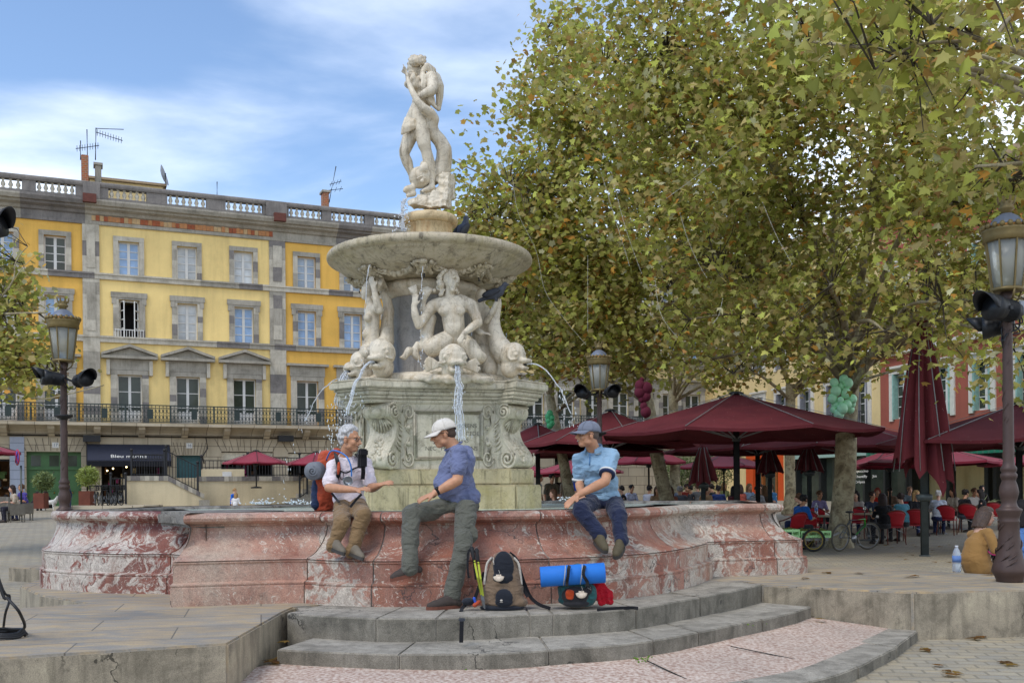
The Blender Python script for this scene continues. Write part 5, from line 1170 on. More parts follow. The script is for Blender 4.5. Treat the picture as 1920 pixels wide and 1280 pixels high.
mb = MB(); m_trim = M('white stone trim', '#c6c0b2', .8, var=.12)
F2.box(mb, uR, uZ, 8.0, 8.3, -.1, .25); F2.box(mb, uR, uZ, 9.9, 10.15, -.1, .2)
for px in (1670, 1735, 1815, 1890, 1960): u = F2.u(px); F2.box(mb, u-.22, u+.22, 8.3, 9.9, -.1, .1)
for px in (1698, 1778, 1852, 1935): u = F2.u(px-8); mb.lathe([(.5, -.05), (.5, .06), (.36, .1), (.34, .03), (.02, .03)], F2.V(u, 9.1, 0), 24, F2.N)
mb.build('stone_trim', m_trim, rb)
# shopfronts along the right hand row
sf = thing('shopfront_row', 'row of shopfronts in orange, grey green and black wood under the right hand buildings', 'shopfront', F2.V(uC, 0, .1))
def seg(px0, px1, v0, v1, w0, w1, mat, name='panel', par=None):
    mb = MB(); a, b_ = F2.u(px0), F2.u(px1); F2.box(mb, a, b_, v0, v1, w0, w1); return mb.build(name, mat, par or sf)
m_or = M('orange shop paint', '#c04a1c', .5, var=.1); m_gg = M('grey green shop paint', '#8fa79a', .6, var=.08); m_dk = M('dark shop frame', '#1d201f', .5)
seg(1330, 1400, -1, 3.6, -1.1, .0, m_cream, 'plain_wall'); seg(1400, 1470, 2.9, 3.6, -.4, .05, m_or, 'orange_fascia')
for a, b_ in ((1400, 1413), (1460, 1470)): seg(a, b_, -1, 2.9, -.4, .05, m_or, 'orange_post')
seg(1413, 1460, -1, 2.9, -.9, -.5, g_dark, 'glazing'); 
for a in (1420, 1432, 1446): seg(a, a+3, -1, 2.9, -.5, -.3, M('varnished door wood', '#8a5226', .5), 'door_stile')
seg(1470, 1484, -1, 3.6, -.4, .02, m_cream, 'plain_wall'); seg(1484, 1700, 2.75, 3.6, -.4, .12, m_gg, 'grey_green_fascia'); seg(1484, 1700, -1, 2.75, -1.0, -.6, g_dark, 'glazing')
for a in (1484, 1530, 1575, 1612, 1650, 1692): seg(a, a+4, -1, 2.75, -.6, -.2, m_dk, 'shop_post')
seg(1700, 1990, 2.4, 3.6, -.4, .02, m_dk, 'dark_fascia'); seg(1700, 1985, -1, 2.4, -3.2, -3.0, m_dk, 'back_wall')
for a in (1700, 1770, 1842, 1858, 1930): seg(a, a+7, -1, 2.4, -.5, -.1, m_dk, 'shop_post')
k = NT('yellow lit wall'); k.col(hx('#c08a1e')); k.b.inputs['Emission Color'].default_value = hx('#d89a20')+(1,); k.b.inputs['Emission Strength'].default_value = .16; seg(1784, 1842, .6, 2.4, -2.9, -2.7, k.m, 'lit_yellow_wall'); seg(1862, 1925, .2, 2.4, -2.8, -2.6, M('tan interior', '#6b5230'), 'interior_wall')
mb = MB(); c_ = F2.V(F2.u(1800), 1.75, -2.6)
for i in range(22): a = i*math.pi/11; mb.bar(c_, c_+F2.U*.34*math.cos(a)+F2.Z*.3*math.sin(a), .02)
mb.lathe([(.02, 0), (.16, .01), (.16, .03), (.02, .04)], c_, 14, F2.N); mb.build('sun_mirror', M('dark bronze', '#2c2114', .5), sf)
for txt, px, py, s_, mt in (('bio', 1494, 823, .42, '#c9d84a'), ('C', 1548, 820, .62, '#c9d84a'), ('Cappuccino', 1612, 883, .2, '#d8d5cc'), ('Chantilly', 1614, 893, .2, '#d8d5cc'), ('Crêpes', 1612, 903, .2, '#d8d5cc'), ('Jus', 1640, 892, .2, '#d8d5cc')):
    w = .13 if s_ > .3 else -.19; u, v = W2(px, py, w); put_text(txt, s_, F2.V(u, v, w), F2.U, F2.Z, M('letters '+mt, mt), 'lettering', sf, .006, 1.6)
mb = MB(); u, v = W2(1591, 820, .13)
for i in range(5): mb.ell(F2.V(u+.25*math.cos(i*1.3), v+.12*math.sin(i*1.3), .13), (.2, .02, .1), 8, 6, (F2.U, F2.N, F2.Z))
mb.build('leaf_logo', M('leaf green', '#7fae3c'), sf)
mb = MB()
for px, py, w in ((1608, 877, -.15), (1835, 880, -1.5), (1836, 872, -1.5)): mb.ell(F2.V(*W2(px, py, w), w), .07, 8, 6)
mb.build('wall_lamp', m_bulb, sf)
ga = thing('shop_awning', 'long teal green awning with a pale front bar at the far right', 'awning', F2.V(F2.u(1700), 3.3, .5)); mb = MB(); a, b_ = F2.u(1690), F2.u(1985)
F2.ext(mb, [(.1, 3.62), (2.2, 3.0), (2.2, 2.96), (.1, 3.56)], a, b_); mb.build('canopy', cloth('teal awning cloth', '#2f8a72', ws=.1), ga, fixn=True); mb = MB(); F2.box(mb, a, b_, 2.9, 3.0, 2.2, 2.28); mb.build('front_bar', m_white, ga)
mb = MB(); n = 60
for i in range(n): mb.add([F2.V(a+(b_-a)*i/n, 2.9, 2.18+.05*(i % 2)), F2.V(a+(b_-a)*(i+1)/n, 2.9, 2.18+.05*((i+1) % 2)), F2.V(a+(b_-a)*(i+1)/n, 2.45, 2.18+.05*((i+1) % 2)), F2.V(a+(b_-a)*i/n, 2.45, 2.18+.05*(i % 2))], [(0, 1, 2, 3)])
mb.build('valance', cloth('green valance', '#1f6b52', ws=.2), ga)
# ---------------------------------------------------------------- trees
LEAF_HI = np.array([(0, -.08, 0), (.16, -.02, .01), (.48, -.10, .0), (.36, .16, .03), (.62, .42, -.03), (.30, .42, .04), (.20, .62, .03), (0, 1, -.06), (-.20, .62, .03), (-.30, .42, .04), (-.62, .42, -.03), (-.36, .16, .03), (-.48, -.10, 0), (-.16, -.02, .01)])
LEAF_LO = np.array([(0, -.05, 0), (.45, -.05, 0), (.30, .25, .03), (.55, .5, -.03), (0, 1, -.05), (-.55, .5, -.03), (-.30, .25, .03), (-.45, -.05, 0)])
k = NT('plane leaf'); at = k.g('ShaderNodeAttribute'); at.attribute_name = 'Col'
k.n.remove(k.b); df = k.g('ShaderNodeBsdfPrincipled'); k.l.new(at.outputs['Color'], df.inputs['Base Color']); df.inputs['Roughness'].default_value = .6; df.inputs['Specular IOR Level'].default_value = .25
tr = k.g('ShaderNodeBsdfTranslucent'); mxc = k.mix(.35, at.outputs['Color'], (.30, .30, .03)); k.l.new(mxc, tr.inputs['Color']); ms = k.g('ShaderNodeMixShader'); ms.inputs[0].default_value = .55; k.l.new(df.outputs[0], ms.inputs[1]); k.l.new(tr.outputs[0], ms.inputs[2]); k.l.new(ms.outputs[0], k.out.inputs[0]); m_leaf = k.m
PAL = np.array([hx(c) for c in ('#8f8f4c', '#7f8245', '#9c9a58', '#a8a166', '#8f8450', '#b09f6e', '#9d8c60', '#b3b85e', '#b9c166', '#946e45', '#b5813f', '#b88a48', '#aca88a')]); PW = np.array([16, 13, 14, 10, 10, 9, 8, 7, 4, 4, 2, 1.2, 6]); PW = PW/PW.sum()
def leaf_mesh(name, pos, size, shape, pal=PAL, pw=PW, upb=.5, cl=None):
    n = len(pos); m = len(shape)
    # random frames: leaf axis mostly outward/down, normal biased upward
    nrm_ = rng.normal(size=(n, 3)); nrm_[:, 2] = np.abs(nrm_[:, 2])+upb; nrm_ /= np.linalg.norm(nrm_, axis=1)[:, None]
    ax = rng.normal(size=(n, 3)); ax[:, 2] -= .5; ax -= nrm_*(ax*nrm_).sum(1)[:, None]; ax /= np.linalg.norm(ax, axis=1)[:, None]; bx = np.cross(ax, nrm_)
    s_ = size*rng.uniform(.65, 1.2, n); sh = shape
    v = pos[:, None, :]+s_[:, None, None]*(sh[None, :, 0, None]*bx[:, None, :]+sh[None, :, 1, None]*ax[:, None, :]+(sh[None, :, 2, None]*rng.uniform(0, 5, n)[:, None, None])*nrm_[:, None, :])
    me = bpy.data.meshes.new(name); me.vertices.add(n*m); me.vertices.foreach_set('co', v.astype(np.float32).ravel())
    me.loops.add(n*m); me.loops.foreach_set('vertex_index', np.arange(n*m, dtype=np.int32)); me.polygons.add(n); me.polygons.foreach_set('loop_start', np.arange(0, n*m, m, dtype=np.int32))
    me.update(calc_edges=True)
    ci = rng.choice(len(pal), n, p=pw); c = np.clip(pal[ci]*rng.uniform(1.0, 2.0, (n, 1))*np.array([.99, 1.0, .93]), 0, .9)
    if cl is not None: c = c*cl[:, None]
    a = me.attributes.new('Col', 'FLOAT_COLOR', 'FACE'); a.data.foreach_set('color', np.concatenate([c, np.ones((n, 1))], 1).astype(np.float32).ravel()); return me
k = NT('plane bark'); co = k.co('World'); n1 = k.noise(co, 3.2, 6, .6, .5); v = k.vor(k.co('World', scale=(1, 1, .6)), 9, 'F1', 'Color'); c = k.ramp(n1, [(.32, hx('#6b604b')), (.46, hx('#978b6e')), (.56, hx('#b3a98b')), (.68, hx('#80765c'))])
c = k.mix(k.f(k.noise(co, 13, 5, .7), .55, .7), c, hx('#4b4232')); k.col(c); k.set(Roughness=.9); k.bump(k.noise(k.co('World', scale=(1, 1, 2.2)), 9, 8, .7), .6, .03); m_bark = k.m
m_twig = M('grey brown twig', '#4d4538', .9)
def tree(name, lab, base, top, r0, r1, ells, nl, leaf, shape, nlimb=9, clus=13, spread=.42, seed=1, thr=-.12, group='plane trees', extra=(), keep=None, nf=.55):
    rn = random.Random(seed); base = Vector(base); top = Vector(top); t = thing(name, lab, 'tree', base, group)
    # clusters inside the crown shells
    vols = [e[1][0]*e[1][1]*e[1][2] for e in ells]; tot = sum(vols); cs = []; nc = nl//clus
    while len(cs) < nc:
        e = rn.choices(ells, vols)[0]; d = Vector((rn.gauss(0, 1), rn.gauss(0, 1), rn.gauss(0, 1))).normalized(); r_ = rn.random()**.45
        p = e[0]+Vector((d.x*e[1][0], d.y*e[1][1], d.z*e[1][2]))*r_
        if noise.noise(p*nf+Vector((seed*3.1, 0, 0))) < thr+rn.uniform(-.14, .14): continue
        if keep and not keep(p): continue
        cs.append(p)
    mb = MB(); h = (top-base).length
    mb.tube(crom([base-Vector((0, 0, .3)), base+Vector((0, 0, .02)), base.lerp(top, .12), base.lerp(top, .4)+Vector((rn.uniform(-.05, .05), 0, 0)), base.lerp(top, .7), top], 6), [r0*1.75]*6+[r0*1.45-(r0*.45)*i/6 for i in range(6)]+[r0-(r0-r1)*i/19 for i in range(19)], 18)
    tips = []; cv = np.array([tuple(c_) for c_ in cs])
    for i in range(nlimb):
        e = ells[i % len(ells)]; d = Vector((rn.gauss(0, 1), rn.gauss(0, 1), rn.gauss(.1, .7))).normalized(); tgt = e[0]+Vector((d.x*e[1][0], d.y*e[1][1], d.z*e[1][2]))*.75
        st = base.lerp(top, rn.uniform(.82, 1)); mid = st.lerp(tgt, .4)+Vector((rn.uniform(-.3, .3), rn.uniform(-.3, .3), .12*(tgt-st).length)); mid2 = st.lerp(tgt, .72)+Vector((rn.uniform(-.3, .3), rn.uniform(-.3, .3), .1*(tgt-st).length))
        pts = crom([st, mid, mid2, tgt], 6); mb.tube(pts, [max(.018, r1*.40*(1-.9*j/len(pts))) for j in range(len(pts))], 8); tips += [(q, max(.014, r1*.3*(1-.8*j/len(pts)))) for j, q in enumerate(pts[4:])]
    for pl, rr in extra: rr *= .68; mb.tube(crom(pl, 5), [rr*(1-.75*j/((len(pl)-1)*5+1)) for j in range((len(pl)-1)*5+1)], 8); tips += [(q, rr*.4) for q in pl[1:]]
    mb.build('trunk', m_bark, t)
    mb = MB(); tp = np.array([tuple(q) for q, _ in tips])
    for i, c_ in enumerate(cs):
        if rn.random() > .5 and len(cs) > 500: continue
        d = ((tp-np.array(c_))**2).sum(1); j = int(d.argmin()); q, rr = tips[j]
        if d[j] > 2.2: continue
        m_ = q.lerp(c_, .5)+Vector((rn.uniform(-.15, .15), rn.uniform(-.15, .15), rn.uniform(-.05, .2))); mb.tube([q, m_, c_], [min(.022, rr), .011, .004], 4, cap=False)
    mb.build('twigs', m_twig, t)['kind'] = 'stuff'
    idx = rng.integers(0, len(cs), nl); pos = cv[idx]+rng.normal(size=(nl, 3))*spread*np.array([1, 1, .7]); tone = rng.uniform(.8, 1.2, len(cs))[idx]
    me = leaf_mesh('crown', pos, leaf, shape, cl=tone); link('crown', me, m_leaf, t); return t
E3 = lambda px, py, Y, rx, ry, rz: (P(px, py, Y), (rx, ry, rz))
def cut(px_fn):   # keep only clusters whose position projects on the leafy side (crown outline as pruned)
    return px_fn
b1 = G(1572, 1026, -.47)
tree('plane_tree', 'big plane tree with mottled trunk carrying the green balloons', b1, P(1594, 690, 24), .265, .24, [E3(1560, 330, 21, 4.6, 4.2, 3.1), E3(1330, 300, 22, 3.6, 3.6, 2.8), E3(1800, 330, 21, 3.9, 4, 2.9), E3(1500, 60, 22, 5.2, 4, 2.7), E3(1250, 110, 23, 2.3, 2.6, 2.2), E3(1520, 580, 20.5, 2.2, 2.2, .95), E3(1660, 560, 19.5, 1.6, 1.9, 1.1), E3(1690, 640, 18.5, .8, .9, .5), E3(1830, 660, 18, 1.2, 1.4, .75), E3(1770, 590, 19, 1.4, 1.4, .8), E3(1900, 560, 17, .8, 1, .8), E3(1420, 560, 22, 2.4, 2, 1.2), E3(1340, 630, 23, 2.0, 1.8, .8), E3(1450, 650, 22, 1.5, 1.5, .6), E3(1560, 650, 20, 1.2, 1.3, .5), E3(1660, 700, 21, 1.0, 1.1, .45), E3(1780, 710, 20, 1.3, 1.3, .5), E3(1850, 720, 19, 1.0, 1.2, .5)], 33000, .152, LEAF_HI, 13, 12, .36, 3, -.06, extra=[([P(1594, 700, 24), P(1700, 640, 22), P(1800, 600, 21), P(1900, 540, 20)], .15), ([P(1592, 690, 24), P(1500, 640, 23.5), P(1440, 670, 23), P(1375, 700, 23)], .11), ([P(1592, 690, 24), P(1530, 520, 23), P(1440, 500, 22), P(1330, 505, 22)], .13), ([P(1600, 600, 24), P(1640, 400, 23), P(1700, 250, 22), P(1760, 60, 21)], .17), ([P(1595, 640, 24), P(1500, 400, 23), P(1400, 250, 22), P(1250, 90, 22)], .15), ([P(1594, 720, 24), P(1700, 690, 24), P(1760, 700, 24)], .06), ([P(1594, 690, 24), P(1700, 420, 21), P(1800, 380, 20), P(1900, 330, 18.5)], .11), ([P(1590, 660, 24), P(1560, 470, 22.5), P(1585, 330, 21.5)], .12)])
tree('plane_tree', 'plane tree beyond the right edge whose big leaves hang into the top right corner', (11.5, 13.5, -.47), (11.0, 13.6, 3.4), .3, .24, [E3(1900, 110, 10.5, 1.6, 1.6, .9), E3(1750, 30, 10.5, 1.9, 1.6, .8), E3(1870, 330, 12, 1.1, 1.2, .7), ((Vector((10.5, 13.6, 6.5))), (2.2, 3, 2.2)), E3(1560, 10, 11.5, 1.0, 1.2, .4)], 5400, .155, LEAF_HI, 8, 9, .32, 5, -.2, extra=[([Vector((11.0, 13.6, 3.4)), P(2000, 60, 11.5), P(1850, 75, 10.8), P(1720, 85, 10.6), P(1640, 130, 10.6)], .05)])
tree('plane_tree', 'leaning plane tree with the maroon pompoms on its trunk', P(1254, 960, 31), P(1198, 670, 31), .215, .19, [E3(1000, 420, 28, 2.2, 2.4, 2.4), E3(888, 300, 28, 1.0, 1.3, 1.2), E3(880, 400, 28, .8, 1.2, 1.0), E3(1100, 230, 28, 2.3, 2.6, 2.5), E3(1230, 420, 28, 3.6, 3.2, 3.0), E3(1130, 560, 28, 2.8, 2.5, 1.6), E3(1070, 60, 28, .9, 1.4, .9), E3(900, 500, 29, .8, 1, 1.3), E3(1300, 640, 28, 2.0, 1.7, .9), E3(1100, 660, 28, 2.2, 1.7, .7)], 24500, .158, LEAF_LO, 12, 12, .38, 9, -.04, extra=[([P(1200, 690, 31), P(1290, 680, 29.5), P(1400, 660, 29), P(1460, 640, 29)], .1), ([P(1199, 700, 31), P(1130, 560, 30), P(1090, 480, 29), P(960, 340, 28.5)], .15), ([P(1215, 760, 31), P(1150, 715, 31), P(1100, 700, 31)], .09), ([P(1199, 690, 31), P(1230, 640, 31), P(1290, 600, 29)], .1), ([P(1199, 680, 31), P(1190, 480, 30), P(1130, 200, 29)], .16)])
tree('plane_tree', 'slim upright plane tree standing behind the leaning one', P(1265, 950, 38), P(1262, 720, 38), .2, .18, [E3(1290, 600, 37, 4.2, 3, 2.0), E3(1400, 480, 37, 5, 3, 3), E3(1200, 650, 37, 2.2, 2, 1.1), E3(1340, 700, 36, 3.2, 2, .8)], 7000, .19, LEAF_LO, 9, 11, .42, 13, 0)
tree('plane_tree', 'thin leaning plane tree just right of the fountain', P(1074, 955, 33), P(1030, 740, 33), .19, .15, [E3(1030, 600, 32, 2.4, 2.2, 1.8), E3(960, 560, 32, 1.4, 1.4, 1.6), E3(1130, 680, 31, 2, 1.8, 1.0), E3(900, 420, 32, .75, 1, .9), E3(930, 490, 32, 1.2, 1, 1.0)], 6800, .165, LEAF_LO, 9, 11, .38, 17, -.05)
tree('plane_tree', 'plane tree further back, trunk seen left of the big mottled one', P(1482, 950, 36), P(1482, 720, 36), .19, .17, [E3(1480, 600, 35, 4.5, 3, 2.4), E3(1640, 560, 35, 4, 3, 2.4), E3(1530, 700, 34, 3.4, 2, .8), E3(1800, 590, 33, 3, 2.4, 2)], 7500, .19, LEAF_LO, 9, 11, .42, 21, .02)
tree('plane_tree', 'plane tree at the left edge with its leafy branches reaching in behind the lamp', (-12.5, 19.5, -.15), (-12.2, 19.3, 3.2), .28, .2, [E3(-20, 640, 19, 1.05, 1.2, 1.25), E3(45, 690, 18.6, .85, .8, .85), E3(95, 600, 18.4, .28, .4, .25), E3(150, 738, 18.4, .45, .4, .16), E3(-120, 560, 19.5, 1.8, 2, 2.2), E3(40, 575, 18.8, .36, .4, .3)], 8500, .115, LEAF_LO, 7, 9, .2, 25, -.2, extra=[([Vector((-12.2, 19.3, 3.2)), P(-60, 700, 19), P(60, 745, 18.6), P(120, 740, 18.4), P(195, 722, 18.4)], .04), ([Vector((-12.2, 19.3, 3)), P(0, 560, 18.8), P(30, 490, 18.8), P(52, 462, 18.8)], .03), ([P(0, 560, 18.8), P(40, 505, 18.8), P(68, 478, 18.8)], .016)])
# strings of fairy lights in the branches
m_str = M('white cord', '#aaa79b', .5, bump=0)
for i, (lab, pl, Y) in enumerate((('long white light string at the left of the crown', [(960, 325), (972, 400), (1005, 470), (1022, 545), (1060, 600), (1098, 645)], 20), ('white light string above the fountain side lamp', [(1128, 325), (1150, 400), (1172, 470), (1180, 498)], 17), ('second white light string close beside it, slightly longer', [(1148, 330), (1165, 400), (1182, 455), (1203, 512)], 17), ('white light string in the middle of the crown', [(1275, 400), (1290, 450), (1310, 495), (1325, 520)], 16), ('white light string to the right of the crown centre', [(1430, 380), (1455, 440), (1485, 495)], 15), ('curving white light string low over the big parasol', [(1228, 520), (1235, 575), (1248, 605), (1270, 632)], 16), ('short white light string above the parasol apex', [(1355, 560), (1348, 590), (1337, 606)], 16), ('slanting white light string near the crown top', [(1388, 265), (1345, 300), (1300, 335), (1250, 372)], 16), ('white light string hanging straight down in the lower crown', [(1102, 480), (1102, 560), (1102, 620)], 18))):
    t = thing('light_string', lab, 'light string', P(pl[0][0], pl[0][1], Y), 'strings of fairy lights in the trees'); mb = MB(); pts = crom([P(x, y, Y+2.6) for x, y in pl], 6); mb.tube(pts, .0036, 5); mb.build('cord', m_str, t); mb = MB()
    for q in pts[::2]: mb.ell(q, .010, 6, 4)
    mb.build('bulbs', m_str, t)['kind'] = 'stuff'
# ---------------------------------------------------------------- parasols
m_mar = cloth('maroon parasol cloth', '#622a2e', ws=.12, var=.15); m_mar2 = cloth('crimson parasol cloth', '#86293a', ws=.1, var=.1); m_ribm = M('grey rib metal', '#7d7d7c', .45, .3); m_pole = M('dark pole', '#2c2e2d', .5)
k = NT('spotted maroon cloth'); co = k.co('World'); n1 = k.noise(co, 1.5, 6, .6); sp = k.noise(co, 14, 3, .8); c = k.ramp(n1, [(.3, hx('#59252a')), (.7, hx('#6c2f33'))]); c = k.mix(k.f(sp, .68, .72), c, hx('#a58a86')); k.col(c); k.set(Roughness=.85); k.b.inputs['Specular IOR Level'].default_value = .15; k.bump(n1, .1, .05); m_mard = k.m
def parasol(lab, apex, rad, drop, mat, n=8, rot=.2, gzv=0, big=True):
    t = thing('parasol', lab, 'parasol', (apex.x, apex.y, gzv), 'open parasols over the cafe tables'); mb = MB(); m = 4; vs = [apex]; fs = []
    for i in range(1, m+1):
        f_ = i/m
        for q in range(n*4):
            a = rot+2*math.pi*q/(n*4); e = (q % 4)/4; rr = rad*math.cos(math.pi/n)/math.cos(((a-rot) % (2*math.pi/n))-math.pi/n); sag = .02*rad*math.sin(e*math.pi)*f_
            vs.append(apex+Vector((rr*f_*math.cos(a), rr*f_*math.sin(a), -drop*(f_**.95)-sag)))
    N = n*4; fs = [(0, 1+q, 1+(q+1) % N) for q in range(N)]
    for i in range(m-1):
        for q in range(N): fs.append((1+i*N+q, 1+(i+1)*N+q, 1+(i+1)*N+(q+1) % N, 1+i*N+(q+1) % N))
    o_ = len(vs); ring_ = vs[-N:]; vs += [p-Vector((0, 0, .07))+(apex-p)*.004 for p in ring_]
    for q in range(N): fs.append((1+(m-1)*N+q, o_+q, o_+(q+1) % N, 1+(m-1)*N+(q+1) % N))
    mb.add(vs, fs); mb.build('canopy', mat, t)
    mb = MB(); mb.tube([Vector((apex.x, apex.y, gzv)), apex-Vector((0, 0, .02))], .075 if big else .035, 10); mb.lathe([(.3, gzv), (.3, gzv+.06), (.08, gzv+.1)], Vector((apex.x, apex.y, 0)), 12); mb.build('pole', m_pole, t)
    mb = MB(); mb.lathe([(.16, 0), (.17, .03), (.1, .06), (.02, .07)], apex-Vector((0, 0, .01)), 14); mb.build('cap', m_pole, t)
    for q in range(n):
        a = rot+2*math.pi*q/n; d = Vector((math.cos(a), math.sin(a), 0)); mb = MB(); e = apex+d*rad-Vector((0, 0, drop)); mb.bar(apex+d*.1+Vector((0, 0, .012)), e+Vector((0, 0, .012)), .022, .012)
        hub = apex-Vector((0, 0, drop+.12)); mb.bar(hub+d*.05, apex+d*rad*.55-Vector((0, 0, drop*.55+.03)), .025); mb.build('rib', m_ribm if big else m_pole, t)
    mb = MB(); mb.lathe([(.05, 0), (.1, .02), (.1, .12), (.05, .14)], apex-Vector((0, 0, drop+.2)), 12); mb.build('hub', m_pole, t); return t
for lab, px, py, Y, r_, ey, mt, big, rot in (('large maroon parasol in the middle with speckled cloth, nearest of the open ones', 1380, 738, 23, 3.3, 812, m_mard, 1, .25), ('maroon parasol behind the hiker in the grey cap', 1145, 770, 28, 2.6, 832, m_mard, 1, .1), ('maroon parasol at the right edge behind the lamp post', 1910, 757, 22, 3.0, 828, m_mard, 1, .5), ('maroon parasol behind the big mottled tree trunk', 1570, 785, 29, 3.2, 838, m_mard, 1, .3), ('dark maroon parasol showing just right of the fountain', 1008, 795, 32, 1.9, 838, m_mard, 1, .0), ('wide maroon parasol of which only the underside shows behind the grey cap', 1100, 812, 31, 2.6, 848, m_mard, 1, .2), ('maroon parasol low behind the centre pole', 1420, 802, 31, 3.0, 843, m_mard, 1, .4), ('crimson parasol beside the leaning tree trunk', 1216, 832, 37, 1.45, 866, m_mar2, 0, .3), ('crimson parasol in front of the orange shop', 1357, 850, 40, 2.0, 874, m_mar2, 0, .2), ('crimson parasol left of the folded one, warm lamp beneath', 1668, 841, 33, 1.75, 873, m_mar2, 0, .1), ('crimson parasol right of the folded one before the yellow interior', 1740, 834, 32, 2.4, 866, m_mar2, 0, .35), ('crimson parasol cut by the right picture edge', 1935, 850, 31, 1.6, 868, m_mar2, 0, .2), ('crimson parasol behind the water drops by the fountain', 985, 868, 44, 1.7, 890, m_mar2, 0, 0), ('crimson parasol behind the hiker in the light blue polo', 1085, 858, 42, 2.0, 884, m_mar2, 0, .2), ('crimson parasol on the terrace left of the grey haired hiker', 480, 845, 53, 1.75, 867, m_mar2, 0, .3), ('crimson parasol on the terrace behind the grey haired hiker', 592, 847, 55, 1.7, 869, m_mar2, 0, .1), ('crimson parasol at the left picture edge by the round sign', -20, 832, 37, 1.15, 848, m_mar2, 0, .05)):
    ap = P(px, py, Y); parasol(lab, ap, r_, (ey-py)*Y/1850, mt, 8, rot, gz(ap.x, ap.y) if not 400 < px < 620 else 1.2, bool(big))
def folded(lab, tip, h, w, gzv, seed=1, scale=1):
    rn = random.Random(seed); t = thing('folded_parasol', lab, 'parasol', (tip.x, tip.y, gzv), 'folded parasols'); n = 96; m = 26; vs = []; fs = []; lens = [rn.uniform(.80, 1.0) for _ in range(8)]; ph = rn.uniform(0, 6)
    for i in range(m+1):
        f_ = i/m
        for q in range(n):
            a = 2*math.pi*q/n; s_ = a/(2*math.pi)*8; j = int(s_) % 8; fr = s_-int(s_); ln = lens[j]*(1-fr)+lens[(j+1) % 8]*fr; ln *= 1-.10*abs(math.sin(fr*math.pi))
            base_ = w*(.14+.86*f_**.75); pl = 1+.30*math.cos(a*8+ph*0)*min(1, f_*2)+.10*math.cos(a*16+1+2*f_)+.08*math.sin(a*5+f_*3+ph)
            r_ = base_*.72*pl; vs.append(tip+Vector((r_*math.cos(a+f_*.25), r_*math.sin(a+f_*.25), -h*f_*ln)))
    for i in range(m):
        for q in range(n): fs.append((i*n+q, (i+1)*n+q, (i+1)*n+(q+1) % n, i*n+(q+1) % n))
    mb = MB(); mb.add(vs, fs, True); mb.build('canopy', m_mard if scale == 1 else m_mar, t)
    mb = MB(); b = Vector((tip.x, tip.y, gzv)); mb.tube([b, b+Vector((0, 0, (tip.z-gzv)*.98))], .075*scale+.01, 12); mb.lathe([(.12, .0), (.12, .02), (.075, .03)], b, 14); mb.build('pole', M('grey pole paint', '#4a5150', .45, .2), t)
    mb = MB(); z = tip.z-h*1.0+.06; mb.lathe([(.09, -.06), (.15, -.04), (.17, .02), (.17, .08), (.08, .1)], Vector((tip.x, tip.y, z)), 16); mb.build('collar', M('grey pole paint', '#4a5150', .45, .2), t)
    for q in range(8):
        a = 2*math.pi*q/8+.05; mb = MB(); pts = [tip+Vector((w*(.14+.86*f_**.75)*.95*math.cos(a+f_*.25), w*(.14+.86*f_**.75)*.95*math.sin(a+f_*.25), -h*f_*.93)) for f_ in (.05, .3, .6, .9)]; mb.tube(pts, .011, 5); mb.build('rib', m_ribm, t)
    return t
fb = G(1734, 1042, -.47); tp = P(1724, 596, fb.y); folded('tall folded maroon parasol with hanging pleats, nearest to the viewer', Vector((fb.x, fb.y, tp.z)), 3.93, .70, -.47, 4)
for i, (lab, px, Y, y0, y1) in enumerate((('folded maroon parasol beside the twin tree trunks', 1318, 29, 835, 915), ('folded maroon parasol before the orange door', 1443, 31, 838, 895), ('folded maroon parasol left of the mottled trunk', 1517, 30, 835, 892))):
    tp = P(px, y0, Y); folded(lab, tp, (y1-y0)*Y/1850, .5, -.47, 10+i, .8)
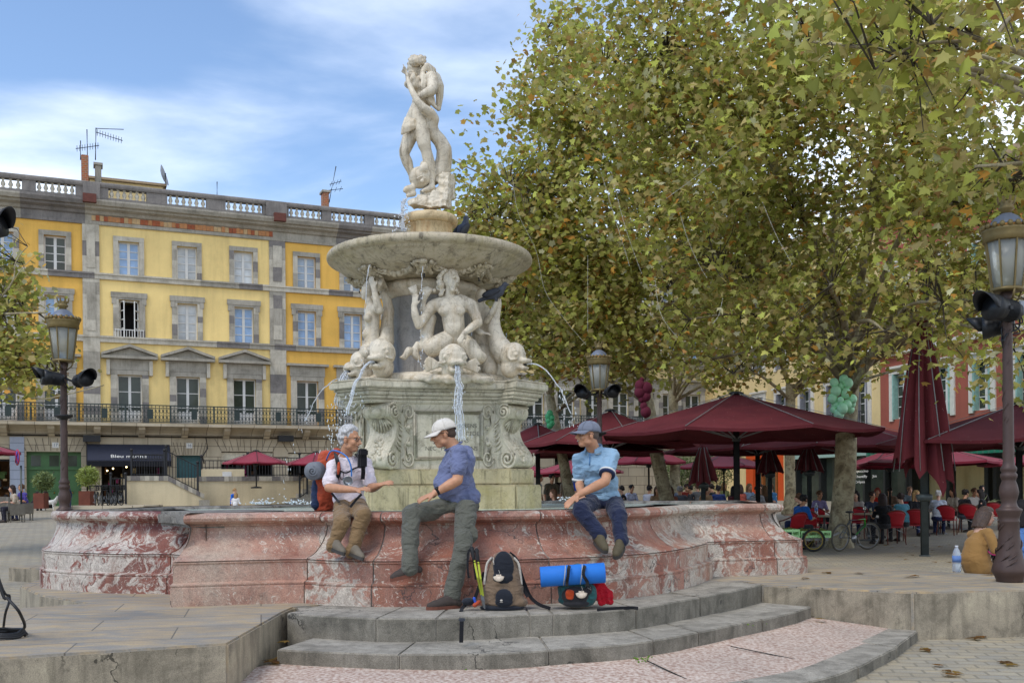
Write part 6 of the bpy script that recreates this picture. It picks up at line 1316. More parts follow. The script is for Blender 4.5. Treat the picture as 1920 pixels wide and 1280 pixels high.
# ---------------------------------------------------------------- lamp posts
m_lp = M('brown cast iron', '#4a3a34', .5, .2, var=.2, bump=.3, bscale=25); m_brass = M('aged brass', '#75653f', .45, .4, var=.3); m_zinc = M('zinc roof', '#6f7580', .5, .3, var=.15); m_copper = M('copper band', '#a0702f', .45, .4)
k = NT('milky lamp glass'); k.col((.52, .52, .46)); k.set(Roughness=.15, IOR=1.2); k.b.inputs['Transmission Weight'].default_value = .55; m_lglass = k.m
def lamp_post(lab, base, plate=True, s=1.0, rot=0):
    t = thing('street_lamp', lab, 'street lamp', base, 'brown cast iron street lamps'); Z = lambda z: z*s; c0 = Vector(base)
    mb = MB(); mb.lathe([(.133, 0), (.135, .02), (.15, .06), (.176, .10), (.178, .13), (.162, .19), (.138, .26), (.12, .36), (.106, .5), (.1, .635), (.105, .645), (.105, .66), (.1, .67), (.108, .71), (.13, .765), (.132, .785), (.1, .80), (.085, .82), (.074, .86), (.088, .91), (.1, .965), (.09, 1.03), (.07, 1.09), (.075, 1.11), (.085, 1.13), (.085, 1.16), (.068, 1.18), (.082, 1.2), (.082, 1.23), (.062, 1.26), (.057, 1.3), (.05, 2.6), (.048, 3.0), (.06, 3.02), (.06, 3.05), (.045, 3.07), (.07, 3.12)], c0, 24); 
    for i in range(60):
        z = .15+.5*random.random() if i < 20 else 1.3+1.6*random.random(); a = random.random()*6.28; r_ = np.interp(z, [.15, .26, .5, .66, 1.3, 3], [.174, .138, .106, .1, .056, .048]); mb.tube([c0+Vector((r_*math.cos(a+q*.25), r_*math.sin(a+q*.25), z+q*.03)) for q in range(4)], [.003, .008, .007, .002], 5)
    mb.build('post', m_lp, t)
    mb = MB(); mb.lathe([(.16, 3.13), (.17, 3.14), (.17, 3.16), (.155, 3.17)], c0, 24)
    for q in range(4): a = q*math.pi/2+rot; mb.tube([c0+Vector((.05*math.cos(a), .05*math.sin(a), 3.0)), c0+Vector((.13*math.cos(a), .13*math.sin(a), 3.06)), c0+Vector((.16*math.cos(a), .16*math.sin(a), 3.14))], .012, 6)
    for q in range(8): a = q*math.pi/4+rot; mb.bar(c0+Vector((.158*math.cos(a), .158*math.sin(a), 3.16)), c0+Vector((.222*math.cos(a), .222*math.sin(a), 3.67)), .016)
    mb.build('lantern_frame', m_brass, t)
    mb = MB(); mb.lathe([(.15, 3.17), (.215, 3.67)], c0, 8); mb.build('lantern_glass', m_lglass, t)
    mb = MB(); mb.lathe([(.03, 3.5), (.09, 3.55), (.11, 3.66), (.02, 3.67)], c0, 14); mb.build('reflector', m_zinc, t)
    mb = MB(); mb.lathe([(.222, 3.66), (.24, 3.67), (.235, 3.72), (.25, 3.77), (.255, 3.79), (.24, 3.8), (.2, 3.8)], c0, 32)
    for q in range(20): a = q*math.pi/10; mb.ell(c0+Vector((.245*math.cos(a), .245*math.sin(a), 3.82)), (.03, .03, .035), 7, 5)
    mb.build('crown_band', m_brass, t); mb = MB(); mb.lathe([(.215, 3.79), (.205, 3.83), (.2, 3.835)], c0, 32); mb.build('copper_band', m_copper, t)
    mb = MB(); mb.lathe([(.205, 3.83), (.17, 3.87), (.12, 3.93), (.075, 3.96), (.06, 3.97)], c0, 32); mb.build('roof', m_zinc, t)
    mb = MB(); mb.lathe([(.055, 3.965), (.055, 4.0), (.08, 4.02), (.08, 4.04), (.06, 4.06), (.085, 4.09), (.07, 4.1), (.02, 4.09)], c0, 20)
    for q in range(8): a = q*math.pi/4; mb.bar(c0+Vector((.08*math.cos(a), .08*math.sin(a), 4.08)), c0+Vector((.095*math.cos(a), .095*math.sin(a), 4.15)), .022, .01)
    mb.build('finial', m_brass, t)
    if plate:
        mb = MB(); mb.lathe([(.05, 2.2), (.06, 2.22), (.14, 2.26), (.145, 2.29), (.05, 2.29)], c0, 8); mb.build('collar', m_blackiron, t)
    return t
def floodlight(lab, pivot, d, s=1.0, lit=True, arm=None):
    t = thing('floodlight', lab, 'floodlight', pivot, 'black floodlights on the lamp posts'); d = Vector(d).normalized(); a, b = frame(d); m_b = M('black floodlight shell', '#191b1e', .45, var=.2)
    mb = MB(); mb.lathe([(.03*s, -.16*s), (.07*s, -.15*s), (.085*s, -.1*s), (.085*s, .0), (.095*s, .01*s), (.095*s, .04*s), (.105*s, .06*s), (.11*s, .12*s)], pivot, 20, d)
    vs = []; n = 20
    for q in range(n+1):
        an = -1.7+3.4*q/n; e = a*math.sin(an)*.11*s+b*math.cos(an)*.11*s*(1 if b.z > 0 else -1); ln = .14*s*math.cos(an*.75); vs += [pivot+d*.118*s+e, pivot+d*(.12*s+max(0.005, ln))+e*1.04, pivot+d*(.12*s+max(.005, ln))+e*.99, pivot+d*.118*s+e*.95]
    fs = []
    for q in range(n):
        for j in range(4): fs.append((q*4+j, q*4+(j+1) % 4, q*4+4+(j+1) % 4, q*4+4+j))
    mb.add(vs, fs, True)
    for q in range(9): mb.lathe([(.088*s, 0), (.092*s, .003*s), (.088*s, .006*s)], pivot+d*(-.1*s+q*.012*s), 16, d)
    mb.build('housing', m_b, t); mb = MB(); mb.lathe([(.09*s, .10*s), (.085*s, .113*s), (.01*s, .118*s)], pivot, 20, d); mb.build('lens', M('floodlight lens', '#8f9499', .25), t)
    if arm is not None: mb = MB(); mb.tube(crom([arm, arm.lerp(pivot, .5)+Vector((0, 0, -.04)), pivot-d*.02], 5), .018, 6); mb.bar(pivot+a*.1*s, pivot-a*.1*s, .03*s); mb.tube(crom([pivot-d*.15*s, pivot-d*.2*s-Vector((0, 0, .1)), arm-Vector((0, 0, .16)), arm-Vector((0, 0, .3))], 5), .008, 5); mb.build('bracket', m_b, t)
    return t
Lb = G(1893, 1090, 0); lamp_post('tall brown lamp post at the right edge, beside the seated woman in mustard', Lb, False)
floodlight('floodlight facing left on the right hand lamp post, upper one', P(1880, 580, 10.55), (-1, -.3, .12), 1.3, arm=P(1880, 585, 10.67)); floodlight('lower floodlight half behind the right hand lamp post', P(1868, 612, 10.85), (-.9, .5, -.05), 1.15, arm=P(1880, 600, 10.67)); 
t = thing('control_box', 'grey metal control box fixed behind the right hand lamp post', 'box', P(1912, 578, 10.7)); mb = MB(); mb.box(P(1915, 578, 10.7), (.14, .2, .13)); mb.build('case', M('galvanised grey', '#8b9096', .45, .5), t, bevel=.01); mb = MB(); mb.tube(crom([P(1912, 590, 10.7), P(1910, 615, 10.65), P(1890, 625, 10.62), P(1880, 640, 10.6)], 5), .01, 6); mb.build('cable', m_blackiron, t)
b = P(122, 1046, 15.75); b.z = gz(b.x, b.y)*.6; lp = lamp_post('brown lamp post on the left rising behind the basin rim', Vector((b.x, 15.75, .0)), True)
top = P(122, 708, 15.75); floodlight('floodlight turned left on the left hand lamp post', P(97, 709, 15.5), (-.75, -.6, .1), 1.15, arm=top); floodlight('floodlight turned right on the left hand lamp post', P(154, 712, 15.5), (.75, -.6, .1), 1.15, arm=top)
b = P(1125, 900, 20.2); lq = lamp_post('brown lamp post behind the hiker in the grey cap', Vector((b.x, 20.2, -.1)), True); mb = MB(); mb.lathe([(.34, -.5), (.34, -.12), (.3, -.1), (.1, -.1)], (b.x, 20.2, 0), 8); mb.build('plinth', sM, lq); top = P(1123, 735, 20.2)
floodlight('floodlight turned left on the lamp post behind the grey cap', P(1095, 737, 19.95), (-.4, -.9, .1), 1.2, arm=top); floodlight('floodlight turned right on the lamp post behind the grey cap', P(1145, 735, 19.95), (.25, -.95, .0), 1.2, arm=top)
floodlight('black floodlight head poking in at the left picture edge', P(-22, 428, 6.2), (.9, -.1, .25), .72)
t = thing('cable_coil', 'black cable coiled on the left stone slab', 'cable', G(15, 1190)); mb = MB(); c_ = G(8, 1192, .012); pts = []
for i in range(70): a = i*.33; r_ = .15-.0004*i; pts.append(c_+Vector((r_*math.cos(a), r_*.9*math.sin(a), .004+.012*(i//19)+.004*math.sin(i))))
pts += crom([pts[-1], G(42, 1180, .03), P(38, 1150, 6.9), P(15, 1122, 6.9), P(0, 1100, 6.9), P(-60, 900, 6.9), P(-90, 600, 6.7)], 6); mb.tube(pts, .011, 7); mb.build('cord', m_blackiron, t); mb = MB(); mb.tube(crom([G(6, 1180, .02), P(10, 1150, 6.95), P(18, 1118, 6.95), P(0, 1090, 6.9), P(-60, 880, 6.9)], 6), .009, 6); mb.build('cord', m_blackiron, t)
# ---------------------------------------------------------------- balloons
def cluster(name, lab, cat, items, mat, tie=True, col2=None):
    c0 = sum((i[0] for i in items), Vector())/len(items); t = thing(name, lab, cat, c0)
    for p, r_ in items: mb = MB(); mb.ell(p, (r_, r_, r_*1.1), 16, 12); mb.ell(p-Vector((0, 0, r_*1.1)), r_*.12, 6, 5); mb.build('balloon' if tie else 'pompom', mat, t)
    return t
k = NT('mint balloon'); k.col(hx('#b4efc0')); k.set(Roughness=.35); k.b.inputs['Subsurface Weight'].default_value = .0; m_mint = k.m
its = [(P(x, y, 23.2-dz), r_*1.44) for x, y, r_, dz in ((1582, 711, .075, .0), (1564, 717, .07, .05), (1590, 718, .08, .08), (1567, 733, .085, .1), (1586, 737, .08, .12), (1561, 747, .08, .06), (1576, 750, .055, .15), (1598, 748, .075, .05), (1588, 758, .075, .12), (1568, 758, .08, .0), (1579, 766, .09, .18), (1563, 768, .055, .04), (1594, 767, .07, -.05), (1573, 776, .085, .12), (1598, 758, .055, 0), (1577, 724, .06, .0))]
cluster('balloon_bunch', 'bunch of mint green balloons tied to the mottled tree trunk', 'balloons', its, m_mint)
cluster('pompom_string', 'string of maroon pompoms on the leaning tree trunk', 'decoration', [(P(x, y, 25.6), r_) for x, y, r_ in ((1204, 711, .06), (1200, 723, .14), (1212, 728, .16), (1200, 735, .15), (1211, 743, .13), (1203, 748, .09), (1208, 752, .05), (1207, 761, .1), (1212, 764, .05), (1211, 772, .14), (1215, 776, .07))], M('maroon pompom', '#5d1a2e', .9, bump=.6, bscale=40), False)
cluster('balloon_bunch', 'small dark green balloon bunch far off right of the fountain', 'balloons', [(P(1031+dx, 775+dy, 29.6), .1) for dx, dy in ((0, 0), (-3, 6), (3, 8), (-2, 13), (3, 18), (0, 22))], M('deep mint balloon', '#3f9c66', .4))
# ---------------------------------------------------------------- cafe chairs and tables
m_red2 = M('red woven plastic', '#a3121f', .5, var=.15, scale=20, bump=.4, bscale=160); m_rat = M('brown cane frame', '#6a3426', .5, var=.2); m_ttop = M('beige table top', '#a89a82', .5, var=.1)
def make_chair():
    t = thing('cafe_chair', 'x', 'chair', (0, 0, 0), 'red bistro chairs'); mb = MB()
    mb.prism([(-.22, -.2), (.22, -.2), (.24, .2), (-.24, .2)], .43, .46); mb.build('seat', m_red2, t, True, bevel=.01)
    mb = MB(); vs = []; n = 12; m = 6
    for i in range(m+1):
        for q in range(n+1): a = -1.15+2.3*q/n; f_ = i/m; w_ = .25+.03*f_; top_ = (.40-.02*abs(a)**2*4); vs.append(Vector((w_*math.sin(a), -.05-.17*math.cos(a)-.10*f_, .47+top_*f_)))
    fs = [(i*(n+1)+q, i*(n+1)+q+1, (i+1)*(n+1)+q+1, (i+1)*(n+1)+q) for i in range(m) for q in range(n)]; mb.add(vs, fs, True); o = mb.build('backrest', m_red2, t, True); sm = o.modifiers.new('th', 'SOLIDIFY'); sm.thickness = .018
    mb = MB(); top_ = [vs[m*(n+1)+q]+Vector((0, 0, .01)) for q in range(n+1)]; mb.tube([Vector((.25, .2, .66)), Vector((.28, .05, .68))]+top_[::-1]+[Vector((-.28, .05, .68)), Vector((-.25, .2, .66))], .016, 6); mb.build('arm_rail', m_rat, t, True)
    for sx in (-1, 1):
        mb = MB(); mb.tube([(.25*sx, .2, .66), (.22*sx, .19, .44), (.23*sx, .22, 0)], .014, 6); mb.build('leg', m_rat, t, True); mb = MB(); mb.tube([(.21*sx, -.17, .5), (.21*sx, -.19, .44), (.24*sx, -.28, 0)], .014, 6); mb.build('leg', m_rat, t, True)
    mb = MB(); mb.tube([(-.21, -.2, .3), (0, -.2, .4), (.21, -.2, .3)], .01, 6); mb.build('stretcher', M('chrome', '#9a9a9a', .3, 1), t, True); return t
chair0 = None
def chair(lab, p, rz):
    global chair0
    if chair0 is None: chair0 = make_chair(); c = chair0
    else: c = copy_tree(chair0)
    c.location = p; c.rotation_euler = (0, 0, rz); c['label'] = lab; return c
def gp(px, Y): v = P(px, 900, Y); return Vector((v.x, Y, gz(v.x, Y)))
for lab, px, Y, rz in (('red bistro chair just behind the right tip of the basin', 1486, 24.5, .5), ('red bistro chair left of the mottled trunk', 1516, 26, -.5), ('red bistro chair half hidden by the mottled trunk', 1540, 28, -.9), ('red bistro chair with the black clad woman, right of the bicycle', 1672, 25.6, .05), ('red bistro chair with the teal hooded person', 1712, 26.5, -.25), ('red bistro chair of the person in stripes, right of the grey pole', 1775, 29, -.6), ('red bistro chair of the man in black, right of the stripes', 1815, 30, -.6), ('red bistro chair behind the woman in mustard', 1858, 31, -.3), ('red bistro chair across the table behind the bicycle', 1607, 28, 2.6), ('red bistro chair in the second row behind the trunk', 1700, 32, 2.9)): chair(lab, gp(px, Y), rz)
table0 = None
def table(lab, p, s=1):
    global table0
    if table0 is None:
        t = thing('cafe_table', lab, 'table', (0, 0, 0), 'cafe tables'); mb = MB(); mb.lathe([(.38, .71), (.4, .72), (.4, .74), (.38, .75)], (0, 0, 0), 24); mb.build('table_top', m_ttop, t, True); mb = MB(); mb.tube([(0, 0, .03), (0, 0, .71)], .035, 8); mb.build('column', M('grey table leg', '#7c7f80', .4, .5), t, True); mb = MB(); mb.lathe([(.26, 0), (.25, .03), (.04, .05)], (0, 0, 0), 16); mb.build('base', M('grey table leg', '#7c7f80', .4, .5), t, True); table0 = t
    else: t = copy_tree(table0)
    t['label'] = lab; t.location = p
for lab, px, Y in (('round table with glasses behind the bicycle', 1628, 27), ('round table before the man in the blue shirt', 1545, 26), ('round table between the stripes and the yellow wall', 1800, 31.5), ('round table right of the grey pole', 1758, 29.5), ('round table by the centre parasol pole', 1405, 32), ('round table behind the leaning trunk', 1235, 34), ('round table at the far left of the terrace crowd', 1050, 36), ('round table among the back row at the centre', 1320, 37)): table(lab, gp(px, Y))
mg = NT('drink glass'); mg.col((.8, .85, .8)); mg.set(Roughness=.05); mg.b.inputs['Transmission Weight'].default_value = .8; m_dg = mg.m
for lab, px, Y, tall, col in (('wine glass on the table behind the bicycle', 1621, 26.8, 0, None), ('glass of pale drink on the table behind the bicycle', 1632, 26.8, 1, '#b8b06a')):
    p = gp(px, Y)+Vector((0, 0, .75)); t = thing('drinking_glass', lab, 'glass', p, 'glasses on the tables'); mb = MB(); mb.lathe([(.03, 0), (.008, .01), (.008, .08), (.035, .12), (.04, .16), (.034, .2)] if not tall else [(.03, 0), (.035, .16)], p, 14); mb.build('bowl', m_dg, t)
    if col: mb = MB(); mb.lathe([(.027, .005), (.031, .1)], p, 12); mb.build('drink', M('pale drink', col, .2), t)
def bottle(lab, p, h, r_, mat, capm):
    t = thing('water_bottle', lab, 'bottle', p); mb = MB(); mb.lathe([(r_*.9, 0), (r_, .02), (r_, h*.3), (r_*.93, h*.33), (r_, h*.36), (r_, h*.68), (r_*.6, h*.85), (r_*.35, h*.93), (r_*.35, h*.95)], p, 16); mb.build('body', mat, t); mb = MB(); mb.lathe([(r_*.4, h*.95), (r_*.4, h)], p, 12); mb.build('cap', capm, t); mb = MB(); mb.lathe([(r_*1.01, h*.38), (r_*1.01, h*.62)], p, 16); mb.build('paper_label', M('bottle label', '#5f7fb5'), t)
k = NT('clear plastic'); k.col((.75, .84, .93)); k.set(Roughness=.12); k.b.inputs['Transmission Weight'].default_value = .7; m_pet = k.m
bottle('clear plastic water bottle on the ground beside the woman in mustard', G(1794, 1072), .32, .05, m_pet, M('bottle cap', '#d5d8da')); p = gp(1530, 25.9)+Vector((0, 0, .75)); bottle('water bottle on the table of the man in the blue shirt', p, .33, .045, m_pet, M('bottle cap', '#d5d8da'))
# ---------------------------------------------------------------- bicycles
def make_bike(fm, steer=.0, basket=False, tyre='#2a2926'):
    t = thing('bicycle', 'x', 'bicycle', (0, 0, 0)); m_t = M('tyre '+tyre, tyre, .9); m_ch = M('bike metal', '#8d8f90', .35, .8); r_ = .33
    def wheel(cx, ang):
        mb = MB(); d = Vector((math.cos(ang), math.sin(ang), 0)); c = Vector((cx, 0, r_)); mb.tube([c+d*(r_-.02)*math.cos(a)+Vector((0, 0, (r_-.02)*math.sin(a))) for a in np.linspace(0, 6.283, 33)[:-1]], .022, 7, closed=True); w = mb.build('wheel', m_t, t, True); mb = MB(); mb.tube([c+d*(r_-.045)*math.cos(a)+Vector((0, 0, (r_-.045)*math.sin(a))) for a in np.linspace(0, 6.283, 33)[:-1]], .010, 6, closed=True)
        for q in range(18): a = q*math.pi/9; mb.tube([c, c+d*(r_-.05)*math.cos(a)+Vector((0, 0, (r_-.05)*math.sin(a)))], .0022, 3, cap=False)
        mb.ell(c, .03, 8, 6); mb.build('rim', m_ch, w, True)
    wheel(-.5, 0); wheel(.53, steer)
    bb = Vector((-.08, 0, .29)); st = Vector((-.22, 0, .72)); hd1 = Vector((.33, 0, .74)); hd0 = Vector((.37, 0, .58)); rw = Vector((-.5, 0, r_)); fw = Vector((.53, 0, r_))
    mb = MB(); mb.tube([bb, hd0], .022, 8); mb.tube([st, hd1], .02, 8); mb.tube([bb, st], .018, 8); mb.tube([hd0, hd1], .022, 8)
    for s_ in (-.05, .05): o = Vector((0, s_, 0)); mb.tube([bb, rw+o], .011, 6); mb.tube([st, rw+o], .010, 6)
    mb.build('frame', fm, t, True); mb = MB()
    for s_ in (-.05, .05): o = Vector((0, s_, 0)); mb.tube([hd0+o*.6, hd0+Vector((.07, 0, -.06))+o, fw+o], .013, 6)
    mb.build('fork', m_ch, t, True); mb = MB(); mb.tube([hd1, hd1+Vector((-.03, 0, .14)), hd1+Vector((.05, 0, .2))], .013, 6); mb.tube([hd1+Vector((-.02, -.3, .22)), hd1+Vector((.05, -.1, .2)), hd1+Vector((.05, .1, .2)), hd1+Vector((-.02, .3, .22))], .012, 6); mb.build('handlebar', m_blackiron, t, True)
    mb = MB(); mb.tube([st, st+Vector((-.05, 0, .17))], .013, 6); mb.ell(st+Vector((-.04, 0, .2)), (.14, .065, .03), 12, 6); mb.build('saddle', M('saddle black', '#151515', .5), t, True)
    mb = MB(); mb.lathe([(.09, -.01), (.09, .01)], bb+Vector((0, -.06, 0)), 18, (0, 1, 0)); mb.bar(bb+Vector((0, -.08, 0)), bb+Vector((.1, -.08, -.13)), .02); mb.bar(bb+Vector((0, .08, 0)), bb+Vector((-.1, .08, .13)), .02); mb.box(bb+Vector((.11, -.13, -.13)), (.09, .09, .02)); mb.box(bb+Vector((-.11, .13, .13)), (.09, .09, .02)); mb.bar(bb+Vector((0, -.06, .08)), rw+Vector((0, -.06, .03)), .008); mb.build('crankset', m_ch, t, True)
    if basket:
        mb = MB(); c = Vector((.58, 0, .85))
        for z in (-.11, 0, .11): mb.tube([c+Vector((.15*sx, .19*sy, z)) for sx, sy in ((-1, -1), (1, -1), (1, 1), (-1, 1))], .012, 5, closed=True)
        for q in range(8): mb.bar(c+Vector((-.15+.3*q/7, -.19, -.11)), c+Vector((-.15+.3*q/7, -.19, .11)), .008); mb.bar(c+Vector((-.15+.3*q/7, .19, -.11)), c+Vector((-.15+.3*q/7, .19, .11)), .008)
        mb.box(c-Vector((0, 0, .11)), (.3, .38, .01)); mb.build('basket', m_blackiron, t, True)
    return t
k = NT('green silver bike paint'); co = k.co('Object'); sp_ = k.g('ShaderNodeSeparateXYZ'); k.l.new(co, sp_.inputs[0]); k.col(k.ramp(sp_.outputs[0], [(.02, hx('#6d7072')), (.08, hx('#3fae3c'))])); k.set(Roughness=.3); m_gb = k.m
gb = make_bike(m_gb, -.35, tyre='#575246'); tag(gb, 'green and silver bicycle leaning on the mottled tree trunk', 'bicycle'); a_ = G(1596, 1030, -.47); gb.location = a_+Vector((-.06, -.3, 0)); gb.rotation_euler = (.12, 0, R(34))
bk = make_bike(M('dark bike paint', '#23262b', .4), .2, True); tag(bk, 'x', 'bicycle', 'bicycles parked at the left'); labs = ['black bicycle with a basket, leftmost in the row beside the planter', 'black basket bicycle second in the row by the planter', 'dark bicycle in the middle of the parked row', 'silver wheeled bicycle fourth in the parked row', 'dark bicycle at the right end of the parked row']
for i, lab in enumerate(labs):
    o = bk if i == 0 else copy_tree(bk); p = P(182+i*10, 900, 47.5); o.location = (p.x, p.y, .42); o.rotation_euler = (.06, 0, R(-75+5*i)); o['label'] = lab
mb = MB(); p = P(190, 900, 47.5); pz = thing('bicycle_stand', 'low stone plinth under the parked bicycles', 'plinth', (p.x, p.y, 0)); mb.box((p.x+.4, p.y, .1), (4.2, 2.6, .64)); mb.build('slab', m_ash, pz)
# trailer with crates
tp_ = G(1510, 1033, -.47); tr_ = thing('bicycle_trailer', 'small two wheeled bicycle trailer beside the mottled trunk', 'trailer', tp_); mb = MB(); c = tp_+Vector((-.05, .15, 0))
for y in (-.2, .2): mb.bar(c+Vector((-.4, y, .2)), c+Vector((.42, y, .2)), .03)
for x in (-.4, 0, .42): mb.bar(c+Vector((x, -.2, .2)), c+Vector((x, .2, .2)), .03)
mb.bar(c+Vector((.42, 0, .2)), c+Vector((.75, .2, .3)), .03); mb.build('chassis', M('bike metal', '#8d8f90', .35, .8), tr_)
for y in (-.3, .3):
    mb = MB(); q0 = c+Vector((.15, y, .2)); mb.tube([q0+Vector((.18*math.cos(a), 0, .18*math.sin(a))) for a in np.linspace(0, 6.283, 25)[:-1]], .022, 7, closed=True); w = mb.build('wheel', M('tyre #2a2926', '#2a2926', .9), tr_); mb = MB()
    mb.tube([q0+Vector((.155*math.cos(a), 0, .155*math.sin(a))) for a in np.linspace(0, 6.283, 25)[:-1]], .009, 6, closed=True)
    for q in range(10): a = q*math.pi/5; mb.tube([q0, q0+Vector((.15*math.cos(a), 0, .15*math.sin(a)))], .004, 4)
    mb.build('rim', M('yellow spokes', '#a08a3a', .4), w)
m_crate = M('pale green crate', '#b4e89c', .5, var=.08)
def crate(lab, c, sx, sy, h):
    t = thing('plastic_crate', lab, 'crate', c, 'pale green crates on the trailer'); mb = MB(); mb.box(c+Vector((0, 0, .01)), (sx, sy, .02))
    for s_ in (-1, 1):
        for z0, z1 in ((0, h*.35), (h*.7, h)): mb.box(c+Vector((s_*sx/2, 0, (z0+z1)/2)), (.015, sy, z1-z0)); mb.box(c+Vector((0, s_*sy/2, (z0+z1)/2)), (sx, .015, z1-z0))
        for i in range(5): mb.box(c+Vector((-sx/2+sx*i/4, s_*sy/2, h/2)), (.02, .014, h)); mb.box(c+Vector((s_*sx/2, -sy/2+sy*i/4, h/2)), (.014, .02, h))
    mb.build('shell', m_crate, t); m2 = MB()
    for i in range(40): m2.ell(c+Vector((random.uniform(-.4, .4)*sx, random.uniform(-.4, .4)*sy, h*.75+random.random()*.04)), random.uniform(.02, .035), 6, 4)
    m2.build('vegetables', M('vegetables', '#6f7436', .8, var=.6, scale=30), t)['kind'] = 'stuff'
crate('pale green crate at the left of the trailer', tp_+(Vector((-.35, .15, .235)))*1.35, .46, .42, .15); crate('pale green crate of vegetables at the right of the trailer', tp_+(Vector((.17, .15, .235)))*1.35, .5, .42, .12)
for o in (tr_, bpy.data.objects['plastic_crate'], bpy.data.objects['plastic_crate.001']): o.scale = (1.35,)*3
# ---------------------------------------------------------------- planters, sign, shrubs
def bush(c, r_, n, leaf, pal): 
    d = rng.normal(size=(n, 3)); d /= np.linalg.norm(d, axis=1)[:, None]; pos = np.array(c)+d*(rng.random((n, 1))**.4)*np.array(r_); return leaf_mesh('foliage', pos, leaf, np.array([(0, 0, 0), (.16, .4, .03), (0, 1, 0), (-.16, .4, .03)]), np.array([hx(x) for x in pal]), np.ones(len(pal))/len(pal), .2)
m_rust = M('rusted steel', '#6a3a2b', .85, var=.3, scale=3)
def planter(lab, px, Y, wpx, ytop, ybot, cpx, cpy, rpx, pal):
    s_ = Y/1850; p = P(px, ybot, Y); w = wpx*s_; h = (ybot-ytop)*s_; t = thing('planter', lab, 'planter', p, 'rusty planters with clipped trees'); mb = MB(); mb.box(p+Vector((0, 0, h/2)), (w, w, h)); mb.build('box', m_rust, t, bevel=.01); c_ = P(cpx, cpy, Y); mb = MB(); mb.tube([p+Vector((0, 0, h*.8)), c_], .03, 6)
    for i in range(8): mb.tube([c_-Vector((0, 0, .25)), c_+Vector((random.gauss(0, .3), random.gauss(0, .3), random.uniform(0, .5)))], .012, 4)
    mb.build('stem', m_twig, t); link('foliage', bush(c_, (rpx*s_, rpx*s_, rpx*s_), 1500, .17, pal), m_leaf, t)
planter('rusty steel planter with a clipped olive ball left of the lamp post', 77, 47, 20, 924, 953, 82, 901, 18, ('#5d6b4a', '#6f7d58', '#4c5a3c', '#83906a')); planter('rusty steel planter with a loose pale shrub right of the lamp post', 163, 48.5, 22, 920, 950, 165, 893, 20, ('#7f8a4c', '#93a060', '#6c783f', '#a0ab6c'))
for i, (lab, px, py, Y, r_) in enumerate((('grey green olive shrub left of the folded parasol', 1278, 885, 42, 1.0), ('grey green olive shrub right of the folded parasol', 1330, 885, 42, 1.1))):
    c_ = P(px, py, Y); t = thing('olive_shrub', lab, 'shrub', (c_.x, c_.y, 0)); mb = MB(); mb.tube([(c_.x, c_.y, 0), c_], .04, 6); mb.build('stem', m_twig, t); link('foliage', bush(c_, (r_, r_, r_*.8), 1600, .16, ('#5f6b4a', '#7a8660', '#8d9873', '#4e593c')), m_leaf, t)
for lab, px, Y in (('spiky pale plant behind the woman in mustard', 1835, 34), ('spiky plant right of the lamp post', 1908, 34)):
    c_ = gp(px, Y)+Vector((0, 0, .5)); t = thing('spiky_plant', lab, 'plant', c_-Vector((0, 0, .5))); mb = MB(); mb.lathe([(.2, -.5), (.26, 0), (.05, .0)], c_, 14); mb.build('pot', m_rust, t); mb = MB()
    for i in range(34): a = i*2.4; e = random.uniform(.2, 1.2); d = Vector((math.cos(a)*math.cos(e), math.sin(a)*math.cos(e), math.sin(e))); mb.tube([c_, c_+d*.4, c_+d*.75-Vector((0, 0, .08))], [.015, .02, .002], 4)
    mb.build('leaves', M('agave leaf', '#8c9468', .6), t)
sp_ = P(33, 857, 36); t = thing('road_sign', 'round blue and red no parking sign on a thin post, seen edge on', 'sign', (sp_.x+.05, 36, .2)); mb = MB(); mb.tube([(sp_.x+.12, 36, .2), (sp_.x+.12, 36, sp_.z-.3)], .035, 8); mb.build('post', M('sign post green', '#2c3a38', .5), t); dn = Vector((-.75, -.65, 0)); mb = MB(); mb.lathe([(.30, 0), (.30, .02)], sp_, 24, dn); mb.build('disc', M('sign red', '#a3243a', .4), t); mb = MB(); mb.lathe([(.24, .021), (.24, .024)], sp_, 24, dn); a_, b_ = frame(dn); mb.build('blue_face', M('sign blue', '#3d3f92', .4), t); mb = MB()
for s_ in (1, -1): mb.bar(sp_+dn.normalized()*.027+(a_+b_*s_)*.19, sp_+dn.normalized()*.027-(a_+b_*s_)*.19, .05, .006)
mb.build('red_bars', M('sign red', '#a3243a', .4), t)
def wicker(lab, p, rz):
    t = thing('wicker_chair', lab, 'chair', p, 'grey wicker armchairs on the left'); m_w = M('grey wicker', '#6b655a', .8, bump=.5, bscale=90); ca, sa = math.cos(rz), math.sin(rz); A = (Vector((ca, sa, 0)), Vector((-sa, ca, 0)), Vector((0, 0, 1))); X = lambda a, b, c_: p+A[0]*a+A[1]*b+A[2]*c_
    for nm, c_, sz in (('seat', (0, 0, .4), (.52, .52, .1)), ('backrest', (0, .26, .65), (.52, .06, .5)), ('armrest', (.27, 0, .45), (.05, .5, .4)), ('armrest', (-.27, 0, .45), (.05, .5, .4))): mb = MB(); mb.box(X(*c_), sz, A); mb.build(nm, m_w, t, bevel=.015)
    for sx in (-1, 1):
        for sy in (-1, 1): mb = MB(); mb.box(X(.24*sx, .22*sy, .18), (.04, .04, .36), A); mb.build('leg', m_w, t)
wp = []
for lab, px, Y, rz in (('grey wicker armchair of the woman shading her eyes', 30, 35, 2.2), ('grey wicker armchair of the man in purple, second of the pair', 46, 36.5, 2.2), ('grey wicker armchair cut by the left picture edge', 1, 36, 3.4)):
    v = P(px, 900, Y); q = Vector((v.x, Y, gz(v.x, Y))); wp.append(q); wicker(lab, q, rz)
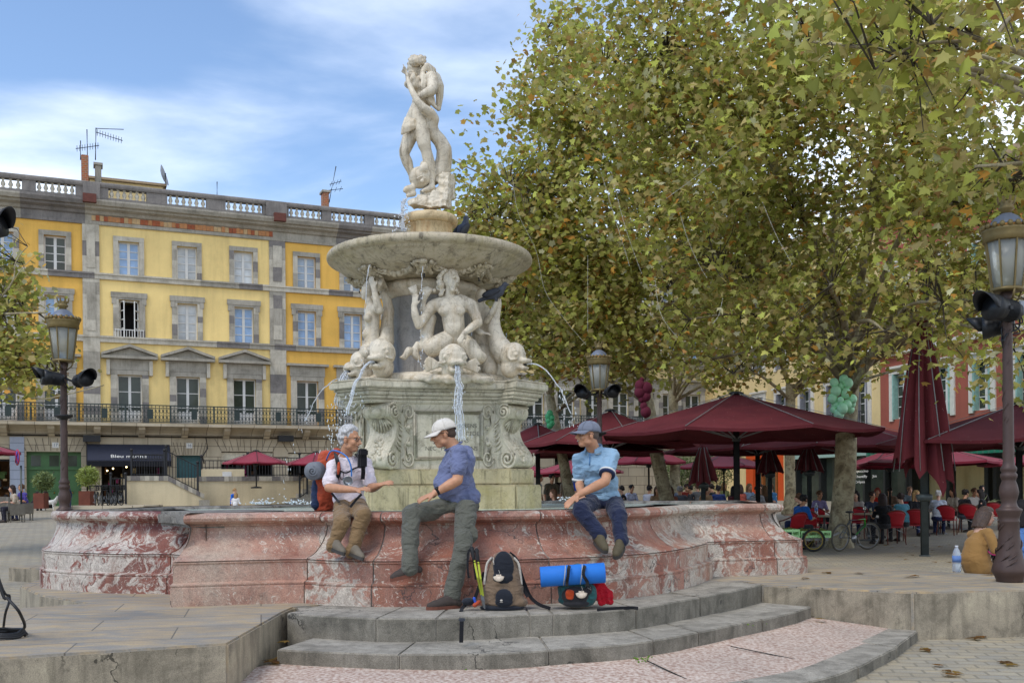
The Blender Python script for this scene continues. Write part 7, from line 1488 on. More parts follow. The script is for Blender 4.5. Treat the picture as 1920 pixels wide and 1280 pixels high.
# ---------------------------------------------------------------- fallen leaves, moss, litter
fl = []
for i in range(46):
    sh = LEAF_HI.copy(); sh[:, 2] += .16*(sh[:, 0]**2+(sh[:, 1]-.5)**2)*random.uniform(-.6, 1.4)
    if i < 14: px, py, Z = random.choice(((1238, 1083, 0), (1290, 1082, 0), (1668, 1166, -.38), (1530, 1160, -.30), (1485, 1125, -.2), (545, 1200, -.2), (532, 1196, -.2), (520, 1236, -.29), (505, 1238, -.30), (1120, 1238, -.30), (1745, 1195, -.47), (1732, 1215, -.47), (1840, 1195, -.47), (1850, 1190, -.47))); px += random.uniform(-6, 6); py += random.uniform(-3, 3)
    elif i < 34: px, py, Z = random.uniform(1640, 1830), random.uniform(1000, 1055), -.47
    elif i < 40: px, py, Z = random.uniform(1500, 1900), random.uniform(1070, 1095), 0
    else: px, py, Z = random.uniform(1730, 1900), random.uniform(1190, 1275), -.47
    p = G(px, py, Z+.012); fl.append((px, p)); me = leaf_mesh('fallen_leaf', np.array([(0, 0, 0)]), 0.001, sh); ang = random.random()*6.28; s_ = random.uniform(.09, .15); v = sh*s_; ca, sa = math.cos(ang), math.sin(ang); me.vertices.foreach_set('co', np.stack([v[:, 0]*ca-v[:, 1]*sa, v[:, 0]*sa+v[:, 1]*ca, v[:, 2]+.004], 1).astype(np.float32).ravel()); c_ = np.array(hx(random.choice(('#8a5a26', '#a0702c', '#7a5430', '#9c7a3c', '#6d4a2a')))); me.attributes['Col'].data.foreach_set('color', np.append(c_, 1).astype(np.float32))
    o = link('fallen_leaf', me, m_leaf, None, True); o.location = p; tag(o, 'dry brown plane leaf lying on the stone paving', 'leaf', 'fallen plane leaves')
mb = MB(); m_moss = M('moss', '#5a7a22', .95, var=.5, scale=30)
for (px, py, Z, n, sx) in ((1046, 1160, -.1, 60, 8), (965, 1262, -.345, 40, 10), (880, 1248, -.30, 25, 5), (1200, 1234, -.30, 30, 14), (1080, 1268, -.345, 14, 8), (1400, 1165, -.2, 14, 30), (700, 1198, -.2, 40, 60), (950, 1196, -.2, 40, 60)):
    for i in range(n): q = G(px+random.gauss(0, sx), py+random.gauss(0, 3), Z); mb.ell(q, (random.uniform(.005, .011), random.uniform(.005, .011), random.uniform(.003, .008)), 6, 4)
o = mb.build('moss', m_moss); tag(o, 'bright green moss in the joints of the steps', 'moss', kind='stuff')
# ---------------------------------------------------------------- people
def skinm(name, c):
    k = NT(name); co = k.co('Object'); n1 = k.noise(co, 14, 5, .6); k.col(k.ramp(n1, [(.3, sc(c, .82)), (.7, sc(c, 1.12))])); k.set(Roughness=.5); k.b.inputs['Specular IOR Level'].default_value = .3
    k.b.inputs['Subsurface Weight'].default_value = .12; k.b.inputs['Subsurface Radius'].default_value = (.02, .008, .004); k.bump(k.noise(co, 90, 3), .12, .003); return k.m
SK = [skinm('tanned skin', hx('#bb8a6a')), skinm('light skin', hx('#d0a288')), skinm('brown skin', hx('#8a5b42'))]
m_dark = M('dark eye', '#15100d', .3, bump=0); m_teeth = M('teeth', '#d9d2c4', .3, bump=0); m_lip = M('lip', '#9a5a4e', .5, bump=0)
def axes(f, u=Vector((0, 0, 1))): f = Vector(f).normalized(); s = f.cross(u).normalized(); return f, s, s.cross(f).normalized()   # forward, right, up
def head_shapes(mb, c, f, s, u, k=1.0, fine=True):
    X = lambda a, b, d: c+f*(a*k)+s*(b*k)+u*(d*k); A = (s, f, u); E_ = lambda p, r: mb.ell(X(*p), tuple(x*k for x in r), 14 if fine else 9, 10 if fine else 7, A)
    E_((-.012, 0, .028), (.074, .098, .092)); E_((.03, 0, -.03), (.060, .066, .085)); E_((.058, 0, -.092), (.034, .034, .026)); E_((.015, .0, -.075), (.054, .055, .038))
    if fine:
        mb.chain([(X(.092, 0, .012), .010*k), (X(.108, 0, -.012), .011*k), (X(.121, 0, -.032), .0125*k)])
        for q in (-1, 1):
            E_((.106, .011*q, -.036), (.009, .011, .009)); E_((.080, .028*q, .024), (.026, .016, .010)); E_((.068, .038*q, -.032), (.024, .022, .024)); E_((-.004, .077*q, -.012), (.010, .02, .033)); E_((.02, .05*q, -.07), (.016, .03, .025))
        E_((.092, 0, -.056), (.024, .013, .008)); E_((.088, 0, -.073), (.020, .013, .008))
    else: E_((.1, 0, -.015), (.013, .022, .025))
def face_bits(par, c, f, s, u, k=1.0, smile=False, local=False):
    X = lambda a, b, d: c+f*(a*k)+s*(b*k)+u*(d*k); A = (s, f, u)
    for q in (-1, 1):
        mb = MB(); mb.ell(X(.079, .031*q, .004), (.013*k, .010*k, .008*k), 10, 6, A); e = mb.build('eye', M('eye white', '#cfc8bf', .25, bump=0), par, local); mb = MB(); mb.ell(X(.0862, .031*q, .003), (.0062*k, .0045*k, .0062*k), 8, 6, A); mb.build('iris', m_dark, e, local)
        mb = MB(); mb.tube([X(.089, .014*q, .022), X(.092, .032*q, .028), (X(.08, .05*q, .020))], .0035*k, 5); mb.build('eyebrow', M('eyebrow', '#6a5a4c', .9), par, local)
    mb = MB(); mb.tube([X(.089, -.022, -.062+.006*smile), X(.104, -.010, -.066), X(.106, 0, -.067), X(.104, .010, -.066), X(.089, .022, -.062+.006*smile)], [.002*k, .0045*k, .005*k, .0045*k, .002*k], 6); mb.build('mouth', m_lip if not smile else M('open mouth', '#4a1f1b', .5, bump=0), par, local)
    if smile: mb = MB(); mb.ell(X(.101, 0, -.0625), (.017*k, .009*k, .0035*k), 10, 6, A); mb.build('teeth', m_teeth, par, local)
def glasses(par, c, f, s, u, k=1.0, mat=None):
    X = lambda a, b, d: c+f*(a*k)+s*(b*k)+u*(d*k); mb = MB()
    for q in (-1, 1):
        mb.tube([X(.104-.006*abs(math.cos(a)), q*.033+.024*math.cos(a), .002+.017*math.sin(a)) for a in np.linspace(0, 6.283, 15)[:-1]], .0026*k, 5, closed=True)
        mb.tube([X(.1, q*.057, .008), X(.06, q*.078, .008), X(-.01, q*.084, .006), X(-.025, q*.083, -.012)], .0026*k, 5)
    mb.tube([X(.106, -.01, .006), X(.11, 0, .009), X(.106, .01, .006)], .0024*k, 5); mb.build('glasses', mat or m_dark, par)
def cap(par, c, f, s, u, mat, k=1.0, tilt=0):
    ff = (f*math.cos(tilt)+u*math.sin(tilt)).normalized(); uu = s.cross(ff).normalized(); X = lambda a, b, d: c+ff*(a*k)+s*(b*k)+uu*(d*k); A = (s, ff, uu); mb = MB(); n = 28; vs = []; fs = []
    for i in range(9):
        ph = i/8*math.pi/2
        for q in range(n): a = 2*math.pi*q/n; rr = math.cos(ph)**.8; vs.append(X(-.014+.110*rr*math.sin(a), .086*rr*math.cos(a), .030+.098*math.sin(ph)))
    for i in range(8):
        for q in range(n): fs.append((i*n+q, i*n+(q+1) % n, (i+1)*n+(q+1) % n, (i+1)*n+q))
    mb.add(vs, fs, True)
    vs = []; fs = []; nb = 14
    for i in range(5):
        for q in range(nb+1): a = -1.25+2.5*q/nb; g = i/4; vs.append(X(-.014+.108*math.cos(a)+g*.085*math.cos(a*.75), .088*math.sin(a)*(1-.0*g)+.0*g, .034-.022*g-.016*g*math.sin(a)**2))
    for i in range(4):
        for q in range(nb): fs.append((i*(nb+1)+q, i*(nb+1)+q+1, (i+1)*(nb+1)+q+1, (i+1)*(nb+1)+q))
    mb.add(vs, fs, True); mb.ell(X(-.014, 0, .128), .008*k, 8, 6)
    for q in range(6): a = q*math.pi/3; mb.tube([X(-.014+.111*math.cos(ph)**.8*math.sin(a), .087*math.cos(ph)**.8*math.cos(a), .030+.099*math.sin(ph)) for ph in np.linspace(0, 1.5, 7)], .0016*k, 4)
    o = mb.build('cap', mat, par); sm = o.modifiers.new('th', 'SOLIDIFY'); sm.thickness = .006; return o
def arm_hand(mb, sh, el, wr, hd, back, r=(.052, .042, .04, .03), curl=.35, thumb=1, hl=.185):
    mb.chain([(sh, r[0]), (sh.lerp(el, .5), r[0]*.94), (el, r[1])]); mb.chain([(el, r[1]), (el.lerp(wr, .3), r[1]*1.04), (wr, r[3]*.86)]); hand(mb, wr, hd, back, hl, curl, thumb)
def shoe(par, ankle, heel, toe, mat, sole, name='shoe', up=None, k=1.0, local=False, vox=.008):
    ax = (toe-heel).normalized(); upv = up or (ankle-heel-ax*(ankle-heel).dot(ax)).normalized(); mb = MB(); M_ = lambda t, h: heel.lerp(toe, t)+upv*h
    mb.chain([(M_(.04, .04*k), .036*k), (M_(.25, .055*k), .040*k), (M_(.55, .045*k), .043*k), (M_(.8, .035*k), .040*k), (M_(.93, .03*k), .03*k)]); mb.chain([(M_(.18, .05*k), .042*k), (ankle, .05*k)]); mb.chain([(M_(.3, .08*k), .034*k), (M_(.6, .06*k), .032*k)])
    o = mb.blob(name, mat, par, vox, 3, local); m2 = MB(); sd_ = ax.cross(upv)
    pts = []
    for q in range(18): a = 2*math.pi*q/18; pts.append((.5-.56*math.cos(a), (.040+.008*(1 if math.cos(a) < -.2 else 0))*math.sin(a)))
    L_ = (toe-heel).length; vs = [heel+ax*(p[0]*L_)+sd_*p[1]*k+upv*z for z in (-.004, .026*k) for p in pts]; n = len(pts); m2.add(vs, [tuple(range(n-1, -1, -1)), tuple(range(n, 2*n))]+[(i, (i+1) % n, n+(i+1) % n, n+i) for i in range(n)]); m2.build('sole', sole, o, local, fixn=True)
    m2 = MB()
    for t in (.32, .42, .52): m2.tube([M_(t, .082*k)+sd_*.022*k, M_(t+.03, .10*k-.05*(t-.3)), M_(t, .082*k)-sd_*.022*k], .004*k, 4)
    m2.build('laces', M('laces', '#8b8577', .8), o, local); return o
# ------------------------------------------------ hiker one
h1 = thing('person', 'grey haired hiker in a white shirt and khaki trousers, orange rucksack on the back', 'person', G(650, 1050, .4), 'hikers resting on the basin rim')
f, s, u = axes((.93, -.36, -.10)); hc = P(656, 823, 9.56); body = MB(); head_shapes(body, hc, f, s, u, 1.02)
nb_ = P(648, 861, 9.63); shA = P(625, 872, 9.54); shB = P(685, 869, 9.70); ch = P(653, 884, 9.64); wa = P(653, 918, 9.64); pv = P(655, 943, 9.62)
body.chain([(nb_, .062), (hc-f*.02-u*.06, .056)]); body.chain([(pv, .11), (wa, .10), (ch, .11), (nb_, .06)]); body.chain([(shA, .05), (nb_, .055), (shB, .05)])
elA = P(616, 914, 9.40); wrA = P(668, 918, 9.16); elB = P(697, 915, 9.52); wrB = P(713, 909, 9.34)
arm_hand(body, shA, elA, wrA, P(692, 914, 9.1)-wrA, Vector((.1, -.4, .9)), curl=.55, thumb=-1, hl=.175); arm_hand(body, shB, elB, wrB, P(732, 902, 9.26)-wrB, Vector((.1, -.6, .8)), curl=.5, thumb=1, hl=.175)
kA = P(640, 979, 9.02); kB = P(681, 966, 9.06); anA = P(626, 1020, 8.99); anB = P(660, 1030, 9.0); hA = P(643, 950, 9.55); hB = P(670, 948, 9.6)
for a, b_, c_ in ((hA, kA, anA), (hB, kB, anB)): body.chain([(a, .07), (b_, .05), (c_, .035)])
body.blob('body', SK[0], h1, .0065, 3); face_bits(h1, hc, f, s, u, 1.02, True); glasses(h1, hc, f, s, u, 1.02, M('steel glasses', '#5c5a58', .3, .8))
mb = MB(); X = lambda a, b, d: hc+f*a+s*b+u*d; rn = random.Random(3)
for i in range(240):
    d = Vector((rn.gauss(0, 1), rn.gauss(0, 1), rn.gauss(.4, .8))).normalized()
    if d.x > .52 and d.z < .62: continue
    if d.z < -.1 and d.x > -.15: continue
    if abs(d.y) > .6 and d.x > .1 and d.z < .35: continue
    if abs(d.y) > .75 and -.25 < d.x < .3 and d.z < .2: continue
    p = X(-.015+d.x*.102, d.y*.082, .03+d.z*.104); mb.ell(p, rn.uniform(.014, .021), 7, 5)
mb.ell(X(-.02, 0, .035), (.079, .1, .097), 14, 10, (s, f, u)); k = NT('silver hair'); co = k.co('Object', scale=(1, 1, .35)); n_ = k.noise(co, 90, 4, .7); k.col(k.ramp(n_, [(.3, hx('#7d7b79')), (.6, hx('#c9c7c4'))])); k.set(Roughness=.6); k.bump(n_, .8, .008); mb.blob('hair', k.m, h1, .0065, 1)
m_wsh = cloth('white cotton', '#d9cdd0', var=.06, wr=7, ws=.6); mb = MB(); tf = Vector((.45, -.88, 0)).normalized(); ts = tf.cross(Vector((0, 0, 1))); AA = (ts, tf, Vector((0, 0, 1)))
mb.ell(ch, (.175, .125, .17), 16, 12, AA); mb.ell(wa, (.165, .135, .16), 16, 12, AA); mb.ell(pv+Vector((0, 0, .03)), (.165, .14, .11), 16, 12, AA); mb.chain([(shA, .068), (nb_-Vector((0, 0, .03)), .075), (shB, .068)]); mb.ell(ch+tf*.06+Vector((0, 0, -.02)), (.13, .08, .1), 12, 8, AA)
for a, b_ in ((shA, elA), (shB, elB)): e = a.lerp(b_, .72); mb.chain([(a, .07), (a.lerp(b_, .4), .068), (e, .074)])
mb.blob('shirt', m_wsh, h1, .008, 4, wrinkle=.011, wscale=9)
mb = MB(); mb.tube([nb_+(ts*math.cos(a)*.068+tf*(math.sin(a)*.075+.012))+Vector((0, 0, .012-.045*math.sin(a))) for a in np.linspace(0, 6.283, 21)[:-1]], .008, 6, closed=True); mb.build('neckline', m_wsh, h1)
def trousers(par, mat, pv, legs, r=(.098, .082, .07, .066), vox=.009, wrk=.012, name='trousers', local=False, seat=(.16, .14, .105), ax=None, wsc=7):
    mb = MB(); mb.ell(pv, seat, 14, 10, ax)
    for h_, k_, a_ in legs: mb.chain([(h_, r[0]), (h_.lerp(k_, .5), (r[0]+r[1])/2), (k_, r[1]), (k_.lerp(a_, .35), r[2]*1.05), (k_.lerp(a_, .75), r[3]), (a_+(a_-k_).normalized()*.02, r[3])])
    return mb.blob(name, mat, par, vox, 3, local, wrinkle=wrk, wscale=wsc)
trousers(h1, cloth('khaki trousers', '#7d6547', wr=8, ws=.7), pv-Vector((0, 0, .01)), ((hA, kA, anA), (hB, kB, anB)), ax=AA)
m_shoe1 = M('grey brown hiking shoe', '#6b6253', .8, bump=.5, bscale=80); m_sole = M('rubber sole', '#3a3733', .8); m_solor = M('sole with orange rim', '#6b4030', .8)
shoe(h1, anA, P(619, 1029, 9.03), P(643, 1040, 8.80), m_shoe1, m_sole); shoe(h1, anB, P(652, 1039, 9.03), P(678, 1050, 8.80), m_shoe1, m_sole)
# rucksack of hiker one: a thing of its own
rk = thing('rucksack', 'orange and navy rucksack with a rolled grey mat, worn by the grey haired hiker', 'rucksack', P(605, 940, 9.85)); m_orr = cloth('orange nylon', '#a84a30', ws=.4); m_nv = cloth('navy nylon', '#24304a', ws=.4); m_blk = cloth('black webbing', '#1c1c1f', ws=.2); m_grm = M('grey foam mat', '#70747a', .8, bump=.3)
mb = MB(); mb.chain([(P(608, 945, 9.86), .12), (P(610, 905, 9.86), .14), (P(616, 865, 9.84), .12)]); mb.chain([(P(622, 865, 9.8), .09), (P(630, 850, 9.78), .06)]); mb.blob('main_bag', m_orr, rk, .01, 4, wrinkle=.02)
mb = MB(); mb.chain([(P(595, 945, 9.8), .06), (P(596, 905, 9.82), .07)]); mb.blob('side_pocket', m_nv, rk, .01, 3, wrinkle=.015)
a = P(586, 883, 9.62); b_ = P(612, 880, 9.98); mb = MB(); mb.lathe([(.0, 0), (.085, .001), (.09, .01), (.09, (b_-a).length), (.0, (b_-a).length)], a, 24, b_-a); mb.tube([a+Vector((.055*math.cos(t)*t/14, -.004, .055*math.sin(t)*t/14)) for t in np.linspace(1, 14, 40)], .006, 5); mb.build('rolled_mat', m_grm, rk)
on = lambda px, py, Y: P(px, py, Y)
mb = MB()
for pl in ([(629, 850, 9.62), (632, 862, 9.44), (635, 876, 9.42), (634, 890, 9.43), (628, 903, 9.5)], [(668, 851, 9.66), (677, 862, 9.52), (681, 880, 9.48), (680, 898, 9.5)]): pts = crom([on(*q) for q in pl], 6); [mb.bar(p, q, .038, .012, tf) for p, q in zip(pts, pts[1:])]
pts = crom([on(639, 883, 9.42), on(650, 886, 9.41), on(664, 878, 9.42), on(676, 874, 9.46)], 5); [mb.bar(p, q, .014, .006, tf) for p, q in zip(pts, pts[1:])]
for pl in ([(622, 924, 9.46), (628, 932, 9.40), (636, 941, 9.30)], [(678, 926, 9.3), (668, 936, 9.22), (657, 950, 9.15)]): pts = crom([on(*q) for q in pl], 4); [mb.bar(p, q, .022, .006, tf) for p, q in zip(pts, pts[1:])]
mb.build('straps', m_blk, rk)
mb = MB(); mb.chain([(on(635.5, 868, 9.405), .014), (on(635, 880, 9.40), .018), (on(634, 888, 9.41), .01)]); mb.blob('strap_pad', m_orr, rk, .006, 1)
mb = MB(); mb.tube(crom([on(612, 862, 9.72), on(620, 846, 9.62), on(634, 846, 9.5), on(650, 856, 9.42), on(658, 874, 9.40), on(659, 893, 9.405)], 6), .0075, 8); mb.build('drinking_tube', M('blue tube', '#2f6fb5', .35), rk)
ca = thing('camera_case', 'black padded camera case strapped to the chest of the grey haired hiker', 'case', on(680, 862, 9.42)); mb = MB(); mb.box(on(679, 861, 9.42), (.085, .06, .165), (ts, tf, Vector((0, 0, 1)))); mb.build('pouch', m_blk, ca, bevel=.014); mb = MB(); mb.box(on(680, 848, 9.405), (.09, .07, .07), (ts, tf, Vector((0, 0, 1)))); mb.build('flap', m_blk, ca, bevel=.012)
mg_ = thing('tin_mug', 'steel mug hanging from a carabiner on the rucksack strap', 'mug', on(652, 901, 9.38)); k = M('brushed steel', '#a5a6a6', .3, .9, var=.1); d = Vector((-.05, -1, .1)); mb = MB(); mb.lathe([(.0, -.05), (.042, -.05), (.046, 0), (.048, .004), (.044, .002), (.041, -.045), (.0, -.046)], on(652, 901, 9.37), 26, d); mb.build('cup', k, mg_); mb = MB(); mb.tube([on(641+4*math.cos(t)*.8, 892+7*math.sin(t), 9.385) for t in np.linspace(0, 6.28, 13)[:-1]], .004, 5, closed=True); mb.build('carabiner', m_blackiron, mg_)
# ------------------------------------------------ hiker two
h2 = thing('person', 'hiker in a blue shirt and white cap with one foot on the ground', 'person', G(840, 1138), 'hikers resting on the basin rim')
f, s, u = axes((-.95, -.16, -.20)); hc = P(832, 813, 9.18); body = MB(); head_shapes(body, hc, f, s, u, 1.04)
tf = Vector((-.93, -.36, 0)).normalized(); ts = tf.cross(Vector((0, 0, 1))); AA = (ts, tf, Vector((0, 0, 1)))
nb_ = P(853, 842, 9.22); ch = P(858, 872, 9.22); wa = P(856, 908, 9.22); pv = P(868, 945, 9.22); shN = P(862, 848, 9.02); shF = P(848, 850, 9.42)
body.chain([(nb_, .068), (hc-f*.03-u*.06, .062)]); body.chain([(pv, .11), (wa, .13), (ch, .12), (nb_, .06)]); body.chain([(shN, .05), (nb_, .055), (shF, .05)])
elN = P(858, 900, 8.94); wrN = P(815, 924, 8.90); arm_hand(body, shN, elN, wrN, P(779, 940, 8.88)-wrN, Vector((-.2, -.35, .9)), (.056, .048, .045, .034), .22, 1, .195); elF = P(838, 895, 9.5); wrF = P(812, 928, 9.4); arm_hand(body, shF, elF, wrF, Vector((-1, -.2, -.2)), Vector((0, -.2, 1)), (.056, .048, .045, .034), .3, -1)
h_a = P(852, 950, 9.28); k_a = P(771, 962, 8.95); a_a = P(768, 1060, 8.76); h_b = P(874, 955, 9.00); k_b = P(868, 1024, 8.80); a_b = P(848, 1112, 8.70)
for a, b_, c_ in ((h_a, k_a, a_a), (h_b, k_b, a_b)): body.chain([(a, .07), (b_, .055), (c_, .038)])
body.blob('body', SK[0], h2, .0065, 3); face_bits(h2, hc, f, s, u, 1.04, True); glasses(h2, hc, f, s, u, 1.04)
X = lambda a, b, d: hc+f*a+s*b+u*d; mb = MB(); mb.ell(X(-.055, 0, -.01), (.077, .062, .055), 12, 8, (s, f, u)); mb.ell(X(-.03, 0, .03), (.078, .085, .06), 12, 8, (s, f, u)); mb.blob('hair', M('short brown grey hair', '#4a3b30', .9, bump=.8, bscale=200), h2, .0065, 1); cap(h2, hc, f, s, u, cloth('off white cotton', '#cfc8bc', ws=.25), 1.08, -.05)
mb = MB(); mb.box(X(-.112, 0, .03), (.05, .02, .03), (s, f, u)); mb.build('cap_buckle', m_blk, h2, bevel=.004)
m_bt = cloth('blue heather cotton', '#6a718f', var=.12, wr=6, ws=.8); mb = MB(); mb.ell(ch, (.20, .155, .16), 16, 12, AA); mb.ell(wa+tf*.02, (.185, .205, .17), 16, 12, AA); mb.ell(P(870, 932, 9.22), (.175, .165, .12), 16, 12, AA); mb.chain([(shN, .072), (nb_-Vector((0, 0, .03)), .08), (shF, .072)]); mb.ell(P(872, 862, 9.22), (.16, .1, .14), 12, 8, AA); mb.ell(P(840, 884, 9.2), (.13, .1, .12), 12, 8, AA)
e = shN.lerp(elN, .62); mb.chain([(shN, .078), (shN.lerp(elN, .35), .078), (e, .082)]); e = shF.lerp(elF, .6); mb.chain([(shF, .075), (e, .078)]); mb.blob('shirt', m_bt, h2, .008, 4, wrinkle=.013, wscale=7)
mb = MB(); mb.tube([nb_+(ts*math.cos(a)*.075+tf*(math.sin(a)*.08+.015))+Vector((0, 0, .03-.04*math.sin(a))) for a in np.linspace(0, 6.283, 21)[:-1]], .009, 6, closed=True); mb.build('neckline', m_bt, h2)
m_gt = cloth('grey green trousers', '#5a5a50', wr=8, ws=.8); tr2 = trousers(h2, m_gt, pv-Vector((0, 0, .02)), ((h_a, k_a, a_a), (h_b, k_b, a_b)), (.105, .088, .08, .078), ax=AA, seat=(.165, .165, .11)); mb = MB(); mb.ell(P(882, 1000, 8.84), (.075, .03, .09), 12, 8); mb.blob('cargo_pocket', m_gt, tr2, .009, 1, wrinkle=.01)
m_shoe2 = M('dark brown hiking shoe', '#3f3630', .8, bump=.5, bscale=80); shoe(h2, a_a+Vector((.0, 0, -.02)), P(788, 1076, 8.80), P(735, 1089, 8.70), m_shoe2, m_solor, k=1.08, up=Vector((-.15, 0, 1)).normalized()); g0 = G(862, 1138); shoe(h2, a_b+Vector((.0, 0, -.03)), Vector((g0.x, 8.70, .006)), Vector((P(803, 1138, 8.6).x, 8.56, .006)), m_shoe2, m_solor, k=1.08, up=Vector((0, 0, 1)))
mb = MB(); dd = (elN-wrN).normalized(); c_ = wrN+dd*.03; mb.lathe([(.033, -.012), (.035, -.01), (.035, .01), (.033, .012)], c_, 20, dd); w_ = mb.build('watch_strap', m_blk, h2); mb = MB(); a_, b2 = frame(dd); nn = Vector((-.2, -.5, .85)).normalized(); mb.lathe([(.019, .0), (.019, .01), (.01, .012)], c_+nn*.030, 16, nn); mb.build('watch_face', m_dark, w_)
# ------------------------------------------------ hiker three
h3 = thing('person', 'smiling hiker in a light blue polo, grey cap and navy trousers sitting on the right', 'person', G(1140, 1050, .4), 'hikers resting on the basin rim')
f, s, u = axes((-.93, -.36, .03)); hc = P(1102, 815, 9.66); body = MB(); head_shapes(body, hc, f, s, u, 1.03); tf = Vector((-.5, -.86, 0)).normalized(); ts = tf.cross(Vector((0, 0, 1))); AA = (ts, tf, Vector((0, 0, 1)))
nb_ = P(1114, 847, 9.76); ch = P(1118, 874, 9.78); wa = P(1127, 906, 9.82); pv = P(1132, 936, 9.84); shN = P(1147, 853, 9.72); shF = P(1085, 861, 9.82)
body.chain([(nb_, .068), (hc-f*.03-u*.06, .062)]); body.chain([(pv, .11), (wa, .12), (ch, .12), (nb_, .06)]); body.chain([(shN, .05), (nb_, .055), (shF, .05)])
elN = P(1135, 902, 9.52); wrN = P(1083, 928, 9.40); arm_hand(body, shN, elN, wrN, P(1058, 950, 9.36)-wrN, Vector((-.4, -.6, .6)), (.056, .047, .044, .034), .12, 1, .195); elF = P(1086, 902, 9.86); wrF = P(1090, 930, 9.62); arm_hand(body, shF, elF, wrF, Vector((.1, -.5, -.3)), Vector((-.5, -.6, .5)), (.054, .045, .042, .034), .3, -1)
h_a = P(1112, 943, 9.78); k_a = P(1089, 956, 9.36); a_a = P(1122, 1000, 9.24); h_b = P(1150, 942, 9.82); k_b = P(1160, 966, 9.40); a_b = P(1164, 1008, 9.26)
for a, b_, c_ in ((h_a, k_a, a_a), (h_b, k_b, a_b)): body.chain([(a, .07), (b_, .055), (c_, .038)])
body.blob('body', SK[0], h3, .0065, 3); face_bits(h3, hc, f, s, u, 1.03, True); glasses(h3, hc, f, s, u, 1.03, M('steel glasses', '#5c5a58', .3, .8)); X = lambda a, b, d: hc+f*a+s*b+u*d
mb = MB(); mb.ell(X(-.05, 0, -.005), (.076, .062, .05), 12, 8, (s, f, u)); mb.ell(X(-.03, 0, .03), (.078, .085, .055), 12, 8, (s, f, u)); mb.blob('hair', M('cropped grey hair', '#5c5048', .9, bump=.8, bscale=200), h3, .0065, 1); cap(h3, hc, f, s, u, cloth('grey blue cotton', '#6f7480', ws=.3), 1.06, .02)
m_po = cloth('light blue pique', '#84a2b8', var=.08, wr=7, ws=.7); mb = MB(); mb.ell(ch, (.195, .14, .16), 16, 12, AA); mb.ell(wa, (.185, .165, .165), 16, 12, AA); mb.ell(pv+Vector((0, 0, .03)), (.175, .155, .11), 16, 12, AA); mb.chain([(shN, .072), (nb_-Vector((0, 0, .03)), .08), (shF, .072)]); mb.ell(ch+tf*.06, (.14, .09, .11), 12, 8, AA)
eN = shN.lerp(elN, .55); mb.chain([(shN, .076), (eN, .080)]); eF = shF.lerp(elF, .72); mb.chain([(shF, .07), (eF, .07)]); po = mb.blob('polo_shirt', m_po, h3, .008, 4, wrinkle=.012, wscale=8)
for e_, d_, r_ in ((eN, (elN-shN).normalized(), .078), (eF, (elF-shF).normalized(), .069)):
    mb = MB(); mb.lathe([(r_*.97, .03), (r_*1.06, .032), (r_*1.06, .048), (r_*.97, .05)], e_, 24, d_); mb.build('white_cuff', m_white, po); mb = MB(); mb.lathe([(r_*.97, .0505), (r_*1.04, .051), (r_*1.02, .07), (r_*.95, .072)], e_, 24, d_); mb.build('navy_cuff', cloth('navy rib', '#26304f', ws=.1), po)
mb = MB(); nn = 22; vs = []
for i in range(nn+1):
    a = math.radians(122+i*296/nn); rad = Vector((0, 0, 0))+ts*math.cos(a)*.078+tf*(math.sin(a)*.082+.012); up_ = .055-.03*math.sin(a); vs += [nb_+rad*.97+Vector((0, 0, up_)), nb_+rad*1.28+Vector((0, 0, up_-.052-.01*abs(math.cos(a))))]
mb.add(vs, [(2*i, 2*i+2, 2*i+3, 2*i+1) for i in range(nn)], True); co_ = mb.build('collar', m_po, po); sm = co_.modifiers.new('t', 'SOLIDIFY'); sm.thickness = .006; mb = MB(); mb.tube(vs[1::2], .0035, 5); mb.build('collar_stripe', m_white, co_)
mb = MB(); pts = [nb_+tf*.10+Vector((0, 0, -.015)), ch+tf*.148+Vector((0, 0, .06)), ch+tf*.158+Vector((0, 0, .01))]; mb.tube(pts, .006, 5); mb.build('placket', cloth('placket blue', '#4f7aa3', ws=.1), po)
trousers(h3, cloth('navy trousers', '#20263c', wr=8, ws=.6), pv-Vector((0, 0, .02)), ((h_a, k_a, a_a), (h_b, k_b, a_b)), (.10, .088, .075, .072), ax=AA, seat=(.165, .15, .10)); m_boot = M('olive brown boot', '#4c4430', .8, bump=.6, bscale=60)
shoe(h3, a_a, P(1116, 1016, 9.30), P(1135, 1036, 9.06), m_boot, m_sole, 'boot', k=1.12); shoe(h3, a_b, P(1168, 1024, 9.32), P(1155, 1047, 9.06), m_boot, m_sole, 'boot', k=1.12)
# ------------------------------------------------ bags on the step
k_shell = M('scallop shell', '#d0c0ab', .5, var=.15, scale=30)
def scallop(par, c, w, n, up):
    n = Vector(n).normalized(); up = (Vector(up)-n*Vector(up).dot(n)).normalized(); sd_ = up.cross(n); mb = MB(); N = 26; m = 7; vs = []; fs = []
    for i in range(m+1):
        for q in range(N+1): a = -1.35+2.7*q/N; r_ = w*i/m*(1-.10*abs(math.sin(a))**3); rid = .012*(1+math.cos(q*math.pi*2/2.4))*i/m*w*4; dome = .34*w*math.sin(min(1, i/m*1.02)*math.pi*.86); vs.append(c+up*(w*.5-r_*math.cos(a))+sd_*(r_*math.sin(a))+n*(dome*.8+rid))
    fs = [(i*(N+1)+q, i*(N+1)+q+1, (i+1)*(N+1)+q+1, (i+1)*(N+1)+q) for i in range(m) for q in range(N)]; mb.add(vs, fs, True); mb.box(c+up*w*.5+n*.006, (w*.75, .008, w*.2), (sd_, n, up)); o = mb.build('scallop_shell', k_shell, par); sm = o.modifiers.new('t', 'SOLIDIFY'); sm.thickness = .003
    mb = MB(); mb.tube([c+up*w*.5+n*.02, c+up*w*.9+sd_*.01+n*.015, c+up*w*1.35+n*.01], .002, 4); mb.build('cord', m_str, par); return o
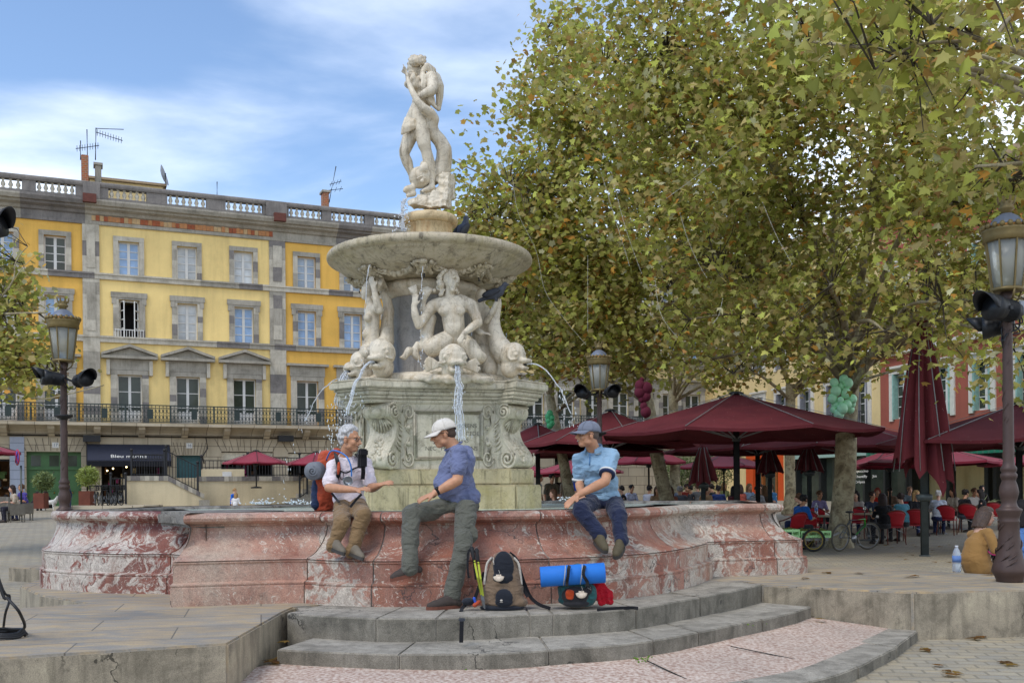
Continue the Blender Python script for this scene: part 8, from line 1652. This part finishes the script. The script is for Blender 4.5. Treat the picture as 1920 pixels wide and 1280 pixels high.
bp = thing('rucksack', 'brown and black daypack standing on the step with a scallop shell on its front', 'rucksack', G(948, 1140)); Y = 8.55; T = lambda px, py, d=0: P(px, py, Y+d)
m_tau = cloth('taupe nylon', '#75624f', ws=.5); m_cha = cloth('charcoal nylon', '#22252c', ws=.3); m_lg = cloth('light grey nylon', '#b3aca0', ws=.3); su = Y/1850
mb = MB()
for py in np.linspace(1044, 1128, 16): hw = np.interp(py, [1042, 1050, 1070, 1090, 1110, 1128], [17, 25, 31, 36, 41, 40]); mb.ell(T(944, py, .03), (hw*su, np.interp(py, [1042, 1070, 1128], [.07, .105, .12]), .05), 16, 10)
mb.ell(T(968, 1128, .02), (24*su, .09, .055)); mb.blob('main_bag', m_tau, bp, .009, 4, wrinkle=.01)
mb = MB(); mb.ell(T(944, 1062, -.042), (20*su, .04, 30*su), 16, 10); mb.ell(T(943, 1082, -.05), (20*su, .035, 14*su), 14, 8); mb.blob('front_panel', m_cha, bp, .008, 3); mb = MB(); mb.ell(T(945, 1120, -.085), (17*su, .03, 17*su), 14, 8); mb.ell(T(945, 1128, -.08), (17*su, .032, 10*su), 14, 8); mb.blob('front_pocket', m_cha, bp, .007, 3)
mb = MB(); mb.ell(T(942, 1138, .01), (44*su, .11, .035), 16, 8); mb.blob('base_patch', m_cha, bp, .009, 2); mb = MB()
for sx, x0, x1 in ((-1, 923, 908), (1, 962, 978)): pts = crom([T(x0, 1044, .0), T((x0+x1)/2+sx*2, 1056, .0), T(x1-sx*2, 1078, .0), T(x1, 1095, .0)], 5); mb = MB(); mb.tube(pts, [.012]*len(pts), 6); mb.build('side_trim', m_lg, bp)
mb = MB()
for pl in ([(955, 1036, .06), (968, 1048, .07), (977, 1075, .08), (986, 1100, .08), (996, 1120, .05), (1012, 1133, .02), (1032, 1140, .0)], [(975, 1085, .05), (984, 1108, .02), (990, 1118, .0)], [(908, 1072, .05), (898, 1100, .03), (888, 1128, .0)], [(878, 1128, .0), (868, 1138, -.05), (864, 1146, -.12)]): pts = crom([T(*q) for q in pl], 5); [mb.bar(p, q, .03, .008, Vector((0, -1, 0))) for p, q in zip(pts, pts[1:])]
e0 = G(866, 1167); mb.bar(Vector((e0.x, e0.y+.1, .012)), Vector((e0.x, e0.y-.015, .012)), .03, .006); mb.bar(Vector((e0.x, e0.y-.02, .01)), Vector((e0.x-.005, e0.y-.03, -.15)), .032, .006, Vector((0, -1, 0))); mb.build('straps', m_blk, bp); mb = MB(); mb.box(Vector((e0.x, e0.y+.03, .022)), (.05, .06, .02)); mb.build('buckle', M('buckle grey', '#3a3d44', .4), bp, bevel=.005)
mb = MB(); mb.ell(T(878, 1127, -.02), (.06, .05, .035)); mb.blob('hip_pad', m_cha, bp, .008, 2); scallop(bp, T(935, 1084, -.10), 11.5*su*1.0, (0, -1, .2), (0, 0, 1)); mb = MB(); mb.chain([(T(890, 1134, -.07), .02), (T(898, 1128, -.05), .018)]); mb.blob('orange_pouch', m_orr, bp, .006, 1); mb = MB(); mb.chain([(T(889, 1121, -.06), .014), (T(892, 1131, -.06), .012)]); mb.blob('blue_clip', M('clip blue', '#2a4fae', .4), bp, .006, 1)
mb = MB(); mb.tube([T(924.5, 1044, -.085), T(925, 1052, -.09), T(926, 1058, -.09)], .005, 5); mb.ell(T(940, 1125, -.118), (.012, .003, .009)); put_text('~', .05, T(940, 1128, -.12), Vector((1, 0, 0)), Vector((0, 0, 1)), m_lg, 'emblem_stroke', bp, .001); mb.build('white_emblem', m_lg, bp)
for i, (x0, y0, x1, y1) in enumerate(((884, 1025, 907, 1138), (893, 1028, 909, 1140))):
    t = thing('trekking_pole', ('trekking pole with black grip leaning on the daypack, left one of the pair', 'trekking pole leaning on the daypack, nearer to the bag')[i], 'trekking pole', G(908, 1142), 'trekking poles'); a = P(x1, y1, 8.42); a.z = max(a.z, .005); b_ = P(x0, y0, 8.62); L3 = lambda q: a.lerp(b_, q); mb = MB(); mb.tube([a, L3(.04)], .006, 6); mb.tube([L3(.03), L3(.2)], .008, 8); mb.build('tip', M('bike metal', '#8d8f90', .35, .8), t); mb = MB(); mb.tube([L3(.2), L3(.78)], .0095, 8); mb.build('shaft', M('lime pole', '#a9b23c', .4), t); mb = MB(); mb.tube([L3(.74), L3(.78)], .013, 8); mb.tube([L3(.78), L3(.85), L3(.93), L3(.97), L3(1.0)], [.015, .017, .016, .021, .014], 10); mb.build('grip', M('black grip', '#1a1a1b', .7), t); mb = MB(); pts = crom([L3(.97), P(x0-6, y0+10, 8.6), P(x0-7+i*4, y0+40, 8.58), P(x0-5+i*4, y0+58, 8.58)], 4); [mb.bar(p, q, .018, .004, Vector((0, -1, 0))) for p, q in zip(pts, pts[1:])]; mb.build('wrist_strap', m_blk, t)
b2 = thing('rucksack', 'small teal rucksack lying on the step under the blue roll, shell on its front', 'rucksack', G(1082, 1140)); Y = 8.62; T = lambda px, py, d=0: P(px, py, Y+d); su = Y/1850; m_teal = cloth('teal nylon', '#2f5a5a', ws=.5); m_dkg = cloth('dark grey nylon', '#2b2a2c', ws=.3)
mb = MB(); mb.ell(T(1081, 1112, .02), (37*su, .13, 25*su), 16, 10); mb.ell(T(1081, 1122, .02), (36*su, .13, 17*su), 16, 10); mb.ell(T(1060, 1110, .02), (16*su, .12, 22*su)); mb.ell(T(1105, 1112, .02), (16*su, .12, 22*su)); mb.ell(T(1083, 1066, .05), (15*su, .07, 12*su)); mb.blob('main_bag', m_teal, b2, .009, 3, wrinkle=.015)
mb = MB(); mb.ell(T(1078, 1116, -.085), (26*su, .045, 18*su), 14, 8); mb.ell(T(1080, 1131, -.07), (26*su, .06, 7*su), 14, 8); mb.ell(T(1103, 1106, -.08), (8*su, .03, 9*su)); mb.blob('front_mesh', m_dkg, b2, .008, 2); mb = MB(); mb.ell(T(1069, 1115, -.12), (11*su, .022, 11*su)); mb.blob('orange_cloth', cloth('rust cloth', '#a8401f', ws=.5), b2, .007, 1, wrinkle=.015)
scallop(b2, T(1090, 1115, -.135), 12*su, (0, -1, .15), (0, 0, 1)); mb = MB()
for x0, x1 in ((1066, 1063), (1095, 1101)): pts = [P(x0+2, 1060, 8.46), P(x0, 1066, 8.41), P(x0-1, 1078, 8.385), P(x1, 1090, 8.41), P(x1, 1098, 8.5)]; pts = crom(pts, 4); mb = MB(); [mb.bar(p, q, .028, .006, Vector((0, -1, 0))) for p, q in zip(pts, pts[1:])]; mb.build('strap', m_blk, b2)
mb = MB(); pts = crom([Vector((P(1118, 1136, 8.5).x, 8.42, .01)), Vector((P(1150, 1136, 8.4).x, 8.5, .012)), Vector((P(1185, 1135, 8.5).x, 8.55, .012)), Vector((P(1196, 1138, 8.5).x, 8.5, .012))], 5); [mb.bar(p, q, .008, .028) for p, q in zip(pts, pts[1:])]; mb.build('loose_strap', m_blk, b2); mb = MB(); mb.tube([T(1104, 1104, -.108), T(1107, 1100, -.108)], .005, 4); mb.tube([T(1102, 1101, -.108), T(1108, 1105, -.108)], .004, 4); mb.build('white_emblem', m_lg, b2)
rl = thing('sleeping_mat', 'bright blue rolled sleeping mat strapped across the teal rucksack', 'sleeping mat', P(1073, 1077, 8.52)); a = P(1013, 1081, 8.53); b_ = P(1134, 1073, 8.53); Lr = (b_-a).length; mb = MB(); mb.lathe([(.02, .004), (.084, 0), (.088, .004), (.088, Lr-.004), (.084, Lr), (.02, Lr-.004)], a, 32, b_-a); mb.build('roll', M('blue foam', '#1f6fc4', .7, var=.06, bump=.1), rl); mb = MB()
for q in (.37, .63): mb.lathe([(.089, -.004), (.090, 0), (.089, .004)], a.lerp(b_, q), 32, (b_-a)+Vector((0, 0, -.1)))
mb.build('white_cord', m_str, rl)
jk = thing('red_jacket', 'crumpled red jacket tucked beside the teal rucksack', 'jacket', G(1130, 1140)); mb = MB()
for q in range(6): mb.chain([(T(1112+q*4, 1090+q, .02-.01*(q % 2)), .028), (T(1118+q*5, 1112, -.01+.02*(q % 2)), .03), (T(1126+q*4, 1132-q*.6, -.02+.02*(q % 2)), .022)])
mb.blob('cloth', cloth('red fleece', '#a3101f', ws=.6), jk, .008, 2, wrinkle=.025)
# ---------------------------------------------------------------- the crowd
def figure(nm, seated=True, long=False, lean=.1, arms='table'):
    """a person facing +y, base at the floor; every copy gets its own clothes"""
    t = thing(nm, 'x', 'person', (0, 0, 0)); V = Vector; z0 = .52 if seated else .95; body = MB(); ln = V((0, lean, 0))
    hp = V((0, 0, z0)); chs = hp+V((0, 0, .34))+ln*.7; nk = hp+V((0, 0, .52))+ln; hc = nk+V((0, .04, .17))+ln*.3; f, s, u = axes((0, 1, -.08)); head_shapes(body, hc, f, s, u, 1.0, False)
    for q in (-1, 1): body.ell(hc+V((.078*q, -.005, -.01)), (.012, .02, .032), 7, 5)
    body.chain([(nk-V((0, 0, .03)), .058), (hc-V((0, .02, .07)), .054)]); body.chain([(hp, .1), (chs, .1), (nk-V((0, 0, .06)), .06)]); sh = [nk+V((.17*q, 0, -.06)) for q in (-1, 1)]; el, wr = [], []
    for q, p in zip((-1, 1), sh):
        e = p+V((.07*q, .06, -.27)) if arms == 'table' else p+V((.06*q, .0, -.28)); w = (p+V((-.02*q, .3, -.24))) if arms == 'table' else e+V((.0, .08, -.24)); el.append(e); wr.append(w); arm_hand(body, p, e, w, V((-.4*q, .8, -.1)) if arms == 'table' else V((0, .1, -1)), V((0, 0, 1)) if arms == 'table' else V((q, 0, 0)), curl=.4, thumb=q)
    legs = []
    for q in (-1, 1):
        h = hp+V((.09*q, 0, -.02)); k_ = V((.12*q, .43, .50)) if seated else V((.1*q, .02, .5)); a = V((.12*q, .40, .1)) if seated else V((.1*q, -.02, .1)); legs.append((h, k_, a)); body.chain([(h, .07), (k_, .05), (a, .035)])
    body.blob('body', SK[1], t, .016, 3, True); mb = MB(); mb.ell(chs, (.175, .115, .17)); mb.ell(hp+V((0, 0, .16)), (.16, .125, .17)); mb.ell(hp+V((0, 0, .05)), (.165, .135, .1)); mb.chain([(sh[0], .066), (nk-V((0, 0, .05)), .07), (sh[1], .066)])
    for p, e in zip(sh, el): mb.chain([(p, .066), (p.lerp(e, .9), .056)])
    mb.blob('shirt', m_wsh, t, .016, 3, True, wrinkle=.012); trousers(t, MC['navy trousers'], hp-V((0, 0, .01)), legs, (.09, .075, .06, .055), .016, .01, local=True)
    mb = MB(); mb.ell(hc+V((0, -.02, .035)), (.082, .1, .095)); rn = random.Random(len(nm)+int(long))
    for i in range(50):
        d = V((rn.gauss(0, 1), rn.gauss(-.3, .8), rn.gauss(.4, .7))).normalized(); mb.ell(hc+V((d.x*.085, -.02+d.y*.1, .035+d.z*.098)), rn.uniform(.02, .03), 6, 4)
    if long:
        for i in range(9): a = -1.7+3.4*i/8; p = hc+V((.085*math.sin(a), -.02-.085*math.cos(a)*.9, .03)); mb.chain([(p, .035), (p+V((0, -.02, -.12)), .035), (p+V((.01*math.sin(a), -.02, -.24)), .022)])
    mb.blob('hair', M('hair #2a1f19', '#2a1f19', .7, bump=.6, bscale=120), t, .014, 1, True)
    for h, k_, a in legs: shoe(t, a, V((a.x, a.y-.05, .0)), V((a.x, a.y+.21, .0)), m_shoe2, m_sole, local=True, vox=.014, up=V((0, 0, 1)))
    return t
TPL = {}
def person(lab, p, face, kind='S', hair='#2a1f19', shirt='#26282d', legs='#262d4c', skin=1, sc_=1.0, grp='people at the cafe terrace'):
    key = kind
    if key not in TPL: TPL[key] = o = figure('person', kind[0] in 'S', 'l' in kind, .22 if 'f' in kind else .08, 'table' if kind[0] == 'S' else 'down')
    else: o = copy_tree(TPL[key])
    o.location = p; o.rotation_euler = (0, 0, R(face)); o.scale = (sc_,)*3; tag(o, lab, 'person', grp)
    mm = {'shirt': cloth('cloth '+shirt, shirt, ws=.4), 'trousers': cloth('cloth '+legs, legs, ws=.4), 'hair': M('hair '+hair, hair, .7, bump=.6, bscale=120), 'body': SK[skin]}
    for ch_ in o.children:
        n = ch_.name.split('.')[0]
        if n in mm: ch_.material_slots[0].link = 'OBJECT'; ch_.material_slots[0].material = mm[n]
    return o
B, D, Br, Gy = '#1d1613', '#2f221a', '#5a3f2a', '#8d8985'
# (px, Y, facing degrees from +y, kind, hair, shirt, label); 180 faces the viewer
for px, Y, fc, kd, hr, st, lab in (
 (1005, 34, 250, 'T', Br, '#8a8f92', 'man in grey top standing behind the spray right of the fountain'), (1032, 33, 200, 'T', B, '#5d5646', 'man in a patterned brown shirt standing left of the leaning thin trunk'), (1044, 30, 120, 'Sl', Br, '#1f2126', 'seated woman in black left of the thin trunk, looking up'), (1062, 34, 60, 'Tl', '#6d4a2c', '#8a7a66', 'long haired woman in beige partly behind the thin trunk'), (1079, 36, 180, 'T', '#b08a55', '#1f47b0', 'blond person in bright blue behind the polo shirt'),
 (1172, 36, 90, 'S', B, '#17181b', 'dark haired head in black at the polo shirt elbow'), (1181, 38, 200, 'S', B, '#b9c0d6', 'curly haired person in pale lilac right of the polo shirt'), (1214, 36, -40, 'S', B, '#c4c4cc', 'man in white leaning forward by the leaning tree'), (1232, 34, 175, 'Sl', Br, '#a5886a', 'woman facing the viewer right of the leaning trunk'), (1246, 37, 30, 'Sl', '#4d4648', '#3d3f48', 'grey dark long hair seen from behind near the twin trunks'), (1257, 33, 165, 'Sl', Br, '#8f5a4a', 'young face low over the rim near the twin trunks'), (1266, 38, 240, 'S', '#b39a72', '#7d8598', 'person in a straw coloured hat near the twin trunks'), (1277, 34, 10, 'S', Gy, '#5a5d66', 'grey cap seen from behind left of the folded parasol'), (1285, 39, 190, 'S', D, '#8c3b34', 'person in dull red by the folded parasol'), (1300, 36, 100, 'S', B, '#2b2d33', 'dark man in profile under the folded parasol'), (1309, 39, 0, 'S', Br, '#6d6f72', 'brown haired back right of the folded parasol'), (1326, 34, 20, 'S', D, '#a98a68', 'cropped head low over the rim at the centre'), (1329, 40, 200, 'S', '#c0a184', '#b08468', 'bald man in salmon at the centre back'), (1340, 38, 60, 'S', B, '#23252b', 'black haired man in black at the centre back'), (1347, 35, -10, 'S', B, '#2c3c70', 'man in navy blue seen from behind at the centre'), (1355, 41, 190, 'Sl', '#a3814f', '#9aa06a', 'fair woman in olive standing out behind the man in navy'), (1371, 33, -60, 'Sl', B, '#5f2b2d', 'dark haired woman in profile left of the centre pole'), (1392, 36, 30, 'Sl', '#42302a', '#b5584a', 'woman in coral right of the centre pole'), (1401, 38, 200, 'Sl', '#7a5a3c', '#7d93ad', 'woman in pale blue with brown hair right of the centre pole'), (1417, 33, 190, 'S', D, '#b4b6bb', 'bearded man in white resting his chin on his hand'), (1428, 36, 150, 'Sl', '#3a2a20', '#6f5b4c', 'long brown hair behind the man in white'), (1437, 33, 10, 'Sl', '#7a5d40', '#54463c', 'long light brown hair seen from behind near the basin tip'), (1450, 37, 120, 'S', Br, '#4e86b5', 'person with a light blue hood before the orange shop'),
 (1492, 24.6, -55, 'Sf', B, '#1f5fae', 'man in a bright blue shirt leaning over the table at the basin tip'), (1506, 27, 60, 'S', Br, '#1d1f22', 'man in black facing the bright blue shirt'), (1533, 30, 190, 'S', Br, '#8a7fa6', 'person in a lilac print left of the mottled trunk'), (1590, 29, 215, 'T', Gy, '#1b1c20', 'grey haired man in a dark suit standing right of the mottled trunk'), (1606, 29, 150, 'Sl', B, '#b9b1aa', 'woman in cream sitting before the standing suit'), (1631, 28.4, 190, 'S', D, '#262c3c', 'man in glasses and navy T shirt facing the viewer at the near table'), (1645, 33, 160, 'Sl', '#8a3a2a', '#c2301f', 'red haired person in bright red at the back'), (1658, 25.4, 5, 'Sl', '#2b1d1a', '#131316', 'woman in black seen from behind on a red chair at the near table'), (1694, 26.3, 15, 'S', '#33231c', '#4a7f8d', 'person in a teal hooded top on a red chair'), (1713, 29, 190, 'Sl', '#b08d5c', '#1c1c20', 'fair haired woman in black left of the grey pole'), (1703, 35, 180, 'S', Br, '#5d6a72', 'small face between the teal hood and the grey pole'), (1668, 34, 160, 'S', D, '#74604e', 'head in the back row above the woman in black'), (1757, 29, -30, 'Sf', '#cfc6bb', '#b9bcc2', 'person in striped pale top bent over the table right of the pole'), (1791, 32, 110, 'Sl', '#2c1c18', '#d0c4b4', 'woman in cream before the yellow wall'), (1804, 30, -70, 'S', B, '#17181c', 'man in a black T shirt with his back to the yellow wall'), (1822, 32, 190, 'S', Br, '#cdc8c0', 'young man in white facing the viewer by the yellow wall'), (1846, 30, 60, 'Sl', B, '#121316', 'dark haired woman in black reaching over the table at the right'), (1838, 36, 180, 'S', B, '#26211d', 'dark figure under the wall lamp')):
    v = gp(px, Y); person(lab, v, fc, kd, hr, st, random.choice(('#262d4c', '#3b3f47', '#2a2a2d')), 0 if fc % 3 else 1, .98 if px > 1460 else 1.06)
# left: couple on wicker chairs, family at the green door, children at the rim
person('woman in beige shading her eyes with her hands, on a wicker chair', wp[0]+Vector((0, 0, .0)), 130, 'Sl', '#2a1a16', '#b3a48f', '#23222c', 1, .98, 'people on the left of the square'); person('man in purple drinking behind the woman in beige', wp[1], 150, 'S', Br, '#4a3f86', '#262d4c', 0, 1, 'people on the left of the square')
def lp_(px, Y, z=None): v = P(px, 900, Y); return Vector((v.x, Y, gz(v.x, Y) if z is None else z))
person('crouching person in black left of the planter', lp_(62, 49, -.1), 250, 'Sf', B, '#191a1f', '#1d1f26', 1, .92, 'people on the left of the square'); person('woman in black crouching beside the white dog', lp_(96, 49, -.1), 90, 'Sf', '#2c1f1a', '#15161b', '#15161b', 0, .95, 'people on the left of the square'); person('fair haired boy in navy standing right of the lamp post', lp_(131, 46), 120, 'T', '#b0864f', '#1f2740', '#26304f', 1, .78, 'people on the left of the square')
person('small boy in bright blue beyond the basin rim', lp_(436, 34), 250, 'T', '#a98352', '#1f63c8', '#262d4c', 1, .66, 'children beyond the basin'); person('small girl in white with light brown hair beyond the basin rim', lp_(441, 33), 0, 'Tl', '#9c7a4e', '#d8d4cf', '#d8d4cf', 1, .58, 'children beyond the basin')
p = lp_(91, 48.6); dg = thing('dog', 'white dog standing by the crouching woman at the green door', 'dog', p); mb = MB(); mb.chain([(p+Vector((-.22, 0, .42)), .12), (p+Vector((.05, 0, .40)), .11), (p+Vector((.28, 0, .42)), .13)]); mb.chain([(p+Vector((.32, 0, .48)), .09), (p+Vector((.44, 0, .62)), .085)]); mb.chain([(p+Vector((.46, 0, .64)), .085), (p+Vector((.58, 0, .60)), .04)])
for q in (-.07, .07): mb.chain([(p+Vector((.26, q, .34)), .055), (p+Vector((.25, q, .18)), .035), (p+Vector((.28, q, .03)), .035)]); mb.chain([(p+Vector((-.22, q, .36)), .075), (p+Vector((-.16, q, .24)), .04), (p+Vector((-.27, q, .15)), .03), (p+Vector((-.24, q, .03)), .035)]); mb.chain([(p+Vector((.44, q, .70)), .03), (p+Vector((.42, q*1.3, .62)), .02)])
mb.chain([(p+Vector((-.33, 0, .46)), .035), (p+Vector((-.45, 0, .58)), .02)]); mb.blob('body', M('white fur', '#c9c5bd', .9, bump=.5, bscale=80), dg, .016, 2)
# the two women sitting on the platform edge at the right
w1 = thing('person', 'woman in a mustard dress with brown shoulder length hair, seen from behind by the lamp', 'person', G(1835, 1076)); f, s, u = axes((.92, .30, -.22)); hc = P(1849, 967, 12.25); body = MB(); head_shapes(body, hc, f, s, u, 1.0); nb_ = P(1838, 992, 12.2); ch = P(1832, 1018, 12.2); pv = P(1834, 1062, 12.2); shN = P(1853, 998, 12.1); shF = P(1822, 1002, 12.35)
body.chain([(pv, .1), (ch, .1), (nb_, .055), (hc-u*.05-f*.02, .05)]); elN = P(1864, 1033, 12.05); wrN = P(1876, 1008, 12.3); body.chain([(shN, .045), (nb_, .05), (shF, .045)]); arm_hand(body, shN, elN, wrN, Vector((.5, .3, .8)), Vector((.6, -.6, 0)), (.048, .04, .038, .028), .5, 1, .17); body.blob('body', SK[1], w1, .008, 3); face_bits(w1, hc, f, s, u)
m_mu = cloth('mustard jersey', '#9c7644', var=.08, wr=5, ws=.3); mb = MB(); mb.chain([(P(1837, 1006, 12.2), .095), (P(1830, 1024, 12.2), .145), (P(1829, 1048, 12.2), .18), (P(1833, 1062, 12.2), .175)]); mb.chain([(shN, .062), (nb_-Vector((0, 0, .05)), .07), (shF, .062)]); mb.chain([(shN, .064), (shN.lerp(elN, .5)-Vector((0, .03, 0)), .064), (elN-Vector((0, .03, 0)), .056), (elN.lerp(wrN, .5), .045)]); mb.chain([(P(1845, 1066, 12.2), .12), (P(1880, 1068, 12.5), .1)]); mb.blob('dress', m_mu, w1, .009, 6, wrinkle=.004, wscale=5)
mb = MB(); X = lambda a, b, d: hc+f*a+s*b+u*d; mb.ell(X(-.03, 0, .035), (.08, .086, .09), 14, 10, (s, f, u)); mb.ell(X(.01, 0, .075), (.066, .075, .05), 12, 8, (s, f, u))
for i in range(22):
    a = -1.45+2.9*i/21; q = X(-.02-.088*math.cos(a), .086*math.sin(a), .03)
    if q.dot(f)-hc.dot(f) > .05: continue
    mb.chain([(q, .028), (q-u*.10-f*.012+Vector((random.gauss(0, .006), 0, 0)), .03), (q-u*.185-f*.03+Vector((random.gauss(0, .012), random.gauss(0, .01), 0)), .014)])
k = NT('brown straight hair'); co = k.co('Object', scale=(1, 1, .2)); n_ = k.noise(co, 120, 4, .7); k.col(k.ramp(n_, [(.3, hx('#2a1d17')), (.6, hx('#5a4332'))])); k.set(Roughness=.5); k.bump(n_, .8, .006); mb.blob('hair', k.m, w1, .008, 1)
mb = MB(); mb.chain([(P(1866, 1043, 12.1), .05), (P(1878, 1040, 12.2), .05)]); bg_ = thing('handbag', 'black handbag with a pink strap in the lap of the woman in mustard', 'bag', P(1870, 1045, 12.1)); mb.blob('body', m_blk, bg_, .009, 2); mb = MB(); mb.tube(crom([P(1852, 1032, 12.0), P(1860, 1039, 11.98), P(1872, 1040, 12.0)], 5), .008, 6); mb.build('strap', M('pink strap', '#a8205f'), bg_)
w2 = thing('person', 'woman in a light blue denim shirt with black hair, cut by the right edge', 'person', G(1925, 1082)); hc = P(1916, 955, 12.1); f, s, u = axes((.3, .95, -.05)); body = MB(); head_shapes(body, hc, f, s, u); nb_ = P(1920, 985, 12.1); pv = P(1924, 1058, 12.1); body.chain([(pv, .1), (nb_, .06), (hc-u*.05, .05)]); body.blob('body', SK[1], w2, .01, 2); mb = MB(); mb.chain([(P(1922, 992, 12.1), .13), (P(1922, 1020, 12.1), .16), (P(1924, 1060, 12.1), .17)]); mb.chain([(P(1906, 990, 12.1), .06), (P(1903, 1030, 12.0), .055)]); mb.blob('denim_shirt', cloth('light denim', '#5f83b8', ws=.7), w2, .01, 3, wrinkle=.012)
mb = MB(); mb.ell(hc+u*.03-f*.02, (.088, .1, .1), 12, 8); [mb.chain([(hc+s*(.08*math.sin(a))-f*(.07*math.cos(a)), .035), (hc+s*(.09*math.sin(a))-f*(.09*math.cos(a))-u*.2, .025)]) for a in np.linspace(-1.5, 1.5, 9)]; mb.blob('hair', M('hair '+B, B, .6, bump=.6, bscale=120), w2, .01, 1); mb = MB(); mb.chain([(P(1924, 1066, 12.2), .1), (P(1945, 1066, 12.5), .08), (P(1945, 1100, 12.7), .06)]); mb.blob('trousers', MC['navy trousers'], w2, .012, 2)
